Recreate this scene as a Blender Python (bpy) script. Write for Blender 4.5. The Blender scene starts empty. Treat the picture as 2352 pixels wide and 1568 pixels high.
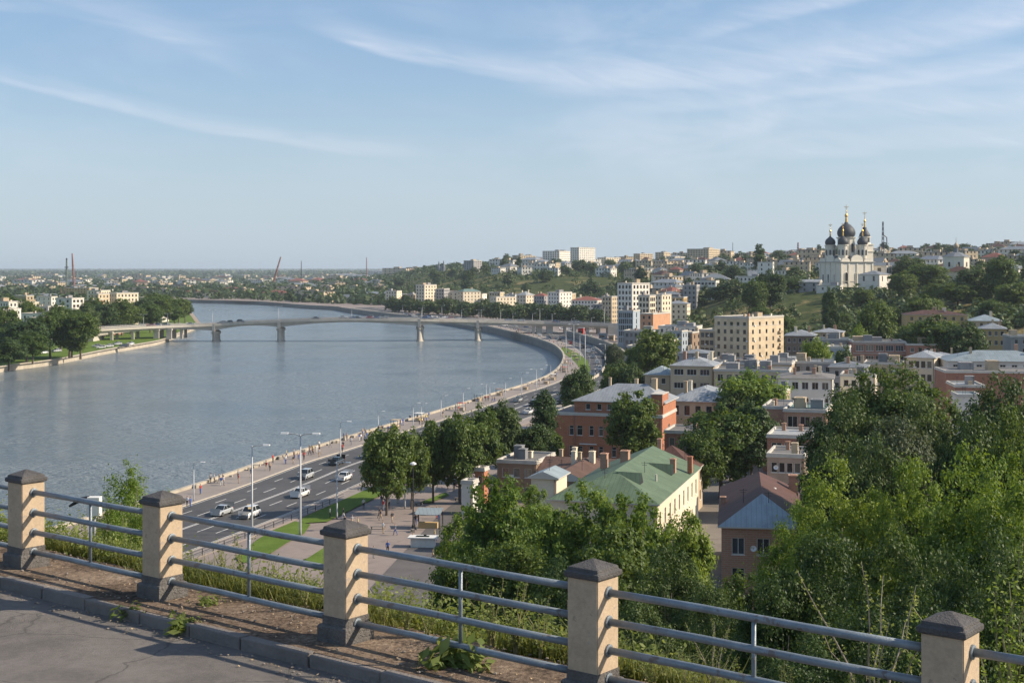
import bpy, bmesh, math, random
import numpy as np
from mathutils import Vector, Matrix
from mathutils.geometry import tessellate_polygon
R = math.radians
F, CU, HZ, EYE = 3200.0, 1176.0, 617.0, 44.0      # focal length, centre column and horizon row of the photograph on a 2352 px wide grid; eye height (m)
sc = bpy.context.scene
# ---------------- camera, light, exposure ----------------
cam = bpy.data.cameras.new('camera'); camo = bpy.data.objects.new('camera', cam); sc.collection.objects.link(camo)
cam.sensor_width = 36; cam.lens = 36 * F / 2352; cam.clip_start = 0.2; cam.clip_end = 90000
camo.location = (0, 0, EYE); camo.rotation_euler = (R(90), 0, 0); cam.shift_y = -(784 - HZ) / 2352
sc.camera = camo
SUN_EL, SUN_AZ = 33.0, 92.0                        # azimuth clockwise from +Y
sd = Vector((math.sin(R(SUN_AZ)) * math.cos(R(SUN_EL)), math.cos(R(SUN_AZ)) * math.cos(R(SUN_EL)), math.sin(R(SUN_EL))))
sun = bpy.data.lights.new('sun', 'SUN'); suno = bpy.data.objects.new('sun', sun); sc.collection.objects.link(suno)
sun.energy = 5.0; sun.angle = R(0.55); sun.color = (1.0, 0.86, 0.68)
suno.rotation_euler = sd.to_track_quat('Z', 'Y').to_euler()
sc.view_settings.view_transform = 'Standard'; sc.view_settings.look = 'None'; sc.view_settings.gamma = 1
sc.view_settings.exposure = 0.40
sc.cycles.use_denoising = True
sc.cycles.max_bounces = 6; sc.cycles.diffuse_bounces = 2; sc.cycles.glossy_bounces = 2
sc.cycles.transmission_bounces = 3; sc.cycles.transparent_max_bounces = 6; sc.cycles.volume_bounces = 0
W = bpy.data.worlds.new('World'); sc.world = W; W.use_nodes = True
nt = W.node_tree; nt.nodes.clear()
class NT:
    """small helper for math node chains"""
    def __init__(s, t): s.t = t
    def n(s, ty, **k):
        x = s.t.nodes.new(ty)
        for a, b in k.items(): setattr(x, a, b)
        return x
    def l(s, a, b): s.t.links.new(a, b)
    def put(s, sock, v):
        if hasattr(v, 'is_output'): s.l(v, sock)
        else: sock.default_value = v
    def m(s, op, a, b=0.0, c=0.0, clamp=False):
        x = s.n('ShaderNodeMath', operation=op, use_clamp=clamp)
        s.put(x.inputs[0], a); s.put(x.inputs[1], b)
        if op == 'MULTIPLY_ADD': s.put(x.inputs[2], c)
        return x.outputs[0]
    def xyz(s, a, b, c):
        x = s.n('ShaderNodeCombineXYZ'); s.put(x.inputs[0], a); s.put(x.inputs[1], b); s.put(x.inputs[2], c); return x.outputs[0]
    def noise(s, vec, scale, detail=4, rough=0.55, dist=0.0):
        x = s.n('ShaderNodeTexNoise'); s.l(vec, x.inputs['Vector'])
        x.inputs['Scale'].default_value = scale; x.inputs['Detail'].default_value = detail
        x.inputs['Roughness'].default_value = rough; x.inputs['Distortion'].default_value = dist
        return x.outputs['Fac']
    def ramp(s, f, stops, interp='LINEAR'):
        x = s.n('ShaderNodeValToRGB'); s.l(f, x.inputs[0]); e = x.color_ramp.elements; x.color_ramp.interpolation = interp
        while len(e) < len(stops): e.new(0.5)
        for i, (p, c) in enumerate(stops):
            e[i].position = p; e[i].color = (*c, 1) if len(c) == 3 else c
        return x.outputs[0]
    def mix(s, f, a, b, blend='MIX'):
        x = s.n('ShaderNodeMix', data_type='RGBA', blend_type=blend)
        s.put(x.inputs[0], f)
        for i, v in ((6, a), (7, b)):
            if hasattr(v, 'is_output'): s.l(v, x.inputs[i])
            else: x.inputs[i].default_value = (*v, 1)
        return x.outputs[2]
    def mapr(s, v, a, b, c=0.0, d=1.0, smooth=True):
        x = s.n('ShaderNodeMapRange', interpolation_type='SMOOTHSTEP' if smooth else 'LINEAR')
        s.put(x.inputs[0], v)
        for i, q in enumerate((a, b, c, d)): x.inputs[i + 1].default_value = q
        return x.outputs[0]
w = NT(nt)
sky = w.n('ShaderNodeTexSky', sky_type='NISHITA'); sky.sun_disc = False
sky.sun_elevation = R(SUN_EL); sky.sun_rotation = R(SUN_AZ); sky.altitude = 100; sky.air_density = 1.0; sky.dust_density = 1.2; sky.ozone_density = 2.5
tc = w.n('ShaderNodeTexCoord'); sp = w.n('ShaderNodeSeparateXYZ'); w.l(tc.outputs['Generated'], sp.inputs[0])
yy = w.m('MAXIMUM', sp.outputs[1], 0.02)
uu = w.m('MULTIPLY', w.m('DIVIDE', sp.outputs[0], yy), 3.2)      # x/y and z/y of the sky direction, thousands of photo px
vv = w.m('MULTIPLY', w.m('DIVIDE', sp.outputs[2], yy), 3.2)
wob = w.m('MULTIPLY', w.m('SUBTRACT', w.noise(w.xyz(uu, vv, 0.0), 2.2, 3), 0.5), 0.055)
cl = None
# (u0, v0, slope, curve, u start, u end, width above, width below, strength) of each cirrus streak
STREAKS = [(0, 185, .268, -9.6e-5, -500, 1030, 26, 9, .50), (0, 15, -.004, 5e-4, -600, 640, 55, 14, .38),
           (650, 46, .354, -2.14e-4, 640, 1600, 40, 11, .62), (1540, 104, -.26, 0, 1500, 2300, 34, 12, .50),
           (1250, 190, .057, -1.757e-4, 1150, 3000, 72, 26, .62), (1400, 252, -.05, -6.5e-5, 1360, 3000, 32, 12, .5),
           (1700, 285, -.10, 4e-5, 1500, 3000, 40, 22, .4), (1790, 352, -.045, 0, 1650, 3000, 70, 16, .38),
           (560, 362, .12, 0, 545, 740, 8, 5, .25), (880, 222, .24, 0, 850, 1180, 18, 8, .14), (840, -12, .3, 0, 800, 1200, 60, 30, .2),
           (2230, 160, -.12, 0, 2180, 3000, 14, 8, .3)]
fine = w.noise(w.xyz(w.m('MULTIPLY', uu, 2.2), w.m('MULTIPLY', w.m('ADD', vv, w.m('MULTIPLY', uu, .18)), 15), 0.0), 1.5, 7, .62, .6)
broad = w.noise(w.xyz(w.m('MULTIPLY', uu, 1.6), w.m('MULTIPLY', vv, 4.5), 3.0), 1.3, 5, .6, .4)
for u0, v0, b, c, us, ue, wu, wd, am in STREAKS:
    t = w.m('SUBTRACT', uu, (u0 - CU) / 1000)
    line = w.m('ADD', w.m('ADD', w.m('MULTIPLY', t, -b), w.m('MULTIPLY', w.m('MULTIPLY', t, t), -c * 1000)), (HZ - v0) / 1000)
    q = w.m('SUBTRACT', w.m('ADD', vv, wob), line)
    up = w.mapr(q, 0.0, wu / 1000 * 1.7, 1.0, 0.0); dn = w.mapr(q, -wd / 1000 * 1.6, 0.0, 0.0, 1.0)
    al = w.m('MULTIPLY', w.mapr(uu, (us - CU) / 1000, (us - CU) / 1000 + .22), w.mapr(uu, (ue - CU) / 1000 - .3, (ue - CU) / 1000, 1.0, 0.0))
    mk = w.m('MULTIPLY', w.m('MULTIPLY', w.m('MULTIPLY', up, dn), al), am)
    cl = mk if cl is None else w.m('ADD', cl, w.m('MULTIPLY', mk, w.m('SUBTRACT', 1.0, cl)))
cl = w.m('MULTIPLY', cl, w.mapr(fine, .25, .72, .08, .85, False))
veil = w.m('MULTIPLY', w.mapr(broad, .42, .75), w.m('MULTIPLY', w.mapr(vv, .05, .3), w.mapr(uu, -.4, .5, .10, .34)))
cl = w.m('ADD', cl, w.m('MULTIPLY', veil, w.m('SUBTRACT', 1.0, cl)), clamp=True)
hz = w.mapr(sp.outputs[2], 0.0, .16, .62, 0.0)                    # pale air towards the horizon
skc = w.mix(hz, w.mix(.25, sky.outputs[0], (3.3, 5.1, 8.0)), (4.75, 5.65, 6.4))
colr = w.mix(cl, skc, (6.6, 6.9, 7.7))
bg = w.n('ShaderNodeBackground'); w.l(colr, bg.inputs[0]); bg.inputs[1].default_value = 0.098
wo = w.n('ShaderNodeOutputWorld'); w.l(bg.outputs[0], wo.inputs[0])

# ---------------- helpers ----------------
C = sc.collection
rnd = random.Random(7)
def P(u, v, z): d = F * (EYE - z) / (v - HZ); return Vector(((u - CU) / F * d, d, z))
def D(u, d, z=0.0): return Vector(((u - CU) / F * d, d, z))
def zat(v, d): return EYE - (v - HZ) * d / F
class MB:
    def __init__(s): s.v, s.f, s.m, s.uv = [], [], [], []
    def face(s, pts, mi=0, uv=None):
        b = len(s.v); s.v += [tuple(p) for p in pts]; s.f.append(tuple(range(b, b + len(pts)))); s.m.append(mi)
        s.uv.append(uv if uv else [(p[0] + p[1] * .3, p[2] if abs(p[2]) > 0 else p[1]) for p in pts])
    def box(s, x0, x1, y0, y1, z0, z1, mi=0, bottom=True):
        a = [(x0, y0, z0), (x1, y0, z0), (x1, y1, z0), (x0, y1, z0), (x0, y0, z1), (x1, y0, z1), (x1, y1, z1), (x0, y1, z1)]
        w_, d_, h_ = x1 - x0, y1 - y0, z1 - z0
        for q, (p, r) in (((0, 1, 5, 4), (w_, h_)), ((1, 2, 6, 5), (d_, h_)), ((2, 3, 7, 6), (w_, h_)), ((3, 0, 4, 7), (d_, h_)), ((4, 5, 6, 7), (w_, d_))):
            s.face([a[i] for i in q], mi, [(0, 0), (p, 0), (p, r), (0, r)])
        if bottom: s.face([a[i] for i in (3, 2, 1, 0)], mi)
    def obox(s, c, ax, ay, az, mi=0):          # oriented box: centre and half-extent vectors
        c, ax, ay, az = map(Vector, (c, ax, ay, az))
        a = [c + i * ax + j * ay + k * az for k in (-1, 1) for i, j in ((-1, -1), (1, -1), (1, 1), (-1, 1))]
        for q in ((0, 1, 5, 4), (1, 2, 6, 5), (2, 3, 7, 6), (3, 0, 4, 7), (4, 5, 6, 7), (3, 2, 1, 0)): s.face([a[i] for i in q], mi)
    def rings(s, rings, mi=0, cap=True, n=None):
        n = len(rings[0]); b = len(s.v)
        for r in rings: s.v += [tuple(p) for p in r]
        for i in range(len(rings) - 1):
            for j in range(n):
                k = (j + 1) % n
                s.f.append((b + i * n + j, b + i * n + k, b + (i + 1) * n + k, b + (i + 1) * n + j)); s.m.append(mi)
                s.uv.append([(j / n * 4, i), ((j + 1) / n * 4, i), ((j + 1) / n * 4, i + 1), (j / n * 4, i + 1)])
        if cap:
            for q in (tuple(range(b + n - 1, b - 1, -1)), tuple(range(b + (len(rings) - 1) * n, b + len(rings) * n))):
                s.f.append(q); s.m.append(mi); s.uv.append([(0, 0)] * n)
    def tube(s, pts, rad, n=8, mi=0, cap=True):
        pts = [Vector(p) for p in pts]; rr = []
        for i, p in enumerate(pts):
            t = (pts[min(i + 1, len(pts) - 1)] - pts[max(i - 1, 0)]).normalized()
            x = t.cross(Vector((0, 0, 1)) if abs(t.z) < .95 else Vector((0, 1, 0))).normalized(); y = x.cross(t)
            r = rad[i] if isinstance(rad, (list, tuple)) else rad
            rr.append([p + r * (math.cos(2 * math.pi * k / n) * x - math.sin(2 * math.pi * k / n) * y) for k in range(n)])
        s.rings(rr, mi, cap)
    def lathe(s, prof, cx=0, cy=0, cz=0, n=16, mi=0, sx=1, sy=1, rot=0):
        s.rings([[(cx + r * sx * math.cos(2 * math.pi * k / n + rot), cy + r * sy * math.sin(2 * math.pi * k / n + rot), cz + z) for k in range(n)] for r, z in prof], mi)
    def mesh(s, name, mats, smooth=False):
        me = bpy.data.meshes.new(name); me.from_pydata(s.v, [], s.f)
        for m_ in (mats if isinstance(mats, (list, tuple)) else [mats]): me.materials.append(m_)
        me.polygons.foreach_set('material_index', s.m)
        ul = me.uv_layers.new(name='uv'); ul.data.foreach_set('uv', [c for f in s.uv for p in f for c in p[:2]])
        if smooth: me.polygons.foreach_set('use_smooth', [True] * len(s.f))
        me.update(); return me
    def build(s, name, mats, parent=None, smooth=False, loc=None, merge=False, bevel=0):
        me = s.mesh(name, mats, smooth)
        if merge or bevel:
            bm = bmesh.new(); bm.from_mesh(me); bmesh.ops.remove_doubles(bm, verts=bm.verts, dist=1e-4)
            if bevel: bmesh.ops.bevel(bm, geom=[e for e in bm.edges if e.is_manifold and e.calc_face_angle(0) > .5], offset=bevel, segments=2, affect='EDGES', profile=.6)
            bm.to_mesh(me); bm.free()
        return link(name, me, parent, loc)
def link(name, me, parent=None, loc=None, rz=0.0, scale=None):
    o = bpy.data.objects.new(name, me); C.objects.link(o)
    if parent: o.parent = parent
    if loc is not None: o.location = loc
    if rz: o.rotation_euler = (0, 0, rz)
    if scale is not None: o.scale = scale
    return o
def tag(o, label=None, cat=None, group=None, kind=None):
    if label: o['label'] = label
    if cat: o['category'] = cat
    if group: o['group'] = group
    if kind: o['kind'] = kind
    return o
def thing(name, label, cat, loc=(0, 0, 0), rz=0.0, group=None, scale=None):
    return tag(link(name, None, None, loc, rz, scale), label, cat, group)
def struct(o): o['kind'] = 'structure'; return o
KIDS = {}
def part(name, me, parent, loc=None, rz=0.0, scale=None):
    o = link(name, me, parent, loc, rz, scale); KIDS.setdefault(parent.name, []).append(o); return o
def adopt(o): KIDS.setdefault(o.parent.name, []).append(o); return o
def dup(o, parent=None):
    c = o.copy(); C.objects.link(c)
    if parent: c.parent = parent; KIDS.setdefault(parent.name, []).append(c)
    for k in KIDS.get(o.name, []): dup(k, c)
    return c
# ---------------- materials ----------------
MATS = {}
def mat(name, col, rough=.8, var=.25, scale=.6, col2=None, bump=0.0, bscale=8, coords='Object', metal=0.0, spec=.35, pattern=None, rand=0.0, coat=0.0, stain=0.0):
    m = bpy.data.materials.new(name); m.use_nodes = True; t = NT(m.node_tree); t.t.nodes.clear()
    out = t.n('ShaderNodeOutputMaterial'); b = t.n('ShaderNodeBsdfPrincipled'); t.l(b.outputs[0], out.inputs[0])
    tc = t.n('ShaderNodeTexCoord'); co = tc.outputs[coords]
    n1 = t.noise(co, scale, 5, .6); n2 = t.noise(co, scale * 9, 3, .6)
    f = t.m('ADD', t.m('MULTIPLY', n1, .65), t.m('MULTIPLY', n2, .35))
    if col2 is None:
        lo = tuple(c * (1 - var) for c in col); hi = tuple(min(1, c * (1 + var * .8)) for c in col)
    else: lo, hi = col, col2
    c = t.ramp(f, [(.34, lo), (.64, hi)])
    h = None
    if pattern in ('cracks', 'peel', 'rusty'):
        mp = t.n('ShaderNodeMapping'); t.l(co, mp.inputs[0]); ad = t.n('ShaderNodeMix', data_type='RGBA', blend_type='ADD'); ad.inputs[0].default_value = .35
        wn_ = t.n('ShaderNodeTexNoise'); wn_.inputs['Scale'].default_value = 2.2; wn_.inputs['Detail'].default_value = 4; t.l(co, wn_.inputs['Vector']); t.l(co, ad.inputs[6]); t.l(wn_.outputs['Color'], ad.inputs[7])
        if pattern == 'cracks':
            for sc_, th_, k_ in ((.55, .012, .55), (2.6, .014, .3)):
                vo = t.n('ShaderNodeTexVoronoi', feature='DISTANCE_TO_EDGE'); vo.inputs['Scale'].default_value = sc_; t.l(ad.outputs[2], vo.inputs['Vector'])
                gate = t.mapr(t.noise(co, .5, 3), .5, .62); c = t.mix(t.m('MULTIPLY', gate if sc_ > 1 else 1.0, t.mapr(vo.outputs['Distance'], 0, th_, k_, 0)), c, tuple(x * .3 for x in col))
            c = t.mix(t.mapr(t.noise(co, 55, 3, .7), .60, .72, 0, .5), c, tuple(min(1, x * 1.9) for x in col))
        else:
            c = t.mix(t.mapr(t.noise(ad.outputs[2], 3.2 if pattern == 'peel' else 5, 6, .7), .60, .625, 0, .6), c, (.34, .30, .26) if pattern == 'peel' else (.13, .075, .045))
            c = t.mix(t.mapr(t.noise(ad.outputs[2], 9, 5, .7), .64, .67, 0, .55), c, (.20, .17, .14) if pattern == 'peel' else (.28, .30, .31))
    if pattern == "brick":
        br = t.n('ShaderNodeTexBrick'); t.l(tc.outputs['UV'], br.inputs[0])
        br.inputs['Scale'].default_value = 1; br.inputs['Brick Width'].default_value = .75; br.inputs['Row Height'].default_value = .26
        br.inputs['Mortar Size'].default_value = .04; br.inputs['Mortar Smooth'].default_value = .5; br.inputs['Bias'].default_value = 0
        t.l(c, br.inputs['Color1']); t.l(t.mix(.6, c, tuple(x * .72 for x in col)), br.inputs['Color2'])
        br.inputs['Mortar'].default_value = (*(min(1, x * .55 + .16) for x in col), 1); c = br.outputs['Color']
    elif pattern in ('seam', 'slab'):
        rough_ = 1
        sx = t.n('ShaderNodeSeparateXYZ'); t.l(tc.outputs['UV'], sx.inputs[0])
        pitch = .62 if pattern == 'seam' else 3.0
        fr = t.m('FRACT', t.m('DIVIDE', sx.outputs[0], pitch))
        h = t.m('LESS_THAN', t.m('ABSOLUTE', t.m('SUBTRACT', fr, .5)), .09 if pattern == 'seam' else .012)
        row = t.m('FLOOR', t.m('DIVIDE', sx.outputs[0], pitch)); wn = t.n('ShaderNodeTexWhiteNoise', noise_dimensions='2D')
        t.l(t.xyz(row, t.m('FLOOR', t.m('DIVIDE', sx.outputs[1], 2.1 if pattern == 'seam' else 3.0)), 0.0), wn.inputs['Vector'])
        c = t.mix(t.m('MULTIPLY', wn.outputs['Value'], .38), c, tuple(x * .55 for x in col))
        c = t.mix(t.m('MULTIPLY', h, .38), c, tuple(x * (.5 if pattern == 'seam' else .45) for x in col))
    if stain:
        ns = t.noise(co, .23, 6, .7, .8); c = t.mix(t.mapr(ns, .52, .72, 0, stain), c, tuple(x * .38 for x in col))
    if rand:
        oi = t.n('ShaderNodeObjectInfo'); hs = t.n('ShaderNodeHueSaturation'); t.l(c, hs.inputs['Color'])
        t.l(t.m('MULTIPLY_ADD', oi.outputs['Random'], rand * 2, 1 - rand), hs.inputs['Value'])
        t.l(t.m('MULTIPLY_ADD', oi.outputs['Random'], .05 * rand, .5 - .025 * rand), hs.inputs['Hue']); c = hs.outputs[0]
    t.l(c, b.inputs['Base Color']); b.inputs['Roughness'].default_value = rough; b.inputs['Metallic'].default_value = metal
    b.inputs['Specular IOR Level'].default_value = spec
    if coat: b.inputs['Coat Weight'].default_value = coat; b.inputs['Coat Roughness'].default_value = .05
    if bump:
        bp = t.n('ShaderNodeBump'); bp.inputs['Strength'].default_value = bump; bp.inputs['Distance'].default_value = .05
        t.l(t.noise(co, bscale, 6, .65), bp.inputs['Height']); t.l(bp.outputs[0], b.inputs['Normal'])
    MATS[name] = m; return m
def leafmat(name, a, b_, trans=.35, rand=.18, scale=.35, hue=.03):
    m = bpy.data.materials.new(name); m.use_nodes = True; t = NT(m.node_tree); t.t.nodes.clear()
    out = t.n('ShaderNodeOutputMaterial'); tc = t.n('ShaderNodeTexCoord'); oi = t.n('ShaderNodeObjectInfo')
    geo = t.n('ShaderNodeNewGeometry')
    f = t.m('ADD', t.m('MULTIPLY', t.noise(tc.outputs['Object'], scale, 4, .6), .6), t.m('MULTIPLY', geo.outputs['Random Per Island'], .4))
    c = t.ramp(f, [(.25, a), (.75, b_)])
    hs = t.n('ShaderNodeHueSaturation'); t.l(c, hs.inputs['Color'])
    t.l(t.m('MULTIPLY_ADD', oi.outputs['Random'], rand * 2, 1 - rand), hs.inputs['Value'])
    t.l(t.m('MULTIPLY_ADD', oi.outputs['Random'], -hue, .5 + hue * .5), hs.inputs['Hue'])
    d = t.n('ShaderNodeBsdfPrincipled'); t.l(hs.outputs[0], d.inputs['Base Color']); d.inputs['Roughness'].default_value = .55; d.inputs['Specular IOR Level'].default_value = .3
    tr = t.n('ShaderNodeBsdfTranslucent'); t.l(t.mix(.5, hs.outputs[0], (b_[0] * 1.5, b_[1] * 1.4, b_[2] * .6)), tr.inputs[0])
    mx = t.n('ShaderNodeMixShader'); mx.inputs[0].default_value = trans
    t.l(d.outputs[0], mx.inputs[1]); t.l(tr.outputs[0], mx.inputs[2]); t.l(mx.outputs[0], out.inputs[0])
    MATS[name] = m; return m
# ---------------- the lie of the land ----------------
NF = Vector((.62, .785, 0)).normalized(); PF = Vector((-1.8, 15.08, 0))       # across the fence, away from the viewer
COLS = [(-400, [(2500, 3), (9000, 3)]), (700, [(1900, 3), (4000, 3.5), (9000, 3)]), (900, [(1480, 3), (2200, 12), (3000, 23), (5000, 20), (20000, 3)]),
        (1000, [(1300, 3), (1600, 12), (2100, 33), (2600, 41), (4000, 40), (20000, 10)]),
        (1150, [(1250, 3), (1400, 10), (1700, 36), (2100, 49), (3500, 50), (20000, 10)]),
        (1300, [(1240, 3), (1400, 12), (1560, 33), (1900, 45), (2400, 53), (4000, 55), (20000, 10)]),
        (1430, [(1000, 3), (1200, 8), (1400, 27), (1700, 37), (2300, 53), (4000, 56), (20000, 10)]),
        (1550, [(760, 3), (880, 8), (1050, 25), (1300, 33), (2200, 55), (4000, 58), (20000, 10)]),
        (1700, [(600, 3), (760, 9), (900, 26), (1100, 33), (2200, 58), (4000, 62), (20000, 10)]),
        (1900, [(540, 3), (720, 13), (840, 27.5), (900, 32.5), (980, 33.5), (1300, 44), (2000, 61), (4000, 64), (20000, 10)]),
        (2050, [(490, 3), (700, 13), (830, 28), (900, 32.5), (980, 33.5), (1300, 44), (2000, 65), (4000, 66), (20000, 10)]),
        (2200, [(430, 3), (600, 13.5), (750, 24), (900, 32), (1300, 46), (1900, 64), (4000, 66), (20000, 10)]),
        (2350, [(390, 3), (560, 15), (750, 28), (1000, 40), (1700, 64), (4000, 66), (20000, 10)]),
        (2700, [(340, 3), (500, 19), (800, 34), (1700, 64), (4000, 66), (20000, 10)]), (5200, [(340, 3), (500, 19), (800, 34), (1700, 64), (20000, 10)])]
def colz(c, d):
    p = c[1]
    if d <= p[0][0]: return p[0][1] - min(2.0, (p[0][0] - d) * .02)
    for (a, za), (b, zb) in zip(p, p[1:]):
        if d < b:
            t = (math.log(d) - math.log(a)) / (math.log(b) - math.log(a)); return za + (zb - za) * t
    return p[-1][1]
def bump2(x, y, s):
    return math.sin(x / s + 1.3 * math.sin(y / s * .7)) * math.cos(y / s * 1.1 + .8 * math.sin(x / s * .6))
def hill(x, y):
    if y < 100: return -5
    u = CU + F * x / y
    for a, b in zip(COLS, COLS[1:]):
        if u <= b[0] or b is COLS[-1]:
            t = min(1, max(0, (u - a[0]) / (b[0] - a[0]))); z = colz(a, y) * (1 - t) + colz(b, y) * t; break
    if z > 4: z += min(1, (z - 4) / 8) * (bump2(x, y, 34) * 1.0 + bump2(x + 90, y - 40, 13) * .4)
    return z
TS = [(-50, 39.86), (.9, 39.93), (1.5, 39.72), (3, 38.9), (6, 36.9), (12, 33), (30, 22.5), (55, 12.5), (78, 6), (95, 3.2), (400, 2)]
def terr(x, y):
    s = (Vector((x, y, 0)) - PF).dot(NF)
    for (a, za), (b, zb) in zip(TS, TS[1:]):
        if s < b:
            z = za + (zb - za) * (s - a) / (b - a); break
    else: z = 2
    return z + (0 if s < 1.2 else min(1, (s - 1.2) / 6) * (bump2(x, y, 7) * .5 + bump2(x, y, 2.3) * .12)) if z > 4 or s < 1.2 else z
def G(x, y): return max(4.0, hill(x, y), terr(x, y) if y < 400 else 0)

# ---------------- setting materials ----------------
mat('asphalt', (.115, .105, .10), .9, .22, .35, bump=.35, bscale=40)
mat('asphalt_near', (.225, .205, .187), .92, .25, 1.4, bump=.9, bscale=110, stain=.4, pattern='cracks')
mat('road', (.078, .077, .077), .8, .25, .08, stain=.35, pattern='cracks')
mat('paving', (.25, .205, .18), .9, .14, .09, stain=.35)
mat('promenade', (.27, .232, .205), .9, .12, .12, stain=.3)
mat('kerbstone', (.20, .178, .16), .9, .22, 1.2, bump=.6, bscale=25, stain=.4)
mat('palekerb', (.46, .41, .34), .9, .15, .6)
mat('dirt', (.30, .23, .17), 1, .35, 1.5, col2=(.36, .30, .235), bump=1.0, bscale=18, stain=.45)
mat('lawn', (.075, .125, .02), 1, .3, .25, col2=(.13, .19, .035), bump=1, bscale=20, spec=.1)
mat('whiteline', (.6, .59, .56), .8, .15, .5)
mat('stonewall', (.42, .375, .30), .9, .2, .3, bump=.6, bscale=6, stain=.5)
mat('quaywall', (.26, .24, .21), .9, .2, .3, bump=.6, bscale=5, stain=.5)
mat('beton', (.50, .46, .39), .85, .14, .12, bump=.3, bscale=4, stain=.35)
mat('railmetal', (.20, .235, .26), .42, .22, 6, metal=.25, spec=.5, bump=.18, bscale=60, stain=.25, pattern='rusty')
mat('pillarplaster', (.49, .38, .26), .92, .2, 3.0, bump=.35, bscale=110, stain=.5, pattern='peel')
mat('capstone', (.098, .092, .088), .72, .35, 5, bump=.7, bscale=50)
mat('plinth', (.15, .14, .13), .9, .3, 5, bump=.9, bscale=35)
mat('lampgrey', (.42, .43, .44), .5, .1, 1, metal=.3)
mat('dark', (.03, .03, .035), .5, .2, 1)
# ground cover of the hill: scrubby green and dry straw patches; town dirt lower down
def groundmat():
    m = bpy.data.materials.new('hillside'); m.use_nodes = True; t = NT(m.node_tree); t.t.nodes.clear()
    out = t.n('ShaderNodeOutputMaterial'); b = t.n('ShaderNodeBsdfPrincipled'); t.l(b.outputs[0], out.inputs[0]); tc = t.n('ShaderNodeTexCoord')
    co = tc.outputs['Object']; n1 = t.noise(co, .018, 6, .65, .5); n2 = t.noise(co, .25, 5, .65)
    g = t.ramp(n2, [(.3, (.03, .048, .015)), (.7, (.085, .10, .032))]); s = t.ramp(n2, [(.3, (.17, .14, .055)), (.7, (.25, .20, .09))])
    c = t.mix(t.mapr(n1, .50, .60), g, s); t.l(c, b.inputs['Base Color']); b.inputs['Roughness'].default_value = 1; b.inputs['Specular IOR Level'].default_value = .1
    bp = t.n('ShaderNodeBump'); bp.inputs['Distance'].default_value = .6; t.l(n2, bp.inputs['Height']); t.l(bp.outputs[0], b.inputs['Normal'])
    MATS['hillside'] = m
groundmat()
def watermat():
    m = bpy.data.materials.new('riverwater'); m.use_nodes = True; t = NT(m.node_tree); t.t.nodes.clear()
    out = t.n('ShaderNodeOutputMaterial'); b = t.n('ShaderNodeBsdfPrincipled'); t.l(b.outputs[0], out.inputs[0]); tc = t.n('ShaderNodeTexCoord')
    mp = t.n('ShaderNodeMapping'); t.l(tc.outputs['Object'], mp.inputs[0]); mp.inputs['Scale'].default_value = (.8, 1.1, 1); mp.inputs['Rotation'].default_value = (0, 0, R(12))
    n1 = t.noise(mp.outputs[0], .30, 4, .6, .5); n2 = t.noise(mp.outputs[0], 1.1, 3, .62, .3); n3 = t.noise(mp.outputs[0], .02, 4, .6, .8)
    c = t.ramp(n3, [(.35, (.125, .165, .19)), (.65, (.18, .205, .212))]); t.l(c, b.inputs['Base Color'])
    b.inputs['IOR'].default_value = 1.33; b.inputs['Specular IOR Level'].default_value = .5
    t.l(t.mapr(n3, .35, .65, .10, .22), b.inputs['Roughness'])
    h = t.m('ADD', t.m('MULTIPLY', n1, 1.0), t.m('MULTIPLY', n2, .42))
    n4 = t.noise(t.n('ShaderNodeMapping').outputs[0], .01) if False else n3
    bp = t.n('ShaderNodeBump'); t.l(t.mapr(n3,   .38, .62, .5, 1.0), bp.inputs['Strength']); bp.inputs['Distance'].default_value = 2.1
    t.l(h, bp.inputs['Height']); t.l(bp.outputs[0], b.inputs['Normal']); MATS['riverwater'] = m
watermat()

# ---------------- water, banks, hills ----------------
def catmull(pts, n=6):
    pts = [Vector(p) for p in pts]; o = []
    for i in range(len(pts) - 1):
        a, b, c, d = pts[max(i - 1, 0)], pts[i], pts[i + 1], pts[min(i + 2, len(pts) - 1)]
        for k in range(n):
            t = k / n; o.append(.5 * ((2 * b) + (c - a) * t + (2 * a - 5 * b + 4 * c - d) * t * t + (3 * b - 3 * c + d - a) * t ** 3))
    o.append(pts[-1]); return o
wb = MB(); wb.face([(-60000, -400, 0), (60000, -400, 0), (60000, 60000, 0), (-60000, 60000, 0)]); struct(wb.build('water', MATS['riverwater']))
EDGE = [Vector((-175, -100, 4)), Vector((-125, 60, 4)), Vector((-88, 160, 4)), Vector((-70.5, 212, 4))] + [P(u, v, 4) for u, v in ((392, 1136), (502, 1100), (614, 1061), (727, 1028), (877, 983), (1013, 944), (1126, 908), (1201, 886), (1258, 864), (1286, 842), (1295, 820), (1286, 803), (1262, 788), (1205, 770), (1110, 748), (1000, 731), (900, 721), (787, 707))]
EDGE = catmull(EDGE, 6)
FARS = [P(u, v, 4) for u, v in ((776, 704), (700, 700), (600, 692.5), (500, 689.5), (430, 688))] + [Vector((-640, 1960, 4)), Vector((-1300, 2100, 4)), Vector((-3000, 2400, 4)), Vector((-60000, 6000, 4))]
shore = EDGE + FARS
def sheet(name, loop, z, mname, skirt=None, wallm=None, n_wall=0):
    b = MB(); lp = [Vector((p[0], p[1], z)) for p in loop]
    for tri in tessellate_polygon([lp]):
        t = [lp[i] for i in tri]
        if (t[1] - t[0]).cross(t[2] - t[0]).z < 0: t.reverse()
        b.face(t)
    return b.build(name, MATS[mname])
struct(sheet('ground', shore + [Vector((-60000, 60000, 4)), Vector((60000, 60000, 4)), Vector((60000, -400, 4)), Vector((-175, -400, 4))], 4.0, 'paving'))
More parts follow.
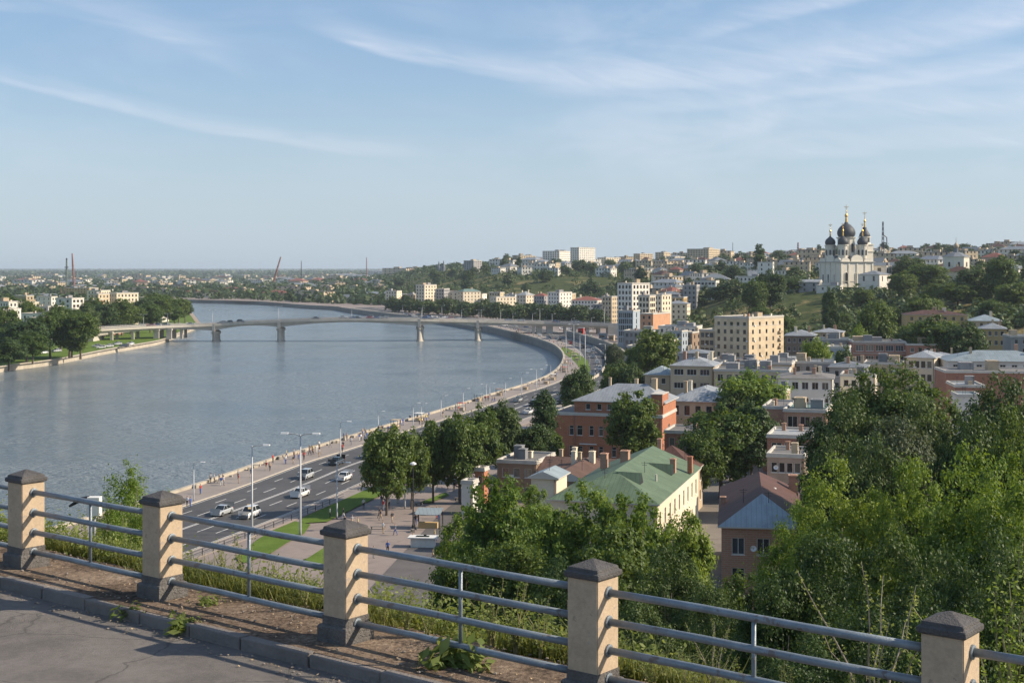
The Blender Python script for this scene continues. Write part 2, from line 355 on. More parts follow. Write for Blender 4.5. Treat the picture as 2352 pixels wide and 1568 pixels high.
def wall_along(pts, z0, z1, capw, caph, mname, capm, name, label, cat, kind=None):
    r = thing(name, label, cat, (pts[0].x, pts[0].y, 0)); o = pts[0]; b = MB(); c = MB(); s = 0
    for p, q in zip(pts, pts[1:]):
        l = (q - p).length; n = Vector((-(q - p).y, (q - p).x, 0)).normalized()
        a, e = p - Vector((o.x, o.y, 0)), q - Vector((o.x, o.y, 0))
        A, B = a + n * .25, e + n * .25
        b.face([(B.x, B.y, z0), (A.x, A.y, z0), (A.x, A.y, z1), (B.x, B.y, z1)], 0, [(s + l, z0), (s, z0), (s, z1), (s + l, z1)]); s += l
    def off(d): 
        out = []
        for i, p in enumerate(pts):
            t = (pts[min(i + 1, len(pts) - 1)] - pts[max(i - 1, 0)]).normalized(); out.append(Vector((p.x - o.x - t.y * d, p.y - o.y + t.x * d, 0)))
        return out
    i_, o_ = off(-capw), off(.35)
    for k in range(len(pts) - 1):
        for (a, za), (e, ze) in (((o_, z1 - .3), (o_, z1 + caph)), ((o_, z1 + caph), (i_, z1 + caph)), ((i_, z1 + caph), (i_, z1 - .3))):
            c.face([(a[k].x, a[k].y, za), (e[k].x, e[k].y, ze), (e[k + 1].x, e[k + 1].y, ze), (a[k + 1].x, a[k + 1].y, za)])
    b.build('facing', MATS[mname], r); c.build('coping', MATS[capm], r); return r
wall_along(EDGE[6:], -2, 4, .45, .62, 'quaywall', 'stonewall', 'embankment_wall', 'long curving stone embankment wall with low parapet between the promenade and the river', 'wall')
LB = [Vector((-150, 60, 2.6)), Vector((-235, 420, 2.6))] + [P(u, v, 0) for u, v in ((0, 855), (80, 844), (150, 833), (240, 814), (330, 798), (372, 789), (412, 772), (450, 755), (446, 742), (436, 727), (425, 712), (395, 702))]
LB = [Vector((p.x, p.y, 2.6)) for p in catmull(LB, 5)]; LB2 = [Vector((-470, 1850, 2.6)), Vector((-900, 1960, 2.6)), Vector((-3000, 2100, 2.6)), Vector((-5000, 2000, 2.6)), Vector((-5000, 60, 2.6))]
for i, p in enumerate(LB): 
    if i < 6: p.x -= 60 * (1 - i / 6)
lbs = sheet('left_bank', LB + LB2, 2.6, 'lawn'); struct(lbs)
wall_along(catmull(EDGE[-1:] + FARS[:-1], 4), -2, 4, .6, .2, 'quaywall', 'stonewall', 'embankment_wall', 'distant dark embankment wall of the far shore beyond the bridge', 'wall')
wall_along(LB[4:46], -2, 2.6, .9, .12, 'stonewall', 'stonewall', 'river_wall', 'low pale stone wall holding up the park bank across the river', 'wall')
wall_along(LB[45:] + LB2[:3], -2, 2.6, 3, .06, 'dirt', 'dirt', 'river_bank', 'sandy bank at the point beyond the bridge', 'bank')
# hill as one height field (real height, polar grid)
def grid_mesh(name, us, ds, fn, mname, smooth=True):
    v = []; f = []
    for d in ds:
        for u in us:
            x = (u - CU) / F * d; v.append((x, d, fn(x, d)))
    n = len(us)
    for i in range(len(ds) - 1):
        for j in range(n - 1):
            a = i * n + j; q = (a, a + 1, a + n + 1, a + n)
            if max(v[k][2] for k in q) > 3.2: f.append(q)
    me = bpy.data.meshes.new(name); me.from_pydata(v, [], f); me.materials.append(MATS[mname])
    if smooth: me.polygons.foreach_set('use_smooth', [True] * len(f))
    return link(name, me)
ds = [330 * (1.011 ** i) for i in range(240)] + [4600, 6000, 9000, 14000, 20000]
struct(grid_mesh('hill', [560 + i * 14 for i in range(190)] + [3300, 4200, 5200], ds, hill, 'hillside'))
# terraced hill under the viewer, on its own fence-aligned grid
TF = Vector((.785, -.62, 0)).normalized()
v = []; f = []; ts = [-140 + i * 2.2 for i in range(22)] + [-91.6 + i * 1.3 for i in range(58)] + [-16 + i * .5 for i in range(70)] + [19.5 + i * 1.4 for i in range(60)] + [104 + i * 6 for i in range(24)]
ss = [-.40, 0, .5, .9, 1.05, 1.2, 1.35, 1.5, 1.8, 2.2, 2.6] + [3 + i * .7 for i in range(12)] + [11.5 + i * 1.5 for i in range(60)]
for s in ss:
    for t in ts:
        p = PF + TF * t + NF * s; v.append((p.x, p.y, terr(p.x, p.y) + (.03 * bump2(p.x, p.y, .31) if s > .2 else 0)))
n = len(ts); f = [(i * n + j, i * n + j + 1, (i + 1) * n + j + 1, (i + 1) * n + j) for i in range(len(ss) - 1) for j in range(n - 1)]
def slopemat():
    m = bpy.data.materials.new('slope'); m.use_nodes = True; t = NT(m.node_tree); t.t.nodes.clear()
    out = t.n('ShaderNodeOutputMaterial'); b = t.n('ShaderNodeBsdfPrincipled'); t.l(b.outputs[0], out.inputs[0]); tc = t.n('ShaderNodeTexCoord')
    co = tc.outputs['Object']; n1 = t.noise(co, .9, 6, .65); n2 = t.noise(co, 14, 5, .7); s = t.n('ShaderNodeSeparateXYZ'); t.l(co, s.inputs[0])
    dt = t.ramp(t.m('ADD', t.m('MULTIPLY', n1, .5), t.m('MULTIPLY', n2, .5)), [(.38, (.055, .042, .032)), (.48, (.15, .11, .08)), (.56, (.24, .18, .13)), (.68, (.38, .31, .24))])
    g = t.ramp(n2, [(.3, (.05, .075, .02)), (.7, (.11, .13, .045))])
    c = t.mix(t.mapr(s.outputs[2], 39.2, 39.7), g, dt); t.l(c, b.inputs['Base Color']); b.inputs['Roughness'].default_value = 1; b.inputs['Specular IOR Level'].default_value = .1
    bp = t.n('ShaderNodeBump'); bp.inputs['Distance'].default_value = .03; t.l(t.m('ADD', n2, n1), bp.inputs['Height']); t.l(bp.outputs[0], b.inputs['Normal']); MATS['slope'] = m
slopemat()
me = bpy.data.meshes.new('terrace_hill'); me.from_pydata(v, [], f); me.materials.append(MATS['slope']); me.polygons.foreach_set('use_smooth', [True] * len(f))
struct(link('terrace_hill', me))
# pavement in front of the fence, its kerb
b = MB(); q = lambda t, s, z: tuple(PF + TF * t + NF * s + Vector((0, 0, z)))
b.face([q(-150, -60, 39.8), q(250, -60, 39.8), q(250, -.52, 39.8), q(-150, -.52, 39.8)]); struct(b.build('pavement', MATS['asphalt_near']))
kb = thing('kerb', 'worn grey kerb stones between the pavement and the dirt strip by the railing', 'kerb', q(0, -.43, 39.7)); t = -14.0; k = MB(); kr = random.Random(5)
while t < 12:
    l = 1.0 + kr.uniform(-.12, .12); k.obox(TF * (t + l / 2) + Vector((0, 0, .14 + kr.uniform(-.008, .008))) + NF * kr.uniform(-.012, .012), TF * (l / 2 - .012), NF * .07, Vector((kr.uniform(-.004, .004), 0, .09))); t += l
o = k.build('kerb_stone', MATS['kerbstone'], kb, merge=True, bevel=.014); o['kind'] = 'stuff'
# ---------------- railing ----------------
PX = [(-9.05, 20.85), (-6.65, 18.91), (-4.32, 17.09), (-1.80, 15.08), (.80, 13.02), (3.56, 10.98), (6.3, 8.95), (9.0, 6.95)]
S = .35; rz = math.atan2(TF.y, TF.x)
pc = [Vector((x, y, 0)) - TF * S / 2 + NF * S / 2 for x, y in PX]      # pillar centres; PX is the edge between front and sunlit face
sh = MB(); sh.box(-S / 2, S / 2, -S / 2, S / 2, .16, 1.11)
shm = sh.mesh('shaft', MATS['pillarplaster']); bmm = bmesh.new(); bmm.from_mesh(shm); bmesh.ops.remove_doubles(bmm, verts=bmm.verts, dist=1e-4)
bmesh.ops.bevel(bmm, geom=list(bmm.edges), offset=.008, segments=2, affect='EDGES'); bmm.to_mesh(shm); bmm.free()
def capmesh(tilt=0):
    b = MB(); rr = lambda h, z: [(-h, -h, z), (h, -h, z), (h, h, z), (-h, h, z)]
    b.rings([rr(S / 2 + .02, 1.11), rr(S / 2 + .028, 1.125), rr(S / 2 + .028, 1.165), rr(S / 2 + .004, 1.175), rr(S / 2 - .002, 1.205), rr(.012, 1.275)]); 
    me = b.mesh('cap', MATS['capstone']); bm = bmesh.new(); bm.from_mesh(me); bmesh.ops.bevel(bm, geom=list(bm.edges), offset=.005, segments=1, affect='EDGES'); bm.to_mesh(me); bm.free(); return me
cpm = capmesh(); pb = MB(); pb.rings([[(-h, -h, z), (h, -h, z), (h, h, z), (-h, h, z)] for h, z in ((S / 2 + .045, -.15), (S / 2 + .045, .12), (S / 2 + .03, .14), (S / 2 + .005, .142), (S / 2 + .005, .235), (.1, .236))]); plm = pb.mesh('plinth', MATS['plinth'])
wheres = ['farthest along the fence and just out of the picture', 'standing against the river beside the leaning signboard', 'with the flowering weed and dry strip before it, seen against the road', 'at the middle of the fence, in front of the lawn strips', 'with the clean pyramid cap, in front of the leafy poplars', 'nearest one, half cut by the lower edge of the picture', 'beyond the picture edge', 'farther beyond the picture edge']
plab = [None, 'beige railing pillar standing against the river water', 'beige railing pillar standing against the grey road with the silver car', 'beige railing pillar in front of the plaza and white kiosk', 'beige railing pillar in front of the bright leafy poplars, its cap clean', 'nearest beige railing pillar, cut off by the lower edge of the picture']
for i, c in enumerate(pc[:6]):
    if i == 0: continue
    r = thing('railing_pillar', plab[i], 'pillar', (c.x, c.y, 39.97), rz, 'pillars of the terrace railing')
    part('shaft', shm, r); part('cap', cpm, r); part('plinth', plm, r)
rlab = ['railing section leaving the picture beside the river water', 'railing section in front of the green bush and the river', 'railing section in front of the road with parked and moving cars', 'railing section in front of the plaza and the poplars', 'railing section in front of the bright poplars and the dark gap under them', 'short end of railing beyond the nearest pillar']
for i in range(6):
    a, e = pc[i] + TF * S / 2, pc[i + 1] - TF * S / 2
    r = thing('railing', rlab[i], 'railing', (a.x, a.y, 39.97), rz, 'pipe railings between the pillars'); L = (e - a).length
    for h in (.975, .70, .43, .16):
        t = MB(); t.tube([(-.02, 0, h), (L * .33, 0, h + .006), (L * .66, 0, h - .004), (L + .02, 0, h)], .036, 14)
        rl = t.build('rail', MATS['railmetal'], r, smooth=True); f_ = MB(); f_.tube([(0, 0, h), (.018, 0, h), (.022, 0, h)], [.062, .06, .045], 14); f_.build('flange', MATS['railmetal'], rl, smooth=False)
    t = MB(); t.tube([(L / 2, 0, .18), (L / 2, 0, .96)], .021, 10); t.build('upright', MATS['railmetal'], r, smooth=True)

# ---------------- road, promenade, plaza ----------------
ER = EDGE[6:]
def offs(pts, d):
    out = []
    for i, p in enumerate(pts):
        t = (pts[min(i + 1, len(pts) - 1)] - pts[max(i - 1, 0)]).normalized(); dd = d[i] if isinstance(d, list) else d
        out.append(Vector((p.x + t.y * dd, p.y - t.x * dd, p.z)))
    return out
def ribbon(name, pts, a, b_, z, m, step=None, keep=None, z0=None):
    A, B = offs(pts, a), offs(pts, b_); mb = MB(); s = 0
    for i in range(len(pts) - 1):
        l = (pts[i + 1] - pts[i]).length
        mb.face([(A[i].x, A[i].y, z), (B[i].x, B[i].y, z), (B[i + 1].x, B[i + 1].y, z), (A[i + 1].x, A[i + 1].y, z)], 0, [(0, s), (abs(b_ - a) if not isinstance(a, list) else 1, s), (abs(b_ - a) if not isinstance(a, list) else 1, s + l), (0, s + l)]); s += l
        if z0 is not None:
            for q in (A, B): mb.face([(q[i].x, q[i].y, z0), (q[i + 1].x, q[i + 1].y, z0), (q[i + 1].x, q[i + 1].y, z), (q[i].x, q[i].y, z)])
    return mb.build(name, MATS[m])
RW = 20.0
struct(ribbon('promenade', ER, .2, 8.0, 4.14, 'promenade'))
struct(ribbon('road', ER, 8.0, 8.4 + RW + .3, 4.02, 'road'))
struct(ribbon('road_kerb', ER, 8.0, 8.35, 4.17, 'palekerb', z0=4.0))
struct(ribbon('sidewalk', ER, 8.6 + RW, 11.6 + RW, 4.13, 'promenade', z0=4.0)); struct(ribbon('road_kerb', ER, 8.35 + RW, 8.6 + RW, 4.15, 'palekerb', z0=4.0))
# resample an offset line evenly for dashes
def dense(pts, step):
    o = []; acc = 0
    for a, b in zip(pts, pts[1:]):
        l = (b - a).length
        while acc < l: o.append(a + (b - a) * (acc / l)); acc += step
        acc -= l
    return o
DE = dense(ER, 1.0)
def dashes(d, on, off, w_=.16, z=4.035):
    mb = MB(); A, B = offs(DE, d - w_ / 2), offs(DE, d + w_ / 2)
    for i in range(len(DE) - 1):
        if on == 0 or (i % (on + off)) < on:
            mb.face([(A[i].x, A[i].y, z), (B[i].x, B[i].y, z), (B[i + 1].x, B[i + 1].y, z), (A[i + 1].x, A[i + 1].y, z)])
    return struct(mb.build('road_marking', MATS['whiteline']))
for d, on, off, w_ in ((8.9, 0, 0, .16), (11.6, 4, 8, .18), (14.8, 5, 7, .2), (18.1, 0, 0, .2), (18.5, 0, 0, .2), (21.7, 5, 7, .2), (24.9, 4, 8, .2), (27.8, 0, 0, .16)): dashes(d, on, off, w_)
def flat(name, uv, z, m, z0=None):
    lp = [P(u, v_, z) for u, v_ in uv]; o = sheet(name, lp, z, m); return struct(o)
flat('lawn', [(594, 1236), (629, 1216), (677, 1196), (713, 1203), (699, 1224), (660, 1245), (625, 1268), (560, 1292), (540, 1280)], 4.16, 'lawn')
flat('lawn', [(690, 1197), (697, 1187), (767, 1156), (835, 1126), (880, 1106), (906, 1113), (885, 1132), (820, 1163), (752, 1197), (700, 1200)], 4.16, 'lawn')
flat('lawn', [(700, 1285), (745, 1256), (775, 1245), (790, 1262), (740, 1300)], 4.16, 'lawn')
flat('lawn', [(963, 1153), (1023, 1130), (1032, 1136), (985, 1155)], 4.16, 'lawn')
flat('lawn', [(905, 1105), (940, 1085), (1010, 1060), (1060, 1040), (1080, 1048), (1000, 1082), (930, 1110)], 4.16, 'lawn')
flat('lawn', [(1295, 795), (1330, 813), (1350, 828), (1356, 850), (1345, 862), (1335, 848), (1318, 828), (1285, 803)], 4.19, 'lawn')
flat('service_road', [(850, 1350), (1010, 1180), (1100, 1110), (1180, 1060), (1250, 1020), (1290, 1040), (1200, 1130), (1120, 1230), (1100, 1420), (900, 1420)], 4.05, 'asphalt')

mat('street', (.15, .135, .12), .95, .3, .12, col2=(.21, .185, .155), bump=.4, bscale=10, stain=.5)
struct(sheet('street', [Vector(p) for p in ((30, 140, 0), (14, 205, 0), (4, 250, 0), (8, 300, 0), (22, 345, 0), (42, 420, 0), (55, 520, 0), (62, 640, 0), (64, 790, 0), (480, 800, 0), (300, 130, 0))], 4.01, 'street'))
# ---------------- trees ----------------
leafmat('leaf_mid', (.040, .078, .014), (.135, .19, .034), scale=.6)
leafmat('leaf_dark', (.028, .056, .016), (.085, .135, .034), trans=.3)
leafmat('leaf_bright', (.06, .12, .016), (.21, .29, .045), trans=.4, scale=.8)
leafmat('leaf_grey', (.05, .075, .035), (.13, .16, .085), trans=.3)
leafmat('leaf_far', (.035, .062, .018), (.095, .135, .036), trans=.2, rand=.3, scale=.06)
leafmat('grassblade', (.06, .10, .018), (.24, .25, .08), trans=.45, scale=1.2)
leafmat('weedleaf', (.10, .15, .03), (.26, .30, .09), trans=.45, scale=3)
mat('bark', (.115, .09, .07), .95, .3, 3); mat('palebark', (.30, .26, .21), .95, .3, 3); mat('stem', (.24, .22, .11), .8, .3, 6)
def quads_mesh(name, V, mats, mi=None):
    """V: (n,4,3) array of quad corners -> mesh"""
    n = len(V); me = bpy.data.meshes.new(name); me.vertices.add(n * 4); me.vertices.foreach_set('co', V.reshape(-1).astype(np.float32))
    me.loops.add(n * 4); me.loops.foreach_set('vertex_index', np.arange(n * 4, dtype=np.int32))
    me.polygons.add(n); me.polygons.foreach_set('loop_start', np.arange(0, n * 4, 4, dtype=np.int32))
    try: me.polygons.foreach_set('loop_total', np.full(n, 4, dtype=np.int32))
    except Exception: pass
    for m_ in mats: me.materials.append(m_)
    if mi is not None: me.polygons.foreach_set('material_index', mi.astype(np.int32))
    me.update(calc_edges=True); me.validate(); return me
def leaf_quads(rs, P_, N_, size, asp=.6):
    """rhombic leaves at P_ facing roughly N_"""
    n = len(P_); N_ = N_ / (np.linalg.norm(N_, axis=1, keepdims=True) + 1e-9)
    r = rs.normal(size=(n, 3)); T = np.cross(N_, r); T /= (np.linalg.norm(T, axis=1, keepdims=True) + 1e-9); B = np.cross(N_, T)
    s = (size * rs.uniform(.6, 1.35, n))[:, None]
    return np.stack([P_ - T * s * .5, P_ + B * s * asp * .5, P_ + T * s * .5, P_ - B * s * asp * .5], 1)
def crown_arrays(seed, H, cz0, lobes, nclump, nleaf, leaf, crad, up=.35, droop=0.0):
    """leaf clumps on the shells of several lobes (ellipsoids x,y,z,rx,ry,rz)"""
    rs = np.random.RandomState(seed); cs = []
    vol = np.array([l[3] * l[5] for l in lobes]); pr = vol / vol.sum()
    li = rs.choice(len(lobes), nclump, p=pr)
    for k in li:
        x, y, z, rx, ry, rz_ = lobes[k]; d = rs.normal(size=3); d /= np.linalg.norm(d); d[2] = d[2] * .95 + .05
        rr = rs.uniform(.66, 1.22) if rs.rand() < .85 else rs.uniform(.2, .6)
        cs.append((x + d[0] * rx * rr, y + d[1] * ry * rr, z + d[2] * rz_ * min(rr, 1.04), d[0], d[1], d[2]))
    cs = np.array(cs); cs = cs[cs[:, 2] > cz0]
    m = len(cs); idx = np.repeat(np.arange(m), nleaf); cr = crad * rs.uniform(.5, 1.35, m)[idx][:, None]
    off = rs.normal(size=(len(idx), 3)) * np.array([.5, .5, .36]); Pp = cs[idx, :3] + off * cr
    if droop: Pp[:, 2] -= droop * np.linalg.norm(off[:, :2], axis=1) ** 2 * cr[:, 0]
    N = cs[idx, 3:] * .5 + off * .55 + rs.normal(size=(len(idx), 3)) * .5; N[:, 2] += up
    return cs, leaf_quads(rs, Pp, N, leaf), rs
def lobeset(rs, n, R_, H, z0, top=1.0, squash=1.0):
    o = [(0, 0, z0 + (H - z0) * .52, R_ * .72, R_ * .72, (H - z0) * .48)]
    for i in range(n):
        a = i * 2.399 + rs.uniform(-.5, .5); h = z0 + (H - z0) * (.18 + .66 * (i + .5) / n * rs.uniform(.85, 1.1)); taper = math.sqrt(max(.08, 1 - ((h - z0) / (H - z0) - .35) ** 2 * 1.9 * top))
        r = R_ * .62 * taper; q = R_ * rs.uniform(.26, .52)
        o.append((math.cos(a) * r, math.sin(a) * r, h, q, q, q * .85 * squash))
    return o
def trunk_mesh(rs, cs, H, r0, z0, nb, m_, n=8, lean=.03):
    b = MB(); bend = [(rs.uniform(-lean, lean) * H, rs.uniform(-lean, lean) * H) for _ in range(3)]
    sp_ = [Vector((0, 0, -.8)), Vector((0, 0, .3)), Vector((bend[0][0] * .4, bend[0][1] * .4, H * .3)), Vector((bend[1][0], bend[1][1], H * .55)), Vector((bend[2][0], bend[2][1], H * .86))]
    b.tube(sp_, [r0 * 1.35, r0, r0 * .78, r0 * .48, r0 * .1], n)
    idx = rs.choice(len(cs), min(nb, len(cs)), replace=False)
    for k in idx:
        e = Vector(cs[k][:3]); h = max(z0 * .8, min(e.z * .62, H * .7)); t = h / (H * .86)
        s = Vector((bend[1][0] * min(1, t * 1.2), bend[1][1] * min(1, t * 1.2), h)); mdl = s.lerp(e, .5) + Vector((0, 0, -.03 * H + .04 * (e - s).length))
        b.tube([s, mdl, e], [r0 * .36, r0 * .2, r0 * .05], 5, cap=False)
    return b.mesh('trunk', MATS[m_])
def make_tree(seed, H, R_, z0, nclump, nleaf, leaf, crad, lm, bm_='bark', lobes=7, r0=None, nb=26, top=1.0, squash=1.0, up=.35, droop=0.0):
    rs = np.random.RandomState(seed); L = lobeset(rs, lobes, R_, H, z0, top, squash)
    cs, Q, rs2 = crown_arrays(seed + 1, H, z0 * .85, L, nclump, nleaf, leaf, crad, up, droop)
    return trunk_mesh(rs2, cs, H, r0 or H * .022, z0, nb, bm_), quads_mesh('crown', Q, [MATS[lm]]), H, R_
PROTO = {}
# close-by poplars and planes (50-130 m away): real leaf-size faces
for i, s in enumerate((11, 12, 13)): PROTO['near%d' % i] = make_tree(s, 14, 4.2, 2.6, 520, 105, .26, .66, 'leaf_mid', lobes=13, nb=40)
for i, s in enumerate((21, 22, 23)): PROTO['bright%d' % i] = make_tree(s, 13, 3.6, 2.0, 430, 110, .24, .55, 'leaf_bright', 'palebark', lobes=13, nb=46)
for i, s in enumerate((31, 32)): PROTO['big%d' % i] = make_tree(s, 24, 8.2, 4, 900, 110, .40, 1.12, 'leaf_dark' if i == 0 else 'leaf_mid', lobes=18, nb=44)
for i, s in enumerate((61, 62, 63)): PROTO['close%d' % i] = make_tree(s, 15, 4.2, 2.0, 620, 190, .15, .56, 'leaf_bright', 'palebark', lobes=16, nb=60)
for i, s in enumerate((66, 67)): PROTO['cdark%d' % i] = make_tree(s, 13, 4.6, 1.2, 640, 170, .155, .62, 'leaf_dark', 'palebark', lobes=16, nb=60)  # low thicket trees: deep shade put into a darker leaf colour
PROTO['grey0'] = make_tree(35, 18, 5, 3, 700, 80, .3, 1.1, 'leaf_grey', lobes=13, droop=.5)
for i, s in enumerate((41, 42, 43, 44)): PROTO['mid%d' % i] = make_tree(s, 11, 4.3, 2.2, 230, 70, .46, .86, ('leaf_mid', 'leaf_dark', 'leaf_mid', 'leaf_mid')[i], lobes=10)
PROTO['midb0'] = make_tree(46, 10, 4.2, 1.8, 240, 52, .5, 1.1, 'leaf_bright', lobes=10)
PROTO['tall0'] = make_tree(48, 14, 2.7, 1.8, 260, 50, .5, .95, 'leaf_dark', lobes=11, top=.6)
for i, s in enumerate((51, 52, 53, 54)): PROTO['far%d' % i] = make_tree(s, 10, 4.8, .8, 110, 22, 1.15, 1.6, 'leaf_far', lobes=7, nb=8)
PROTO['spruce0'] = make_tree(57, 14, 3.0, 1, 150, 24, .9, 1.0, 'leaf_dark', lobes=5, nb=6, top=1.4)
PROTO['bush0'] = make_tree(58, 3.2, 2.4, .1, 90, 40, .42, .8, 'leaf_mid', lobes=6, nb=14, r0=.07)
PROTO['bush1'] = make_tree(59, 2.6, 2.6, .05, 80, 22, .8, .9, 'leaf_far', lobes=6, nb=6, r0=.07)
tr_rnd = random.Random(99); NTREE = [0]
def tree(kind, x, y, z, h, wid, label, group=None, cat='tree', name='tree'):
    tm, cm, H, R_ = PROTO[kind]; r = thing(name, label, cat, (x, y, z), tr_rnd.uniform(0, 6.28), group, (wid / (1.8 * R_), wid / (1.8 * R_), h / H))
    part('crown', cm, r); part('trunk', tm, r); NTREE[0] += 1; return r
def tre(kind, u, d, vtop, wpx, label, group=None, **k):
    """tree centred on photo column u at distance d, crown top on row vtop, wpx wide"""
    x = (u - CU) / F * d; z = G(x, d) - .1; return tree(kind, x, d, z, zat(vtop, d) - z, wpx * d / F, label, group, **k)
g1 = 'bright poplars at the foot of the slope'
for k, u, d, v_, w_, l in (
    ('bright0', 1075, 128, 1178, 150, 'low bright poplar beside the paved plaza, first of its clump'), ('bright1', 1155, 120, 1090, 190, 'tall bright poplar in front of the white shed with the pale blue roof'),
    ('bright0', 1228, 158, 1118, 105, 'slim bright poplar hiding the foot of the white shed'), ('bright2', 1250, 112, 1172, 160, 'bright poplar before the lower corner of the green roof'), ('bright0', 1345, 113, 1118, 200, 'bright poplar with a high tip standing over the green roof'),
    ('bright1', 1465, 110, 1130, 190, 'bright poplar in front of the white side wall of the green-roofed house'), ('bright2', 1562, 106, 1176, 170, 'bright poplar next to the alley with the white pipes'),
    ('near0', 1190, 100, 1235, 230, 'dark leafy tree low in the poplar clump, behind the railing upright'), ('near1', 1400, 98, 1215, 240, 'dark leafy tree low in the poplar clump, behind the fourth pillar'),
    ('near2', 1080, 104, 1262, 170, 'small leafy tree at the plaza edge of the clump, over the grey car park'), ('cdark0', 1300, 84, 1300, 230, 'bushy tree lowest on the slope below the poplars'),
    ('cdark1', 1540, 88, 1275, 240, 'bushy tree on the slope beside the brick house alley'), ('cdark0', 1640, 80, 1345, 220, 'low dark tree under the corner of the brick house'), ('cdark1', 1450, 70, 1400, 260, 'dark thicket tree behind the railing, half hidden by the fourth pillar'),
    ('near2', 1740, 100, 1300, 190, 'round dark tree against the windows of the brick house')): tre(k, u, d, v_, w_, l, g1)
g2 = 'tall leafy trees on the slope'
for k, u, d, v_, w_, l in (
    ('close1', 1920, 74, 1078, 300, 'tall tree with yellow-green tips hiding the metal roof of the brick house'), ('close0', 1850, 84, 1165, 210, 'tree with pale leaves leaning over the brick house roof'),
    ('close2', 2105, 72, 1085, 260, 'tall tree with a yellow-green tip below the parked cars lane'),
    ('close0', 2235, 62, 1046, 330, 'highest yellow-green tree of the slope, broad topped'), ('close1', 2350, 58, 1066, 320, 'yellow-green tree cut by the edge of the picture'),
    ('cdark1', 1900, 58, 1245, 320, 'dark bushy tree under the yellow-green tips, beside the brick house'), ('cdark0', 2080, 52, 1235, 330, 'dark bushy tree behind the twiggy shoots'),
    ('cdark0', 2260, 48, 1235, 340, 'dark bushy tree behind the nearest pillar'), ('cdark1', 1800, 56, 1350, 300, 'dark thicket tree low on the slope, below the brick house'),
    ('cdark0', 1980, 44, 1400, 360, 'dark thicket tree just beyond the railing shoots'), ('cdark0', 2150, 40, 1380, 330, 'dark thicket tree beside the cap of the nearest pillar'), ('cdark1', 2340, 40, 1300, 330, 'dark thicket tree at the picture edge beyond the nearest pillar'),
    ('cdark0', 1700, 62, 1420, 260, 'dark bush-like tree above the railing in the middle of the slope'), ('cdark0', 1850, 40, 1480, 300, 'lowest thicket tree seen through the railing bars')): tre(k, u, d, v_, w_, l, g2)
g3 = 'large trees standing between the town houses'
for k, u, d, v_, w_, l in (
    ('big1', 2045, 172, 842, 265, 'huge round tree towering in front of the red brick rows'), ('big0', 1950, 160, 915, 200, 'huge dark tree beside the house with the green tarpaulin'), ('big0', 2105, 158, 915, 150, 'huge tree by the white bay-windowed house'),
    ('grey0', 2060, 134, 968, 190, 'silver-grey leaved tree in front of the huge dark trees'), ('big0', 1915, 140, 1010, 160, 'dark tree over the broken brick house'), ('big0', 2305, 150, 872, 230, 'huge dark tree in front of the white and brick house'),
    ('big0', 2240, 128, 960, 190, 'huge dark tree beside the lane of parked cars'), ('big1', 2345, 120, 930, 200, 'dark tree at the picture edge above the yellow-green tips'), ('big0', 2000, 128, 1010, 190, 'dark mass of a tree behind the bright tips'),
    ('mid0', 1655, 243, 935, 155, 'round green tree beside the white end of the green-roofed house'), ('mid3', 1610, 236, 985, 95, 'narrow green tree against the brick annex'), ('mid1', 1725, 262, 928, 110, 'dark tree behind the round green one by the courtyard'),
    ('midb0', 1722, 305, 858, 145, 'light green tree between the grey roofs'), ('mid1', 1680, 300, 905, 80, 'small dark tree beside the light green one'), ('mid2', 1457, 262, 905, 118, 'dark shaggy tree in front of the orange brick facade'),
    ('mid3', 1505, 430, 757, 98, 'round tree below the grey glass building'), ('mid0', 1470, 440, 790, 60, 'smaller tree leaning on the round one below the glass building'), ('mid1', 1420, 420, 830, 60, 'tree between the boulevard and the low roofs'), ('mid2', 1405, 398, 845, 55, 'second tree between the boulevard and the low roofs'), ('grey0', 1412, 450, 790, 45, 'silvery tree by the retaining wall of the boulevard'), ('mid1', 1450, 395, 838, 60, 'dark tree before the blue hip roof'),
    ('midb0', 1877, 420, 780, 60, 'small bright tree beside the brown plaster house'), ('mid1', 1940, 405, 800, 50, 'small dark tree at the end of the long brick row'), ('mid0', 2150, 480, 728, 130, 'wide tree behind the long brick row'), ('mid1', 2215, 470, 745, 100, 'wide tree beside the ochre house'), ('mid3', 2095, 500, 745, 80, 'tree between the reddish roof and the brick row'),
    ('mid2', 2010, 520, 700, 90, 'pale green tree at the foot of the scrubby slope'), ('midb0', 1975, 500, 750, 45, 'small light tree under the slope'), ('mid1', 1905, 640, 665, 34, 'pointed tree standing alone on the slope below the church')): tre(k, u, d, v_, w_, l, g3)
g4 = 'boulevard trees beside the road'
for k, u, d, v_, w_, l in (
    ('mid3', 888, 226, 977, 86, 'boulevard tree nearest the lawn, beside the tall lamps'), ('mid0', 945, 232, 985, 60, 'second boulevard tree from the lawn'), ('mid2', 995, 238, 968, 72, 'third boulevard tree from the lawn'),
    ('mid3', 1056, 238, 950, 84, 'biggest boulevard tree, in the middle of its row'), ('mid0', 1105, 252, 930, 72, 'boulevard tree after the biggest one'), ('mid1', 1152, 262, 924, 74, 'last dark boulevard tree before the poplar-shaped one'),
    ('tall0', 1250, 280, 897, 46, 'slim tall tree beside the brick building'), ('mid1', 1228, 262, 975, 70, 'dark low tree at the foot of the brick building'), ('mid2', 1262, 268, 985, 50, 'dark tree touching the brick building corner'),
    ('mid1', 1325, 345, 850, 62, 'dark tree standing in the boulevard before the bend'), ('tall0', 1340, 350, 840, 36, 'slim tree in the boulevard before the bend')): tre(k, u, d, v_ + 4, w_ * 1.22, l, g4)
g5 = 'trees in the park across the river'
ll = ['bushy tree in the riverside park', 'dark tree in the riverside park']
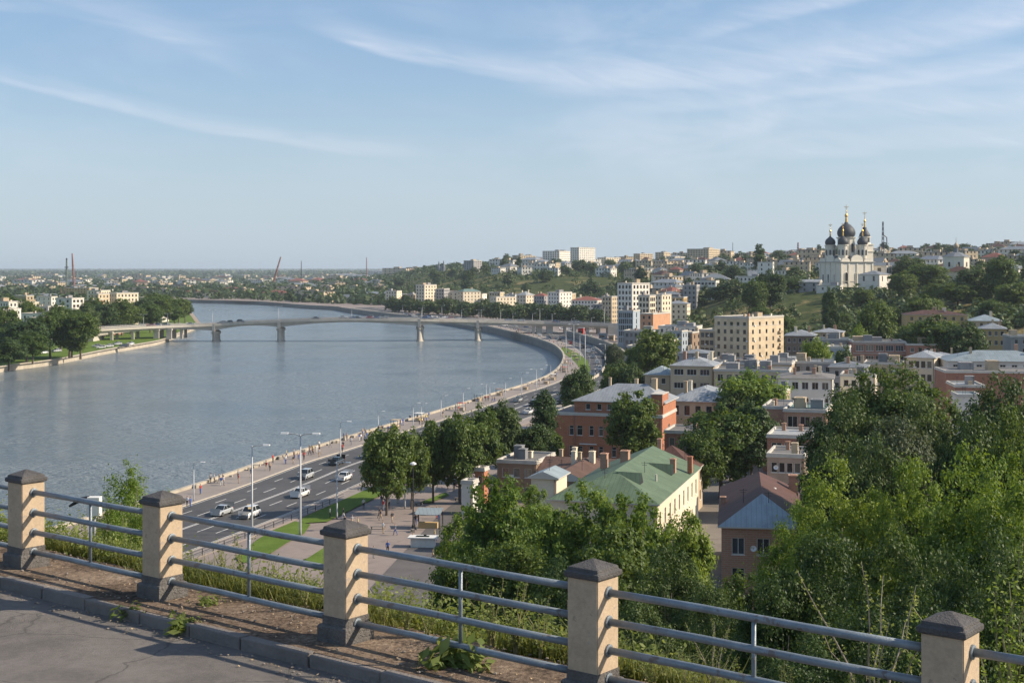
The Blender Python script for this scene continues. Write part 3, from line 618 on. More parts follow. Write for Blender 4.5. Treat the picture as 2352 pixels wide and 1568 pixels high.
pk = [(30, 640, 745, 100), (62, 615, 735, 95), (115, 640, 722, 80), (160, 650, 716, 85), (185, 640, 720, 70), (5, 620, 760, 70), (10, 700, 705, 70), (95, 690, 728, 60), (140, 700, 700, 60), (240, 850, 695, 60), (280, 860, 690, 60), (300, 880, 700, 55), (345, 900, 695, 50),
      (330, 960, 690, 55), (360, 1000, 676, 55), (385, 1040, 680, 50), (410, 1050, 685, 44), (425, 1080, 688, 36), (375, 1120, 676, 40), (60, 800, 690, 45), (85, 820, 700, 40), (200, 780, 700, 50), (215, 900, 688, 50), (400, 1010, 700, 40), (350, 1090, 672, 44), (20, 560, 775, 70), (75, 600, 765, 60), (165, 640, 765, 60), (20, 880, 680, 60)]
for i, (u, d, v_, w_) in enumerate(pk):
    tre('mid%d' % (i % 4), u, d, v_ + tr_rnd.uniform(-3, 3), w_, ['bushy tree in the park across the river, near the stone wall', 'leafy tree among the houses across the river', 'tree on the wooded point beyond the bridge'][0 if d < 720 else 1 if d < 940 and u < 330 else 2], g5 + (' by the wall' if d < 720 else ' among houses' if d < 940 and u < 330 else ' at the point'))
# street trees under the hill along the far quay
for i in range(34):
    u = 900 + i * 14.5 + tr_rnd.uniform(-5, 5); d = np.interp(u, [900, 1100, 1300, 1400], [1290, 1120, 960, 900]) + tr_rnd.uniform(-12, 40)
    tre('far%d' % (i % 4), u, d, zat(0, 1) * 0 + HZ + (EYE - tr_rnd.uniform(14, 19)) / d * F, tr_rnd.uniform(30, 50) * 1000 / d, 'street tree in front of the quayside apartment blocks', 'quayside street trees')
# hillside trees
church = lambda u, v: 1870 < u < 2070 and v > 560
cnt = 0; tries = 0
hlab = lambda u, d: ('tree on the steep wooded hillside above the quay', 'hillside trees above the quay') if u < 1240 else (('tree among the houses on the hilltop', 'hilltop trees') if d > 950 else ('tree on the slope around the church', 'trees around the church'))
placed = []
while cnt < 190 and tries < 6000:
    tries += 1; u = tr_rnd.uniform(880, 2380)
    d = math.exp(tr_rnd.uniform(math.log(620), math.log(2300))); x = (u - CU) / F * d; z = hill(x, d)
    if z < 9: continue
    if 1850 < u < 2085 and 800 < d < 1020: continue
    g = 14 if d < 1200 else 20
    if u > 1260 and u < 1500 and 1380 < d < 1600: continue
    if 1560 < u < 1900 and 700 < d < 860 and tr_rnd.random() < .75: continue
    if any(abs(x - a) < g and abs(d - b) < g * 1.6 for a, b in placed): continue
    vtop = HZ + (EYE - z - 9) / d * F
    if 1870 < u < 2060 and d < 900 and vtop < 668: continue
    placed.append((x, d)); h = tr_rnd.uniform(8, 13) * (1.15 if d > 1200 else 1); l, g_ = hlab(u, d)
    kk = 'mid%d' % tr_rnd.randint(0, 3) if d < 900 else 'far%d' % tr_rnd.randint(0, 3)
    if tr_rnd.random() < .04: kk = 'spruce0'; h = 18; l = 'dark pointed spruce rising above the hilltop houses'; g_ = 'hilltop spruces'
    tree(kk, x, d, z - .3, h, h * tr_rnd.uniform(.85, 1.25) * (.5 if kk == 'spruce0' else 1), l, g_); cnt += 1
for k, u, d, v_, w_, l in (('spruce0', 1744, 1180, 563, 26, 'tallest spruce on the skyline'), ('mid1', 2090, 900, 590, 70, 'broad tree right behind the church'), ('mid3', 2130, 850, 606, 80, 'broad tree between the church and the chapel'), ('mid0', 2075, 800, 625, 60, 'broad tree beside the church apse'), ('mid1', 2240, 760, 615, 85, 'large tree below the chapel'), ('mid0', 2300, 740, 590, 70, 'large tree beside the chapel'), ('mid2', 2200, 740, 650, 90, 'large tree on the slope under the chapel'), ('mid3', 2330, 690, 650, 80, 'large tree on the slope at the picture edge'), ('mid1', 1770, 800, 625, 70, 'big tree on the edge of the church terrace'), ('mid0', 1735, 790, 640, 55, 'big tree beside the church terrace wall'), ('mid3', 1830, 880, 640, 50, 'round tree just before the church'), ('mid2', 2030, 640, 700, 80, 'tree at the foot of the church hill'), ('mid0', 2120, 640, 680, 90, 'tree behind the ochre house')):
    tre(k, u, d, v_, w_, l, 'big trees of the church hill')
# woods too many to count: tufted slope scrub and far woods
def woods(name, label, pts, leaf, nl, m_, hmin, hmax):
    """pts (n,3) ground points: one leafy mound on each, all one mass"""
    rs = np.random.RandomState(5); pts = np.array(pts); n = len(pts); idx = np.repeat(np.arange(n), nl); h = rs.uniform(hmin, hmax, n)[idx][:, None]
    d = rs.normal(size=(len(idx), 3)); d /= np.linalg.norm(d, axis=1, keepdims=True); d[:, 2] = np.abs(d[:, 2])
    Q = leaf_quads(rs, pts[idx] + d * h * np.array([.55, .55, .9]), d + rs.normal(size=d.shape) * .35, leaf * h[:, 0], .8)
    return tag(link(name, quads_mesh(name, Q, [MATS[m_]])), label, 'woods', kind='stuff')
rr = random.Random(31); pt = []
for _ in range(9500):
    u = rr.uniform(870, 2420); d = math.exp(rr.uniform(math.log(600), math.log(2600))); x = (u - CU) / F * d; z = hill(x, d)
    if z < 6 or (1870 < u < 2070 and 850 < d < 1000): continue
    grassy = bump2(x, d, 55) > .6 or (1180 < u < 1450 and 1400 < d < 1580 and rr.random() < .8) or (1540 < u < 1900 and 700 < d < 870 and bump2(x, d, 21) > -.35)
    if grassy and rr.random() < .85: continue
    if z > 40 and rr.random() < .25: continue
    pt.append((x, d, z))
woods('hillside_scrub', 'dense green scrub and bushes covering the hillside', pt, .36, 30, 'leaf_far', 2.5, 7.5)
pt = []
for _ in range(9000):
    d = math.exp(rr.uniform(math.log(1300), math.log(9000))); u = rr.uniform(-500, 1150 if d > 2500 else 900); x = (u - CU) / F * d
    wl = d > np.interp(u, [-500, 345, 430, 600, 776, 900], [2080, 1960, 1870, 1730, 1560, 1500]) + 15
    lb = u < 340 and 760 < d < 1700 and x > -2500 and d < np.interp(u, [0, 340], [1800, 1600])
    if not (wl or lb): continue
    if bump2(x, d, 170) + bump2(x, d, 60) * .6 > (.75 if d < 2600 else .35): continue
    pt.append((x, d, max(3.5, hill(x, d))))
woods('distant_woods', 'belts of distant trees between the houses of the plain', pt, .45, 16, 'leaf_far', 8, 15)
pt = []
for _ in range(9000):
    d = math.exp(rr.uniform(math.log(7000), math.log(26000))); u = rr.uniform(-700, 1500)
    pt.append(((u - CU) / F * d, d, 4 + (d - 7000) / 19000 * 24))
woods('forest_horizon', 'far blue forest running along the horizon', pt, .8, 9, 'leaf_far', 14, 26)
def farfloor(x, y): return 3.9 + max(0, (y - 7000)) / 19000 * 24 if y > 7000 else 3.9
mat('farfield', (.06, .085, .035), 1, .3, .002, col2=(.10, .12, .05), spec=.1)
for nm, us, ds_, fn in (('plain', [-900 + i * 60 for i in range(34)], [2150, 3000, 4500, 7000, 10000, 15000, 20000, 26000, 40000], farfloor),):
    me_ = grid_mesh(nm, us, ds_, lambda x, y: fn(x, y) + .6, 'farfield'); struct(me_)
# ---------------- buildings ----------------
WALLS = dict(brick=(.44, .155, .062), brick2=(.36, .145, .08), brickp=(.42, .23, .14), beige=(.62, .50, .34), tan=(.47, .37, .25), ochre=(.52, .36, .17), cream=(.70, .61, .46), white=(.72, .68, .60), grey=(.36, .35, .34), dgrey=(.22, .225, .23), pink=(.44, .33, .26), brown=(.27, .19, .13), bluegrey=(.33, .38, .42), orange=(.50, .27, .16))
for k, c in WALLS.items():
    mat('w_' + k, c, .9, .10, .35, pattern='brick' if k.startswith('brick') else ('slab' if k in ('beige', 'grey') else None), rand=.06, stain=.35, bump=.25, bscale=9)
ROOFS = dict(metal=(.30, .32, .335), blue=(.29, .345, .365), greenr=(.115, .165, .105), redbrown=(.10, .052, .042), rust=(.12, .072, .055), dark=(.09, .095, .10), tar=(.175, .165, .155), pale=(.42, .425, .41), slate=(.17, .19, .21), teal=(.16, .24, .22), red=(.26, .10, .075))
for k, c in ROOFS.items():
    mat('r_' + k, c, .55 if k in ('metal', 'blue', 'pale') else .75, .16, .5, pattern='seam' if k not in ('tar', 'dark', 'slate') else None, rand=.08, stain=.6, spec=.25, metal=.1 if k in ('metal', 'blue', 'pale') else 0)
mat('frame_white', (.68, .67, .63), .6, .08, 2); mat('frame_dark', (.10, .085, .07), .6, .1, 2); mat('trim', (.52, .49, .43), .85, .12, .8, stain=.3)
mat('gold', (.62, .40, .12), .42, .08, 3, metal=.9); mat('dome', (.05, .055, .06), .6, .25, 2, spec=.4); mat('churchwhite', (.74, .68, .56), .9, .05, .3, stain=.18)
mat('satdish', (.7, .7, .68), .5, .05); mat('steelred', (.30, .14, .11), .6, .2, 1); mat('ruststeel', (.24, .16, .11), .7, .2, 1)
def glassmat(name, a, b_):
    m = bpy.data.materials.new(name); m.use_nodes = True; t = NT(m.node_tree); b = t.t.nodes['Principled BSDF']; oi = t.n('ShaderNodeObjectInfo')
    t.l(t.ramp(oi.outputs['Random'], [(0, a), (.55, b_), (.8, (.12, .115, .10)), (1, (.30, .27, .22))], 'CONSTANT'), b.inputs['Base Color'])
    b.inputs['Roughness'].default_value = .12; b.inputs['Specular IOR Level'].default_value = .6; MATS[name] = m
glassmat('glass', (.015, .02, .025), (.04, .05, .06))
WM = {}
def win_mesh(w_, h, style, lod):
    k = (round(w_, 2), round(h, 2), style, lod)
    if k in WM: return WM[k]
    dp = .18; b = MB(); b.face([(-w_ / 2, dp, 0), (w_ / 2, dp, 0), (w_ / 2, dp, h), (-w_ / 2, dp, h)]); pane = b.mesh('window', MATS['glass']); fr = None
    if lod < 2:
        b = MB(); t = .075; y0, y1 = dp - .06, dp - .004
        b.box(-w_ / 2, -w_ / 2 + t, y0, y1, 0, h); b.box(w_ / 2 - t, w_ / 2, y0, y1, 0, h)
        b.box(-w_ / 2 + t, w_ / 2 - t, y0, y1, 0, t); b.box(-w_ / 2 + t, w_ / 2 - t, y0, y1, h - t, h)
        n = max(1, int(w_ / .75)) if style != 'single' else 1
        for i in range(1, n): x = -w_ / 2 + w_ * i / n; b.box(x - t * .45, x + t * .45, y0 + .01, y1, t, h - t)
        if style == 'trans': b.box(-w_ / 2 + t, w_ / 2 - t, y0 + .004, y1, h * .68, h * .68 + t * .8)
        b.box(-w_ / 2 - .08, w_ / 2 + .08, -.09, dp - .07, -.09, -.005)
        fr = b.mesh('frame', MATS['frame_dark' if style == 'dark' else 'frame_white'])
    WM[k] = (pane, fr); return WM[k]
def wallholes(b, p0, p1, z0, z1, holes, mi=0, depth=.2):
    """wall p0->p1 (outside on the right) with real window openings (s0, s1, h0, h1)"""
    p0, p1 = Vector((*p0, 0)), Vector((*p1, 0)); L = (p1 - p0).length; t = (p1 - p0) / L; nin = Vector((-t.y, t.x, 0)) * depth; Z = Vector((0, 0, 1))
    xs = sorted({0, L, *[h[0] for h in holes], *[h[1] for h in holes]}); zs = sorted({z0, z1, *[h[2] for h in holes], *[h[3] for h in holes]})
    for i in range(len(xs) - 1):
        run = None
        for j in range(len(zs) - 1):
            cx, cz = (xs[i] + xs[i + 1]) / 2, (zs[j] + zs[j + 1]) / 2
            if any(h[0] < cx < h[1] and h[2] < cz < h[3] for h in holes): continue
            a, e, z_, y_ = xs[i], xs[i + 1], zs[j], zs[j + 1]
            b.face([p0 + t * a + Z * z_, p0 + t * e + Z * z_, p0 + t * e + Z * y_, p0 + t * a + Z * y_], mi, [(a, z_), (e, z_), (e, y_), (a, y_)])
    for s0, s1, h0, h1 in holes:
        a, e = p0 + t * s0, p0 + t * s1
        for q in ((a + Z * h0, a + nin + Z * h0, a + nin + Z * h1, a + Z * h1), (e + nin + Z * h0, e + Z * h0, e + Z * h1, e + nin + Z * h1),
                  (a + Z * h0, e + Z * h0, e + nin + Z * h0, a + nin + Z * h0), (a + nin + Z * h1, e + nin + Z * h1, e + Z * h1, a + Z * h1)): b.face(q, mi)
br_ = random.Random(2024)
def roof_hip(b, w_, d_, z, rise, o=.4, ins0=None, ins1=None, mi=0, mg=1):
    """hipped (ins>0) or gabled (ins=0) roof over a w x d rectangle centred on the origin, ridge along the longer side"""
    sw = w_ > d_; L, Wd = (w_, d_) if sw else (d_, w_); X, Y = L / 2 + o, Wd / 2 + o
    ins0 = Wd / 2 + o if ins0 is None else ins0; ins1 = Wd / 2 + o if ins1 is None else ins1
    if X * 2 < ins0 + ins1: k = X * 2 / (ins0 + ins1); ins0 *= k * .98; ins1 *= k * .98
    T = (lambda x, y, z_: (x, y, z_)) if sw else (lambda x, y, z_: (-y, x, z_))
    c = [T(-X, -Y, z), T(X, -Y, z), T(X, Y, z), T(-X, Y, z)]; r0, r1 = T(-X + ins0, 0, z + rise), T(X - ins1, 0, z + rise); sl = math.hypot(Y, rise)
    b.face([c[0], c[1], r1, r0], mi, [(0, 0), (2 * X, 0), (2 * X - ins1, sl), (ins0, sl)]); b.face([c[2], c[3], r0, r1], mi, [(0, 0), (2 * X, 0), (2 * X - ins0, sl), (ins1, sl)])
    for (p, q, r, ins) in ((c[3], c[0], r0, ins0), (c[1], c[2], r1, ins1)): b.face([p, q, r], mi if ins > .1 else mg, [(0, 0), (2 * Y, 0), (Y, sl)])
    lo = [(p[0], p[1], z - .16) for p in c]
    for i in range(4): k = (i + 1) % 4; b.face([lo[i], lo[k], c[k], c[i]], mg)
    b.face(lo[::-1], mg)
def chimney(parent, x, y, z0, z1, s=.55, m_='w_brickp', name='chimney', cap=True):
    b = MB(); b.box(x - s / 2, x + s / 2, y - s / 2 * 1.3, y + s / 2 * 1.3, z0, z1); 
    if cap: b.box(x - s / 2 - .07, x + s / 2 + .07, y - s / 2 * 1.3 - .07, y + s / 2 * 1.3 + .07, z1, z1 + .13); b.box(x - s * .3, x + s * .3, y - s * .3, y + s * .3, z1 + .13, z1 + .2)
    return b.build(name, MATS[m_], parent)
def loc_in(r, p):
    p = Vector(p) - r.location; a = r.rotation_euler.z; return Vector((p.x * math.cos(a) + p.y * math.sin(a), -p.x * math.sin(a) + p.y * math.cos(a), p.z))
def bld(label, ue, d, ul, ur, vt, wall='beige', roof='tar', kind='flat', rise=None, th=17, fh=3.2, nl=None, nr=None, ww=1.2, wh=1.6, style='white', depth=14, zb=None, group=None, cat='building', name=None, ins0=None, ins1=None, clutter=2, top=.8, ztop=None, rows=None, band=False, skipw=0.0, bal=0, wl=None):
    xe = (ue - CU) / F * d; A = Vector((-math.cos(R(th)), math.sin(R(th)))); B = Vector((math.sin(R(th)), math.cos(R(th))))
    def solve(u, v): t = (u - CU) / F; return (t * d - xe) / (v.x - t * v.y)
    wl = wl or (solve(ul, A) if ul is not None else 10); wr = min(solve(ur, B), 60) if ur is not None else depth
    if wr < 1 or wr > 59: wr = depth
    if rise and d > 290: rise *= .62
    c = Vector((xe, d)) + A * wl / 2 + B * wr / 2; zt = ztop if ztop is not None else zat(vt, d)
    if zb is None: zb = min(G(p.x, p.y) for p in (Vector((xe, d)), Vector((xe, d)) + A * wl, c)) - .6
    H = zt - zb; lod = 0 if d < 330 else (1 if d < 560 else 2)
    r = thing(name or ('house' if cat == 'house' else 'building'), label, cat, (c.x, c.y, zb), -R(th), group)
    b = MB(); hx, hy = wl / 2, wr / 2; wins = []
    for (p0, p1, n, L, rz_) in (((-hx, -hy), (hx, -hy), nl, wl, 0), ((hx, -hy), (hx, hy), nr, wr, R(90))):
        n = max(0, int((L - .8) / (ww * 2.1))) if n is None else n; holes = []
        if n:
            pitch = (L - 1.0) / n; k = 0; z = H - top - wh
            while z > max(.9, 0) and (rows is None or k < rows):
                for i in range(n):
                    if br_.random() < skipw: continue
                    s = .5 + pitch * (i + .5); w1 = min(ww, pitch * .8); holes.append((s - w1 / 2, s + w1 / 2, z, z + wh)); wins.append((p0, p1, s, z, w1, rz_))
                z -= fh; k += 1
        wallholes(b, p0, p1, 0, H, holes)
    wallholes(b, (hx, hy), (-hx, hy), 0, H, []); wallholes(b, (-hx, hy), (-hx, -hy), 0, H, [])
    adopt(b.build('wall', MATS['w_' + wall], r))
    for p0, p1, s, z, w1, rz_ in wins[:100]:
        pane, fr = win_mesh(w1, wh, style, lod); t = (Vector(p1) - Vector(p0)).normalized(); p = Vector(p0) + t * s
        o = part('window', pane, r, (p.x, p.y, z), rz_)
        if fr: part('frame', fr, o)
    b = MB(); rm = MATS['r_' + roof]; tm = MATS['trim']
    if kind == 'flat':
        b.box(-hx - .18, hx + .18, -hy - .18, hy + .18, H - .02, H + .22, 1); q = .25
        for x0, x1, y0, y1 in ((-hx - .1, hx + .1, -hy - .1, -hy + q), (-hx - .1, hx + .1, hy - q, hy + .1), (-hx - .1, -hx + q, -hy + q, hy - q), (hx - q, hx + .1, -hy + q, hy - q)): b.box(x0, x1, y0, y1, H + .22, H + .62, 1, False)
        b.face([(-hx + q, -hy + q, H + .26), (hx - q, -hy + q, H + .26), (hx - q, hy - q, H + .26), (-hx + q, hy - q, H + .26)], 0)
    else: roof_hip(b, wl, wr, H + .16, rise or min(wl, wr) * .15, .45, ins0 if kind == 'hip' else 0, ins1 if kind == 'hip' else 0)
    rf = adopt(b.build('roof', [rm, tm], r)); rs_ = (rise or min(wl, wr) * .15) if kind != 'flat' else 0
    for i in range(clutter):
        x, y = br_.uniform(-.35, .35) * wl, br_.uniform(-.3, .35) * wr; s = br_.uniform(.5, .9)
        if kind == 'flat' and br_.random() < .4: chimney(rf, x, y, H + .2, H + br_.uniform(1.6, 2.6), min(wl, wr) * br_.uniform(.16, .3), 'w_' + br_.choice(['grey', 'tan', 'dgrey']), 'roof_hut')
        else: chimney(rf, x, y, H + rs_ * .15, H + rs_ * 1.0 + br_.uniform(.9, 1.5), s, 'w_' + br_.choice(['brickp', 'tan', 'cream']))
    if d < 620 and kind == 'flat' or d < 420:
        for i in range(2):
            x, y = br_.uniform(-.4, .4) * wl, br_.uniform(-.4, 0) * wr; z = H + rs_ * .5 + .2; b = MB(); b.tube([(x, y, z - .6), (x, y, z + 2.0)], .035, 4); b.tube([(x - .5, y, z + 1.8), (x + .5, y, z + 1.8)], .025, 4); b.tube([(x - .35, y, z + 1.5), (x + .35, y, z + 1.5)], .025, 4); b.build('antenna', MATS['dark'], rf)
        b = MB(); b.tube([(hx - .25, -hy - .09, 0), (hx - .25, -hy - .09, H)], .07, 6); b.build('drainpipe', MATS['ruststeel'], r)
        for p0, p1, s, z, w1, rz_ in wins:
            if br_.random() < .14 and z > 3:
                t = (Vector(p1) - Vector(p0)).normalized(); p = Vector(p0) + t * (s + w1 / 2 + .55); n_ = Vector((t.y, -t.x)); b = MB(); b.obox((p.x + n_.x * .18, p.y + n_.y * .18, z + .2), (t.x * .38, t.y * .38, 0), (n_.x * .17, n_.y * .17, 0), (0, 0, .27)); adopt(b.build('air_conditioner', MATS['satdish'], r))
            elif br_.random() < .05:
                t = (Vector(p1) - Vector(p0)).normalized(); p = Vector(p0) + t * (s - w1 / 2 - .4); n_ = Vector((t.y, -t.x)); b = MB(); q = Vector((p.x + n_.x * .3, p.y + n_.y * .3, z + .8)); b.tube([q, q + Vector((n_.x * .1, n_.y * .1, .04)), q + Vector((n_.x * .14, n_.y * .14, .05))], [.08, .3, .38], 10, cap=False); b.tube([q, q - Vector((n_.x * .3, n_.y * .3, .1))], .03, 4); adopt(b.build('satellite_dish', MATS['satdish'], r))
    if band:
        b = MB(); z = H - fh
        b.box(-hx - .07, hx + .07, -hy - .07, -hy, z - .1, z + .1); b.box(hx, hx + .07, -hy, hy, z - .1, z + .1); b.box(-hx - .1, hx + .1, -hy - .1, -hy, H - .5, H - .32); b.box(hx, hx + .1, -hy, hy, H - .5, H - .32); adopt(b.build('cornice', tm, r))
    if bal:
        pitch = (wr - 1.0) / max(1, (nr or 4))
        for k in range(bal):
            z = H - top - wh - fh * (k + 1) - .15; b = MB(); y = hy - .5 - pitch * .5
            b.box(hx, hx + .9, y - 1.3, y + 1.3, z, z + .12); b.box(hx + .84, hx + .9, y - 1.3, y + 1.3, z + .12, z + .9); b.box(hx, hx + .84, y - 1.3, y - 1.24, z + .12, z + .9); b.box(hx, hx + .84, y + 1.24, y + 1.3, z + .12, z + .9); adopt(b.build('balcony', MATS['w_tan'], r))
    r['_h'] = H; return r
# --- the green-roofed house
r = bld('long white house with a faded green sheet-metal roof', 1509, 187.4, 1265, 1604, 1160, 'cream', 'greenr', 'hip', 3.2, 16.5, nl=5, nr=9, ww=1.15, wh=2.3, fh=4.1, zb=3.5, clutter=0, ins1=.05, top=1.3, style='trans')
rf = [k for k in KIDS[r.name] if k.name.startswith('roof')][0]
for u, v, z, a, s, m_ in ((1546, 1085, 13.2, 2.0, .8, 'w_brickp'), (1436, 1054, 15.2, 1.2, 1.2, 'w_brickp'), (1585, 1072, 13.6, 1.5, .7, 'w_brick'), (1388, 1062, 14.5, 1.3, 1.0, 'w_brickp')):
    p = loc_in(r, P(u, v, z)); chimney(rf, p.x, p.y, p.z - .9, p.z + a, s, m_)
p = loc_in(r, P(1507, 1113, 13.0)); b = MB(); b.tube([(p.x, p.y, p.z - .5), (p.x, p.y, p.z + 1.5)], .16, 10); b.build('vent_pipe', MATS['trim'], rf)
for u, v, z in ((1474, 1121, 13.3), (1546, 1088, 13.3)):
    p = loc_in(r, P(u, v, z)); b = MB(); x, y = p.x, p.y; z_ = r['_h'] + .1 + 3.2 * (1 - x / 8.2); L = 3.9
    b.face([(x, y - 1.2, z_), (x, y + 1.2, z_), (x, y, z_ + 1.5)], 1); b.face([(x, y - 1.2, z_), (x, y, z_ + 1.5), (x - L, y, z_ + 1.6)], 0); b.face([(x, y + 1.2, z_), (x - L, y, z_ + 1.6), (x, y, z_ + 1.5)], 0); b.build('dormer', [MATS['r_greenr'], MATS['dark']], rf)
bld('plain house end with a dull red metal roof joined behind the green roof', 1594, 226, 1470, None, 1082, 'tan', 'redbrown', 'hip', 3.4, 16.5, depth=9, zb=3.5, clutter=1, nl=0, nr=2)
# --- the orange brick building
r = bld('three-storey orange brick building with white windows and a grey metal roof', 1521, 283, 1268, 1553, 960, 'brick', 'tar', 'flat', th=17.5, nl=0, nr=3, ww=1.0, wh=2.0, fh=4.3, zb=3.5, clutter=0, top=2.2, style='trans')
H = r['_h']; wm = [k for k in KIDS[r.name] if k.name.startswith('wall')][0]; C.objects.unlink(wm); KIDS[r.name].remove(wm)
wl_ = max(v.co.x for v in wm.data.vertices) * 2; wr_ = max(v.co.y for v in wm.data.vertices) * 2; b = MB(); hx, hy = wl_ / 2, wr_ / 2; holes = []; Wn = []
for z in (H - 4.1, H - 8.3):
    for u in (1314, 1333, 1360, 1382, 1412, 1440, 1470, 1500):
        p = loc_in(r, D(u, 284 + (1521 - u) * .025)); w1 = .95 if u != 1333 else 1.25; s = p.x + hx; holes.append((s - w1 / 2, s + w1 / 2, z, z + 2.05)); Wn.append((p.x, z, w1, 2.05))
wallholes(b, (-hx, -hy), (hx, -hy), 0, H, holes); wallholes(b, (hx, hy), (-hx, hy), 0, H, []); wallholes(b, (-hx, hy), (-hx, -hy), 0, H, [])
hr = [(3 - .5, 3 + .5, H - 4.6, H - 2.4), (7 - .9, 7 + .9, H - 4.4, H - 1.9), (7 - .5, 7 + .5, H - 8.6, H - 6.6)]; wallholes(b, (hx, -hy), (hx, hy), 0, H, hr); b.build('wall', MATS['w_brick'], r)
for k in [k for k in KIDS[r.name] if k.name.startswith('window')]:
    for q in KIDS.get(k.name, []): C.objects.unlink(q)
    C.objects.unlink(k)
for x, z, w1, h in Wn: pane, fr = win_mesh(w1, h, 'trans', 0); o = part('window', pane, r, (x, -hy, z)); part('frame', fr, o)
for s0, s1, a, e in hr: pane, fr = win_mesh(s1 - s0, e - a, 'trans', 0); o = part('window', pane, r, (hx, -hy + (s0 + s1) / 2, a), R(90)); part('frame', fr, o)
H2 = zat(926, 285) - 3.5; x0 = loc_in(r, D(1314, 288)).x; b = MB(); hol = []; W2 = []
for u in (1342, 1370, 1395, 1422, 1450, 1480, 1505):
    p = loc_in(r, D(u, 286)); s = p.x - x0; hol.append((s - .5, s + .5, H2 - 1.65, H2 - .4)); W2.append(p.x)
wallholes(b, (x0, -hy + 1.2), (hx - .05, -hy + 1.2), H + .2, H2, hol); wallholes(b, (hx - .05, -hy + 1.2), (hx - .05, hy - .1), H + .2, H2, []); wallholes(b, (hx - .05, hy - .1), (x0, hy - .1), H + .2, H2, []); wallholes(b, (x0, hy - .1), (x0, -hy + 1.2), H + .2, H2, [])
up = b.build('upper_storey', MATS['w_brick'], r)
for x in W2: pane, fr = win_mesh(1.0, 1.25, 'single', 0); o = part('window', pane, up, (x, -hy + 1.2, H2 - 1.65)); link('frame', fr, o); 
b = MB(); cx = (x0 + hx) / 2; roof_hip(b, hx - x0, hy * 2 - 1.2, H2 + .16, 3.2, .55, 8.0, 5.5)
b.v = [(x + cx, y + .6, z) for x, y, z in b.v]; ro = b.build('roof', [MATS['r_metal'], MATS['trim']], r)
for x, y, s, a in ((cx + 6, 1, 1.1, 4.4), (cx - 4, 3, .5, 4.2), (cx + 1.5, 4, .7, 4.0)): chimney(ro, x, y, H2, H2 + a, s, 'w_tan')
b = MB(); b.box(hx - 2.3, hx + .02, -hy + .02, -hy + 6.5, H2 - .3, H2 + 1.9); b.box(hx - 2.45, hx + .12, -hy - .1, -hy + 6.6, H2 + 1.9, H2 + 2.05, 1); b.build('corner_parapet', [MATS['w_brick'], MATS['trim']], r)
b = MB(); b.tube([(-hx + .4, -hy - .1, 0), (-hx + .4, -hy - .1, H)], .07, 8); b.tube([(-hx + 4.8, -hy - .1, 0), (-hx + 4.8, -hy - .1, H)], .07, 8); b.build('drainpipe', MATS['ruststeel'], r)
b = MB(); b.box(-hx + 6, -hx + 9.6, -hy - .55, -hy - .01, H - 5.9, H - 5.72); b.build('window_ledge', MATS['frame_white'], r)
# --- the brick house at the lower right
r = bld('low brick house with a ribbed pale blue front hip and brown-red roof', 1850, 166, 1657, None, 1216, 'brickp', 'blue', 'hip', 3.0, 9, wl=None, depth=30, zb=4.5, clutter=0, nl=3, nr=5, ww=1.5, wh=2.0, top=1.2, style='white', ins0=7, ins1=5, fh=3.6)
rf = [k for k in KIDS[r.name] if k.name.startswith('roof')][0]; rf.data.materials.append(MATS['r_redbrown'])
for p in rf.data.polygons:
    if p.material_index == 0 and abs(p.normal.x) > abs(p.normal.y): p.material_index = 2
for u, v, z, a, s, m_ in ((1661, 1172, 12.4, 1.7, .7, 'w_brickp'), (1775, 1135, 14.2, .7, .8, 'w_white'), (1822, 1112, 14.4, 1.2, 1.2, 'w_brickp')):
    p = loc_in(r, P(u, v, z)); chimney(rf, max(-7, min(7, p.x)), p.y, p.z - 1.5, p.z + a, s, m_)
b = MB(); p = loc_in(r, P(1658, 1215, 11.4)); b.tube([(p.x + .2, p.y - .1, p.z), (p.x + .35, p.y - .15, p.z - .8), (p.x + .35, p.y - .15, 0)], .07, 8); b.build('drainpipe', MATS['trim'], r)
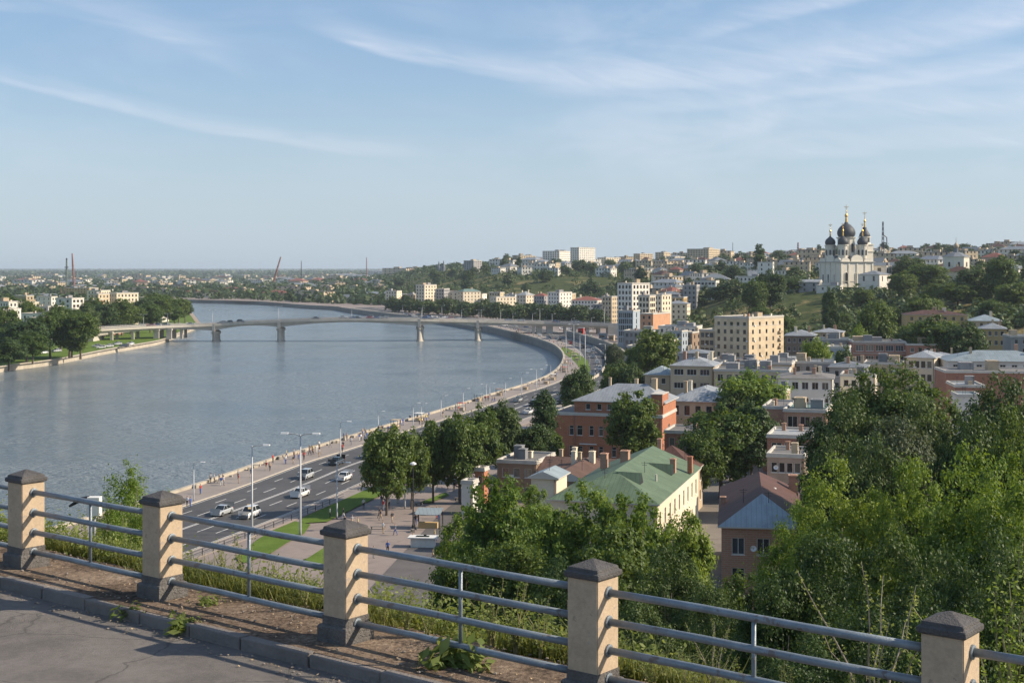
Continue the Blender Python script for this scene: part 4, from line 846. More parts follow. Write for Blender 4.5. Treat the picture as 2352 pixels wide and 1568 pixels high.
# --- the lower town, row by row
T = [
 ('beige house with a wide hipped grey metal roof behind the orange brick building', 1672, 300, 1535, 1700, 925, 'beige', 'metal', 'hip', dict(rise=4.2, nl=5, nr=3, ww=1.3, wh=2.2, fh=4)),
 ('brick annex with a flat roof and arched doorway beside the orange brick building', 1605, 268, 1526, 1625, 997, 'brick2', 'tar', 'flat', dict(nl=3, ww=1.1, wh=2.2, fh=4, zb=3.5)),
 ('low shed row with rusty brown roof between the plaza and the brick building', 1395, 236, 1238, None, 1090, 'tan', 'rust', 'gable', dict(rise=1.8, depth=12, nl=3, zb=3.5, clutter=3)),
 ('small brick sheds with flat tar roof next to the rusty roofs', 1232, 240, 1142, None, 1066, 'brown', 'tar', 'flat', dict(depth=12, nl=3, zb=3.5, clutter=3)),
 ('narrow white shed with a pale blue sloping metal roof', 1278, 196, 1220, 1302, 1100, 'cream', 'blue', 'gable', dict(rise=.9, nl=0, nr=0, zb=3.5, clutter=0)),
 ('long rusty-roofed low building leaning on the green-roofed house', 1340, 214, 1255, None, 1106, 'brown', 'rust', 'gable', dict(rise=1.6, depth=16, nl=3, zb=3.5, clutter=2)),
 ('small white shed at the edge of the paved plaza', 1086, 226, 1060, 1098, 1112, 'white', 'pale', 'flat', dict(nl=0, nr=0, zb=3.5, clutter=0)),
 ('little red brick kiosk beside the white shed', 1112, 236, 1091, 1122, 1082, 'brick', 'tar', 'flat', dict(nl=1, nr=0, zb=3.5, clutter=0)),
 ('two-storey beige house with the blue hip roof beside the boulevard', 1541, 384, 1481, None, 862, 'tan', 'blue', 'hip', dict(rise=3.4, depth=10, nl=2, zb=3.5, clutter=0)),
 ('beige house with striped grey roof and wide upstairs windows', 1638, 374, 1540, 1655, 842, 'beige', 'metal', 'hip', dict(rise=3.6, nl=3, ww=2.6, wh=1.6, fh=3.6, clutter=3)),
 ('long low beige house with a row of dark windows', 1812, 362, 1640, None, 855, 'beige', 'tar', 'flat', dict(depth=12, nl=8, ww=1.5, wh=1.8, fh=3.6, clutter=5, th=14)),
 ('tan block with a flat roof behind the long beige house', 1818, 392, 1745, 1830, 838, 'tan', 'tar', 'flat', dict(nl=3, clutter=2)),
 ('seven-storey beige brick apartment house, tallest of the lower town', 1720, 560, 1641, 1800, 731, 'beige', 'tar', 'flat', dict(th=42, nl=5, nr=5, ww=1.35, wh=1.7, fh=3.1, clutter=6, band=True, bal=4, top=1.6)),
 ('lower wing of the beige apartment house with loggias', 1642, 572, 1606, None, 760, 'tan', 'slate', 'flat', dict(th=30, depth=14, nl=3, ww=2.0, wh=1.9, fh=3.1, clutter=3)),
 ('white house with grey roof sheets and a corner bay by the big tree', 1912, 328, 1787, 1962, 871, 'white', 'tar', 'hip', dict(rise=2.0, nl=5, nr=3, ww=1.5, wh=1.7, fh=3.7, clutter=4, th=14)),
 ('low house with a dark grey flat roof behind the corner bay house', 1916, 398, 1818, 1960, 836, 'grey', 'slate', 'flat', dict(nl=4, clutter=4)),
 ('grey-roofed house squeezed between the small bright tree and the brick row', 1990, 372, 1905, None, 845, 'grey', 'slate', 'hip', dict(rise=2.0, depth=12, clutter=4)),
 ('flat tan house with many chimneys below the long brick row', 2075, 384, 1985, None, 838, 'tan', 'tar', 'flat', dict(depth=12, clutter=6, nl=5)),
 ('brown plaster house with a curved grey roof beside the beige apartment house', 1872, 520, 1803, None, 772, 'brown', 'metal', 'hip', dict(rise=3.0, depth=16, nl=5, ww=1.1, clutter=3, th=14)),
 ('grey sheet-roofed row behind the small bright tree', 1960, 500, 1868, None, 782, 'grey', 'slate', 'flat', dict(depth=14, nl=5, clutter=5)),
 ('pale blue-grey house with a flat roof left of the brick row', 1950, 455, 1900, None, 800, 'bluegrey', 'pale', 'flat', dict(depth=10, nl=3, clutter=2)),
 ('long red brick row with loggias, lower part of the double row', 2081, 478, 1960, None, 788, 'brick2', 'tar', 'flat', dict(depth=16, nl=5, ww=3.2, wh=2.0, fh=3.6, clutter=7, th=8, band=True)),
 ('continuation of the red brick row with a pale roof edge', 2200, 470, 2083, 2236, 794, 'brick2', 'metal', 'flat', dict(nl=6, ww=1.3, wh=1.5, fh=3.6, clutter=4, th=10)),
 ('white and yellow bay-windowed house with a faceted grey roof', 2146, 388, 2081, 2168, 823, 'cream', 'metal', 'hip', dict(rise=2.6, th=28, nl=4, nr=4, ww=1.3, wh=2.0, fh=3.7, clutter=0)),
 ('plain white upper house with a long blue metal roof', 2430, 376, 2178, None, 832, 'white', 'blue', 'hip', dict(rise=4.0, depth=18, th=8, nl=9, ww=1.5, wh=1.3, fh=8, clutter=3, rows=1)),
 ('dark red brick house below the white upper house', 2420, 352, 2172, None, 858, 'brick2', 'tar', 'flat', dict(depth=14, th=6, nl=4, fh=6, clutter=2, skipw=.5)),
 ('brick shed with pipes beside the lane', 2262, 322, 2194, None, 890, 'brick2', 'pale', 'flat', dict(depth=12, th=8, nl=2, clutter=2)),
 ('white garage with a blue side in front of the dark red brick house', 2252, 300, 2200, None, 912, 'white', 'blue', 'flat', dict(depth=8, th=8, nl=0, nr=0, clutter=0)),
 ('ochre house with a dull red hipped roof under the chapel hill', 2222, 610, 2082, None, 724, 'ochre', 'redbrown', 'hip', dict(rise=3.0, depth=16, nl=7, clutter=4, th=8)),
 ('two-storey ochre house with dark square windows', 2312, 540, 2250, 2348, 756, 'ochre', 'metal', 'hip', dict(rise=3.2, nl=4, nr=2, ww=1.3, wh=1.8, fh=3.6, clutter=2)),
 ('brick-red and blue roofed house behind the two ochre houses', 2300, 590, 2226, None, 738, 'tan', 'blue', 'hip', dict(rise=4, depth=16, nl=4, clutter=2)),
 ('long tan wall-like house at the picture edge below the slope', 2420, 640, 2278, None, 727, 'beige', 'tar', 'flat', dict(depth=12, nl=3, clutter=4, th=6)),
 ('grey narrow houses beyond the two-storey ochre house', 2420, 500, 2322, None, 775, 'grey', 'slate', 'flat', dict(depth=14, nl=5, clutter=3, th=8)),
 ('tan brick house with a stepped gable in the middle of the trees', 1812, 274, 1752, None, 940, 'brickp', 'tar', 'flat', dict(depth=14, nl=0, nr=0, clutter=2)),
 ('house with a green tarpaulin over its flat roof', 1898, 266, 1800, None, 948, 'brickp', 'teal', 'flat', dict(depth=14, nl=3, ww=2.2, wh=2.2, clutter=2, fh=4)),
 ('low brick house with a white roof edge behind the courtyard trees', 1866, 236, 1762, None, 1008, 'brick2', 'pale', 'flat', dict(depth=12, nl=3, ww=2.0, wh=2.0, clutter=2)),
 ('lowest pinkish house in the gap behind the red-roofed brick house', 1848, 218, 1762, None, 1052, 'pink', 'tar', 'flat', dict(depth=10, nl=4, ww=1.2, clutter=2, zb=3.5)),
 # boulevard end and under-bridge quarter
 ('slim ten-storey white apartment tower beside the bridge head', 1452, 785, 1418, 1492, 652, 'white', 'pale', 'flat', dict(th=48, nl=4, nr=5, ww=1.5, wh=1.9, fh=3.2, clutter=3)),
 ('glass-fronted office block with a lit cream end wall', 1454, 700, 1419, 1470, 715, 'bluegrey', 'slate', 'flat', dict(th=24, nl=7, nr=1, ww=1.4, wh=2.4, fh=3.1, clutter=2)),
 ('cream arched-window house leaning on the white tower', 1492, 760, 1466, 1506, 680, 'cream', 'red', 'flat', dict(th=40, nl=3, nr=3, ww=1.4, wh=2.0, clutter=2)),
 ('cream block behind the arched-window house', 1520, 830, 1494, 1542, 678, 'cream', 'tar', 'flat', dict(th=40, nl=3, nr=3, clutter=2)),
 ('plain orange-brown block in the shade of the office block', 1500, 720, 1470, 1540, 722, 'orange', 'tar', 'flat', dict(th=30, nl=2, nr=0, clutter=2)),
 ('row of flat grey roofs with white walls below the scrubby slope', 1600, 640, 1512, None, 752, 'white', 'metal', 'flat', dict(depth=16, nl=7, clutter=6)),
 ('small blue-white block with balconies near the round tree', 1566, 600, 1530, 1580, 762, 'bluegrey', 'slate', 'flat', dict(th=30, nl=3, nr=2, clutter=2)),
 ('dark brown block between the blue-white one and the beige wing', 1590, 606, 1568, 1610, 765, 'brown', 'tar', 'flat', dict(th=30, nl=2, nr=2, clutter=1)),
 ('low grey pavilion by the retaining wall', 1510, 520, 1440, None, 798, 'dgrey', 'tar', 'flat', dict(depth=14, nl=4, clutter=3)),
 ('grey hut with curved top below the beige apartment wing', 1625, 470, 1560, None, 812, 'grey', 'slate', 'hip', dict(rise=1.6, depth=12, nl=3, clutter=4)),
 ('flat tar roofs packed under the beige apartment house', 1720, 450, 1630, None, 832, 'tan', 'tar', 'flat', dict(depth=14, nl=4, clutter=7)),
 ('dark flat-roofed garage beside the beige apartment house', 1850, 470, 1782, None, 826, 'tan', 'pale', 'flat', dict(depth=12, nl=3, clutter=2)),
 ('low grey-roofed house between the light green tree and the corner bay house', 1805, 316, 1748, None, 902, 'tan', 'tar', 'flat', dict(depth=10, nl=3, clutter=3)),
 ('long low roof behind the long red brick row', 2100, 548, 1985, None, 771, 'tan', 'slate', 'flat', dict(depth=12, nl=7, clutter=5)),
 ('grey roof packed between the blue hip roof and the retaining wall', 1520, 430, 1462, None, 828, 'grey', 'tar', 'flat', dict(depth=12, nl=3, clutter=3)),
 ('long flat roof with many vents behind the striped grey roof', 1735, 415, 1655, None, 838, 'tan', 'slate', 'flat', dict(depth=10, nl=6, clutter=6)),
 ('low block at the foot of the office block, by the ramp', 1500, 640, 1432, None, 762, 'dgrey', 'tar', 'flat', dict(depth=14, nl=6, clutter=4)),
 ('row of shops beside the ramp wall', 1545, 560, 1462, None, 784, 'tan', 'tar', 'flat', dict(depth=12, nl=8, ww=2, wh=2, clutter=3)),
 ('wide grey roof between the corner bay house and the huge trees', 2010, 340, 1930, None, 866, 'cream', 'tar', 'flat', dict(depth=12, nl=4, clutter=4)),
 ('grey roofs behind the bay-windowed house', 2200, 430, 2120, None, 822, 'grey', 'metal', 'hip', dict(depth=12, rise=2, nl=4, clutter=3)),
 ('tan house squeezed behind the brown plaster house', 1935, 560, 1868, None, 764, 'tan', 'metal', 'hip', dict(depth=12, rise=2.4, nl=4, clutter=3)),
 ('flat pale roof between the pair of ochre houses', 2262, 560, 2200, None, 762, 'cream', 'pale', 'flat', dict(depth=10, nl=3, clutter=2)),
 ('cream house on the slope above the office block', 1540, 880, 1500, None, 700, 'cream', 'tar', 'flat', dict(depth=12, nl=4, clutter=2)),
 ('grey house on the slope just above the cream one', 1560, 960, 1512, None, 676, 'grey', 'slate', 'hip', dict(depth=12, nl=4, clutter=2)),
 # slope houses above the bridge head
 ('yellow house with red roof on the slope above the bridge head', 1570, 900, 1532, None, 684, 'ochre', 'red', 'flat', dict(depth=14, nl=4, clutter=2)),
 ('pale yellow low house beside the scrubby slope', 1578, 860, 1528, None, 698, 'cream', 'metal', 'hip', dict(depth=12, nl=4, clutter=2)),
 ('white house with wide balconies on the slope', 1644, 960, 1592, None, 646, 'white', 'pale', 'flat', dict(depth=16, nl=6, ww=1.8, clutter=3)),
 ('grey-sided house next to the white balcony house', 1600, 930, 1568, None, 656, 'grey', 'pale', 'flat', dict(depth=12, nl=3, clutter=2)),
 ('white tower-like house below the skyline spruce', 1775, 1000, 1740, 1778, 603, 'white', 'pale', 'flat', dict(th=35, nl=2, nr=1, clutter=1)),
 ('long white sanatorium-like house below the tower-like one', 1745, 960, 1688, None, 636, 'white', 'slate', 'flat', dict(depth=14, nl=6, clutter=2)),
]
for l, ue, d, ul, ur, vt, wa, ro, kd, kw in T: bld(l, ue, d, ul, ur, vt, wa, ro, kd, cat='house' if 'house' in l and 'apartment' not in l else 'building', **kw)
gq = 'apartment blocks along the far quay'
for l, ue, d, ul, ur, vt, wa, ro, kd, kw in (
 ('white eight-storey block rising highest over the quay trees', 975, 1330, 955, 1003, 655, 'cream', 'tar', 'flat', dict(th=40, nl=3, nr=4, ww=1.6, wh=1.7)),
 ('grey block standing beside the white eight-storey one', 1020, 1340, 1001, None, 664, 'grey', 'slate', 'flat', dict(depth=16, nl=3)),
 ('low white link between the grey block and the teal-roofed one', 1052, 1350, 1020, None, 672, 'cream', 'pale', 'flat', dict(depth=12, nl=3)),
 ('cream block with a teal hipped roof', 1064, 1330, 1050, 1104, 670, 'cream', 'teal', 'hip', dict(th=50, nl=2, nr=5, rise=4)),
 ('cream four-storey block with dark windows in pairs', 1140, 1230, 1126, 1186, 683, 'cream', 'tar', 'flat', dict(th=52, nl=2, nr=6, wh=1.8)),
 ('domed block with a rounded white roof', 1208, 1210, 1186, 1228, 678, 'cream', 'pale', 'hip', dict(th=40, nl=3, nr=3, rise=5)),
 ('grey-fronted block beside the domed one', 1250, 1180, 1226, 1262, 680, 'grey', 'red', 'hip', dict(th=30, nl=4, nr=2, rise=4)),
 ('white block with stepped terraces on top', 1285, 1160, 1258, 1314, 672, 'white', 'pale', 'flat', dict(th=40, nl=4, nr=4, clutter=4)),
 ('low block with large rust-red roofs', 1372, 1130, 1312, None, 690, 'white', 'red', 'hip', dict(depth=20, nl=8, rise=5)),
 ('plain cream block next to the slim tower', 1405, 1000, 1382, 1421, 682, 'beige', 'tar', 'flat', dict(th=35, nl=3, nr=3)),
 ('dark low block between the rust-red roofs and the plain cream one', 1392, 1060, 1362, None, 700, 'dgrey', 'tar', 'flat', dict(depth=14, nl=4))): bld(l, ue, d, ul, ur, vt, wa, ro, kd, group=gq, name='apartment_block', cat='apartment block', fh=3.1, **kw)
gs = 'tall blocks on the skyline'
for l, ue, d, ul, ur, vt, wa, kw in (
 ('cream tower block at the low end of the skyline', 1088, 1950, 1065, 1107, 599, 'grey', dict(th=35)), ('square beige tower block standing alone on the skyline', 1196, 2000, 1187, 1230, 588, 'beige', dict(th=60)),
 ('wide glazed white tower block, first of the highest pair', 1285, 2050, 1246, 1311, 577, 'white', dict(th=25)), ('highest white tower block on the skyline', 1330, 2000, 1310, 1367, 569, 'white', dict(th=45)),
 ('small cream block with a lift hut on the skyline', 1470, 2100, 1455, 1500, 583, 'beige', dict(th=50)), ('stepped cream block beside the long skyline block', 1525, 2000, 1505, 1540, 580, 'beige', dict(th=40)),
 ('long beige block on the skyline with a roof hut', 1628, 1900, 1578, 1653, 572, 'beige', dict(th=30)), ('short pale block between the highest tower and the cream one', 1392, 2200, 1372, 1425, 592, 'cream', dict(th=45)),
 ('pale low block behind the beige one alone on the skyline', 1160, 2100, 1128, 1180, 601, 'cream', dict(th=40)), ('cream block half behind the hilltop trees', 1550, 1950, 1530, 1575, 590, 'cream', dict(th=40)),
 ('grey unfinished tower block showing behind the cathedral', 2022, 1500, 2010, 2036, 573, 'grey', dict(th=40))): bld(l, ue, d, ul, ur, vt, wa, 'tar', 'flat', group=gs, name='tower_block', cat='tower block', clutter=4, ww=1.8, fh=3.1, **kw)
gl = 'buildings across the river'
for l, ue, d, ul, ur, vt, wa, ro, kw in (
 ('grey and white cube-like block across the river', 165, 900, 128, 193, 686, 'white', 'slate', dict(th=30, nl=2, nr=3, ww=2)), ('small orange building behind the cube-like block', 215, 960, 195, None, 690, 'orange', 'tar', dict(depth=12)),
 ('cream apartment block of the pair across the river, nearer one', 226, 1000, 206, 252, 676, 'beige', 'slate', dict(th=35, nl=2, nr=3)), ('cream apartment block of the pair across the river, longer one', 268, 1010, 250, 318, 674, 'cream', 'slate', dict(th=45, nl=3, nr=6)),
 ('white flat-roofed hall among the riverside trees', 20, 820, -20, 58, 694, 'white', 'tar', dict(th=35)), ('tan house with rounded roof edge behind the white hall', 60, 1050, 32, 78, 680, 'tan', 'pale', dict(th=40)),
 ('long low brown-roofed shed across the river', 130, 760, 45, None, 722, 'white', 'rust', dict(depth=12, nl=4)), ('small brick house with a white roof at the bridge end', 262, 856, 234, None, 744, 'brick2', 'pale', dict(depth=10, nl=4)),
 ('long ochre factory hall on the plain', 205, 1750, 150, None, 662, 'ochre', 'pale', dict(depth=20, nl=8)), ('white house on the point behind the trees', 345, 1000, 318, None, 702, 'cream', 'tar', dict(depth=12)), ('white five-storey block behind the cube-like block', 118, 1080, 84, 132, 682, 'white', 'slate', dict(th=35, nl=3, nr=2)), ('pale apartment block between the cube and the cream pair', 232, 1180, 200, None, 668, 'cream', 'tar', dict(depth=14, nl=4)), ('white two-storey house by the picture edge across the river', 8, 700, -40, None, 712, 'white', 'slate', dict(depth=14)), ('pale long building deep in the riverside trees', 60, 930, 8, None, 696, 'cream', 'pale', dict(depth=14)), ('pink-walled low house among the riverside trees', 88, 700, 62, None, 732, 'pink', 'rust', dict(depth=10)), ('small white house at the wooded point', 372, 1060, 352, None, 700, 'white', 'pale', dict(depth=10)), ('beige block half behind the point trees', 340, 1150, 316, None, 684, 'beige', 'tar', dict(depth=12)),
 ('grey low sheds among the riverside trees', 110, 850, 60, None, 705, 'grey', 'tar', dict(depth=16))): bld(l, ue, d, ul, ur, vt, wa, ro, 'flat', group=gl, fh=3.1, **kw)
# --- small houses by the hundred: prototypes with a few windows each, copied
hp = []
for i, (wa, ro, kd, w_, d_, h, nw, rs_) in enumerate((('white', 'slate', 'hip', 14, 10, 5, 4, 2.6), ('cream', 'redbrown', 'hip', 12, 9, 6, 3, 2.4), ('white', 'pale', 'flat', 16, 11, 7, 5, 0), ('beige', 'tar', 'flat', 18, 12, 10, 5, 0), ('cream', 'slate', 'gable', 13, 9, 5.4, 3, 3), ('pink', 'red', 'hip', 12, 10, 6, 3, 2.6), ('white', 'metal', 'hip', 22, 11, 7, 6, 2.4))):
    r = thing('house', 'x', 'house', (0, 0, 0)); b = MB(); hx, hy = w_ / 2, d_ / 2; holes = []
    for fl in range(1 if h < 6.5 else int(h / 3.3)):
        holes += [((w_ - 1) / nw * (j + .5) + .5 - .6, (w_ - 1) / nw * (j + .5) + .5 + .6, 2 + fl * 3.2, 3.7 + fl * 3.2) for j in range(nw)]
    wallholes(b, (-hx, -hy), (hx, -hy), 0, h, holes); hr = [(q[0], q[1], q[2], q[3]) for q in holes if q[1] < d_ - .4]; wallholes(b, (hx, -hy), (hx, hy), 0, h, hr); wallholes(b, (hx, hy), (-hx, hy), 0, h, []); wallholes(b, (-hx, hy), (-hx, -hy), 0, h, [])
    wallholes(b, (-hx, -hy), (hx, -hy), -4, 0, []); wallholes(b, (hx, -hy), (hx, hy), -4, 0, []); wallholes(b, (-hx, hy), (-hx, -hy), -4, 0, [])
    adopt(b.build('wall', MATS['w_' + wa], r)); pane, _ = win_mesh(1.2, 1.7, 'white', 2)
    for s0, s1, z0, z1 in holes: part('window', pane, r, (-hx + (s0 + s1) / 2, -hy, z0))
    for s0, s1, z0, z1 in hr: part('window', pane, r, (hx, -hy + (s0 + s1) / 2, z0), R(90))
    b = MB()
    if kd == 'flat': b.box(-hx - .2, hx + .2, -hy - .2, hy + .2, h, h + .4, 0); b.box(-hx * .3, hx * .2, -1.5, 1.5, h + .4, h + 2.2, 1)
    else: roof_hip(b, w_, d_, h + .15, rs_, .5, None if kd == 'hip' else 0, None if kd == 'hip' else 0); b.box(-1.5, -.8, .5, 1.2, h, h + rs_ + 1.2, 1)
    adopt(b.build('roof', [MATS['r_' + ro], MATS['w_tan']], r)); hp.append((r, wa, ro, max(w_, d_)))
hr_ = random.Random(77); used = set(); spots = list(placed); NH = 0
RN = {'slate': 'dark grey', 'redbrown': 'dull red', 'pale': 'pale flat', 'tar': 'grey flat', 'red': 'rusty red', 'metal': 'long grey metal'}
def put_house(x, y, z, where, grp, lo=.95, hi=1.5, far=False):
    global NH
    i = hr_.choice((0, 1, 2, 2, 3, 3, 4, 5, 6, 2)); r, wa, ro, _ = hp[i]; o = r if i not in used else dup(r); used.add(i); s = hr_.uniform(lo, hi)
    o.location = (x, y, z); o.rotation_euler = (0, 0, R(-hr_.uniform(5, 75))); o.scale = (s * (hr_.uniform(1, 2.4) if far else 1), s, s * (.8 if far else 1)); o.name = 'town_building' if far else o.name; o['category'] = 'building' if far else 'house'; o['group'] = grp + ' with %s roofs' % RN[ro]
    o['label'] = '%s %s-walled %s with a %s roof %s' % ('low' if far else 'small', {'white': 'white', 'cream': 'cream', 'beige': 'beige', 'pink': 'pink'}[wa], 'building' if far else 'house', RN[ro], where); NH += 1
n = 0; tries = 0
while n < 255 and tries < 9000:
    tries += 1; u = hr_.uniform(1130, 2400); d = math.exp(hr_.uniform(math.log(640), math.log(2400))); x = (u - CU) / F * d; z = hill(x, d)
    if z < (14 if 1440 < u < 1700 and d > 880 else 17 if u > 2085 else 29) or (1840 < u < 2090 and d < 1060): continue
    if u > 2085 and d < 860 or (u > 2085 and d < 1000 and hr_.random() < .5): continue
    if 1180 < u < 1460 and d < 1600: continue
    if any(abs(x - a) < 13 and abs(d - b) < 22 for a, b in spots): continue
    spots.append((x, d)); put_house(x, d, z + .2, 'on the hilltop', 'hilltop houses'); n += 1
n = 0; tries = 0
while n < 250 and tries < 9000:
    tries += 1; d = math.exp(hr_.uniform(math.log(1250), math.log(6500))); u = hr_.uniform(-60, 1120 if d > 3000 else 880); x = (u - CU) / F * d
    wl = d > np.interp(u, [-500, 345, 430, 600, 776, 900], [2180, 2060, 1960, 1830, 1640, 1580])
    lb = u < 330 and 1000 < d < 1650
    if not (wl or lb): continue
    if any(abs(x - a) < 26 and abs(d - b) < 50 for a, b in spots): continue
    spots.append((x, d)); put_house(x, d, max(4, hill(x, d)) + .1, 'in the distant town beyond the river', 'distant town houses', 1.2, 2.6 if d > 3000 else 1.6, True); n += 1

for i in range(16):
    u = 905 + i * 33 + hr_.uniform(-8, 8); d = float(np.interp(u, [900, 1150, 1420], [1420, 1330, 1120])); bld('pale apartment block in the second row behind the quay trees', u + 12, d, u - 14, None, HZ + (EYE - hr_.uniform(17, 23)) / d * F, hr_.choice(('cream', 'beige', 'white', 'tan')), hr_.choice(('tar', 'slate', 'pale')), 'flat', group='second row of pale blocks behind the quay trees', name='apartment_block', cat='apartment block', depth=14, fh=3.1, nl=4, nr=2, clutter=2)
# ---------------- the white cathedral on its hill ----------------
CW, DM, GD, TR = MATS['churchwhite'], MATS['dome'], MATS['gold'], MATS['trim']
TH = R(70); A = Vector((-math.cos(TH), math.sin(TH), 0)); B = Vector((math.sin(TH), math.cos(TH), 0)); SB = 24.3
E = D(1931, 885); zb = 30.0; ctr = E + A * SB / 2 + B * SB / 2
r = thing('cathedral', 'white domed cathedral with black onion domes and gilded crosses on the hill', 'church', (ctr.x, ctr.y, zb), -TH)
H = zat(603, 885) - zb; h2 = SB / 2
def arched(b, w_, h, y, mi=0):        # an arched window pane standing in the plane y
    n = 8; pts = [(-w_ / 2, y, 0), (w_ / 2, y, 0)] + [(w_ / 2 * math.cos(math.pi * k / n), y, h - w_ / 2 + w_ / 2 * math.sin(math.pi * k / n)) for k in range(n + 1)]; b.face(pts, mi)
def arch_win(w_, h):
    k = ('arch', w_, h)
    if k not in WM:
        b = MB(); arched(b, w_, h, -.05); pane = b.mesh('window', MATS['glass']); b = MB(); n = 10
        inn = [(-w_ / 2, 0)] + [(-w_ / 2 * math.cos(math.pi * j / n), h - w_ / 2 + w_ / 2 * math.sin(math.pi * j / n)) for j in range(n + 1)] + [(w_ / 2, 0)]; g = 1 + .5 / w_
        out = [(x * g, z if z == 0 else h - w_ / 2 + (z - h + w_ / 2) * g) for x, z in inn]
        for (a, c), (e, f_) in zip(zip(inn, out), zip(inn[1:], out[1:])):
            b.face([(a[0], -.3, a[1]), (c[0], -.3, c[1]), (f_[0], -.3, f_[1]), (e[0], -.3, e[1])]); b.face([(c[0], -.3, c[1]), (c[0], 0, c[1]), (f_[0], 0, f_[1]), (f_[0], -.3, f_[1])]); b.face([(a[0], 0, a[1]), (a[0], -.3, a[1]), (e[0], -.3, e[1]), (e[0], 0, e[1])])
        WM[k] = (pane, b.mesh('frame', CW))
    return WM[k]
def awin(r, x, y, z, w_, h, rz_): pane, fr = arch_win(w_, h); o = part('window', pane, r, (x, y, z), rz_); part('frame', fr, o)
b = MB(); b.box(-h2, h2, -h2, h2, 0, H)
for i in range(5):                    # pilasters on the two seen faces
    t = -h2 + SB * i / 4; t = max(-h2 + .6, min(h2 - .6, t)); b.box(t - .5, t + .5, -h2 - .35, -h2, 0, H - .2); b.box(h2, h2 + .35, t - .5, t + .5, 0, H - .2)
b.build('wall', CW, r)
b = MB()
for q, o_ in ((H, .55), (H + .35, .95), (H * .32, .25)): b.box(-h2 - o_, h2 + o_, -h2 - o_, h2 + o_, q, q + .34)
b.box(-h2 - .5, h2 + .5, -h2 - .5, h2 + .5, 0, 1.2); b.build('cornice', TR, r)
for x in (-7.8, -1.8, 5.4): awin(r, x, -h2 - .02, 5.0, 1.5, 5.4, 0)
for y in (-8.0, -.2, 7.4): awin(r, h2 + .02, y, 4.6, 2.2, 7.0, R(90))
def gable(b, x0, x1, y, z, h, pt, mi=0):   # rounded or pointed gable wall with thickness
    n = 12; pr = []
    for k in range(n + 1):
        a = math.pi * k / n; s = (1 - math.cos(a)) / 2; zz = math.sin(a) ** (.7 if not pt else 1) * h if not pt else (1 - abs(2 * s - 1)) ** .85 * h; pr.append((x0 + (x1 - x0) * s, zz))
    f_ = [(x, y, z + q) for x, q in pr]; g = [(x, y + .9, z + q) for x, q in pr]; b.face(f_[::1][::-1], mi); b.face(g, mi)
    for i in range(n): b.face([f_[i], f_[i + 1], g[i + 1], g[i]], mi)
fz = H + .7
for (x0, x1, h, pt) in ((-h2 + .4, -5.4, 2.3, 0), (-4.4, 4.4, 4.2, 0), (5.4, h2 - .4, 2.3, 0)):
    b = MB(); gable(b, x0, x1, -h2 - .2, fz, h, pt); o = b.build('gable', CW, r); adopt(o)
    o2 = link('gable', o.data, r, None, R(90)); 
b = MB(); roof_hip(b, SB, SB, fz + .2, 6.2, -.6); b.box(-4.2, 4.2, -h2 + .6, h2 - .6, fz, fz + 3.9); b.box(-h2 + .6, h2 - .6, -4.0, 4.0, fz, fz + 3.8); b.build('roof', [MATS['r_slate'], TR], r)
def onion(par, x, y, z, rad, spire, bell=False):
    b = MB(); pr = [(rad * a, rad * c) for a, c in (((.86, 0), (.98, .16), (1.06, .42), (1.05, .66), (.94, .96), (.74, 1.22), (.48, 1.44), (.26, 1.6), (.17, 1.78)) if not bell else ((1.0, 0), (1.05, .22), (.96, .5), (.74, .86), (.52, 1.2), (.40, 1.5), (.36, 1.78)))]
    b.lathe(pr, x, y, z, 24); b.build('dome', DM, par, smooth=True)
    z1 = z + rad * 1.74; s = spire; g = MB()
    g.lathe([(.17 * rad, 0), (.13 * rad, s * .22), (.10 * rad, s * .3), (.20 * rad, s * .34), (.20 * rad, s * .40), (.07 * rad, s * .50), (.04 * rad, s * .6), (.075 * rad, s * .64), (.03 * rad, s * .68), (.025 * rad, s)], x, y, z1, 12)
    t = .05 * s; c, sn = math.cos(-TH), math.sin(-TH)
    for zz, hw in ((.88, .13), (.80, .07)): v_ = Vector((math.cos(TH), math.sin(TH), 0)) * hw * s; g.obox((x, y, z1 + s * zz), v_, Vector((-v_.y, v_.x, 0)).normalized() * .12, (0, 0, .14))
    g.build('gilded_cross', GD, par, smooth=False)
def drum(r, x, y, z0, z1, rad, nw, spire, bell=False, wh=3.2):
    b = MB(); b.lathe([(rad * 1.12, 0), (rad * 1.12, .8), (rad, .9), (rad, z1 - z0 - .9), (rad * 1.1, z1 - z0 - .8), (rad * 1.16, z1 - z0 - .3), (rad * 1.16, z1 - z0)], x, y, z0, 16, rot=math.pi / 16)
    for i in range(nw): a = 2 * math.pi * (i + .5) / nw + .2; b.obox((x + math.cos(a) * rad, y + math.sin(a) * rad, (z0 + z1) / 2), Vector((math.cos(a), math.sin(a), 0)) * .22, Vector((-math.sin(a), math.cos(a), 0)) * .22, (0, 0, (z1 - z0) / 2 - 1))
    o = b.build('drum', CW, r); adopt(o)
    for i in range(nw):
        a = 2 * math.pi * i / nw + .2
        if math.cos(a - R(0)) * 0 + 1: pane, _ = arch_win(rad * .36, wh); part('window', pane, o, (x + math.cos(a) * (rad + .06), y + math.sin(a) * (rad + .06), (z0 + z1) / 2 - wh / 2 + .2), a + R(90))
    onion(r, x, y, z1, rad, spire, bell)
Z = lambda v: zat(v, 902) - zb
drum(r, 0, 0, fz + 1.5, Z(545), 5.5, 8, 11.5, wh=5.6)
for x, y in ((-7.3, -7.3), (7.3, -7.3), (-7.3, 7.3), (7.3, 7.3)): drum(r, x, y, fz + .4, Z(562.5), 3.2, 8, 8.6, wh=3.6)
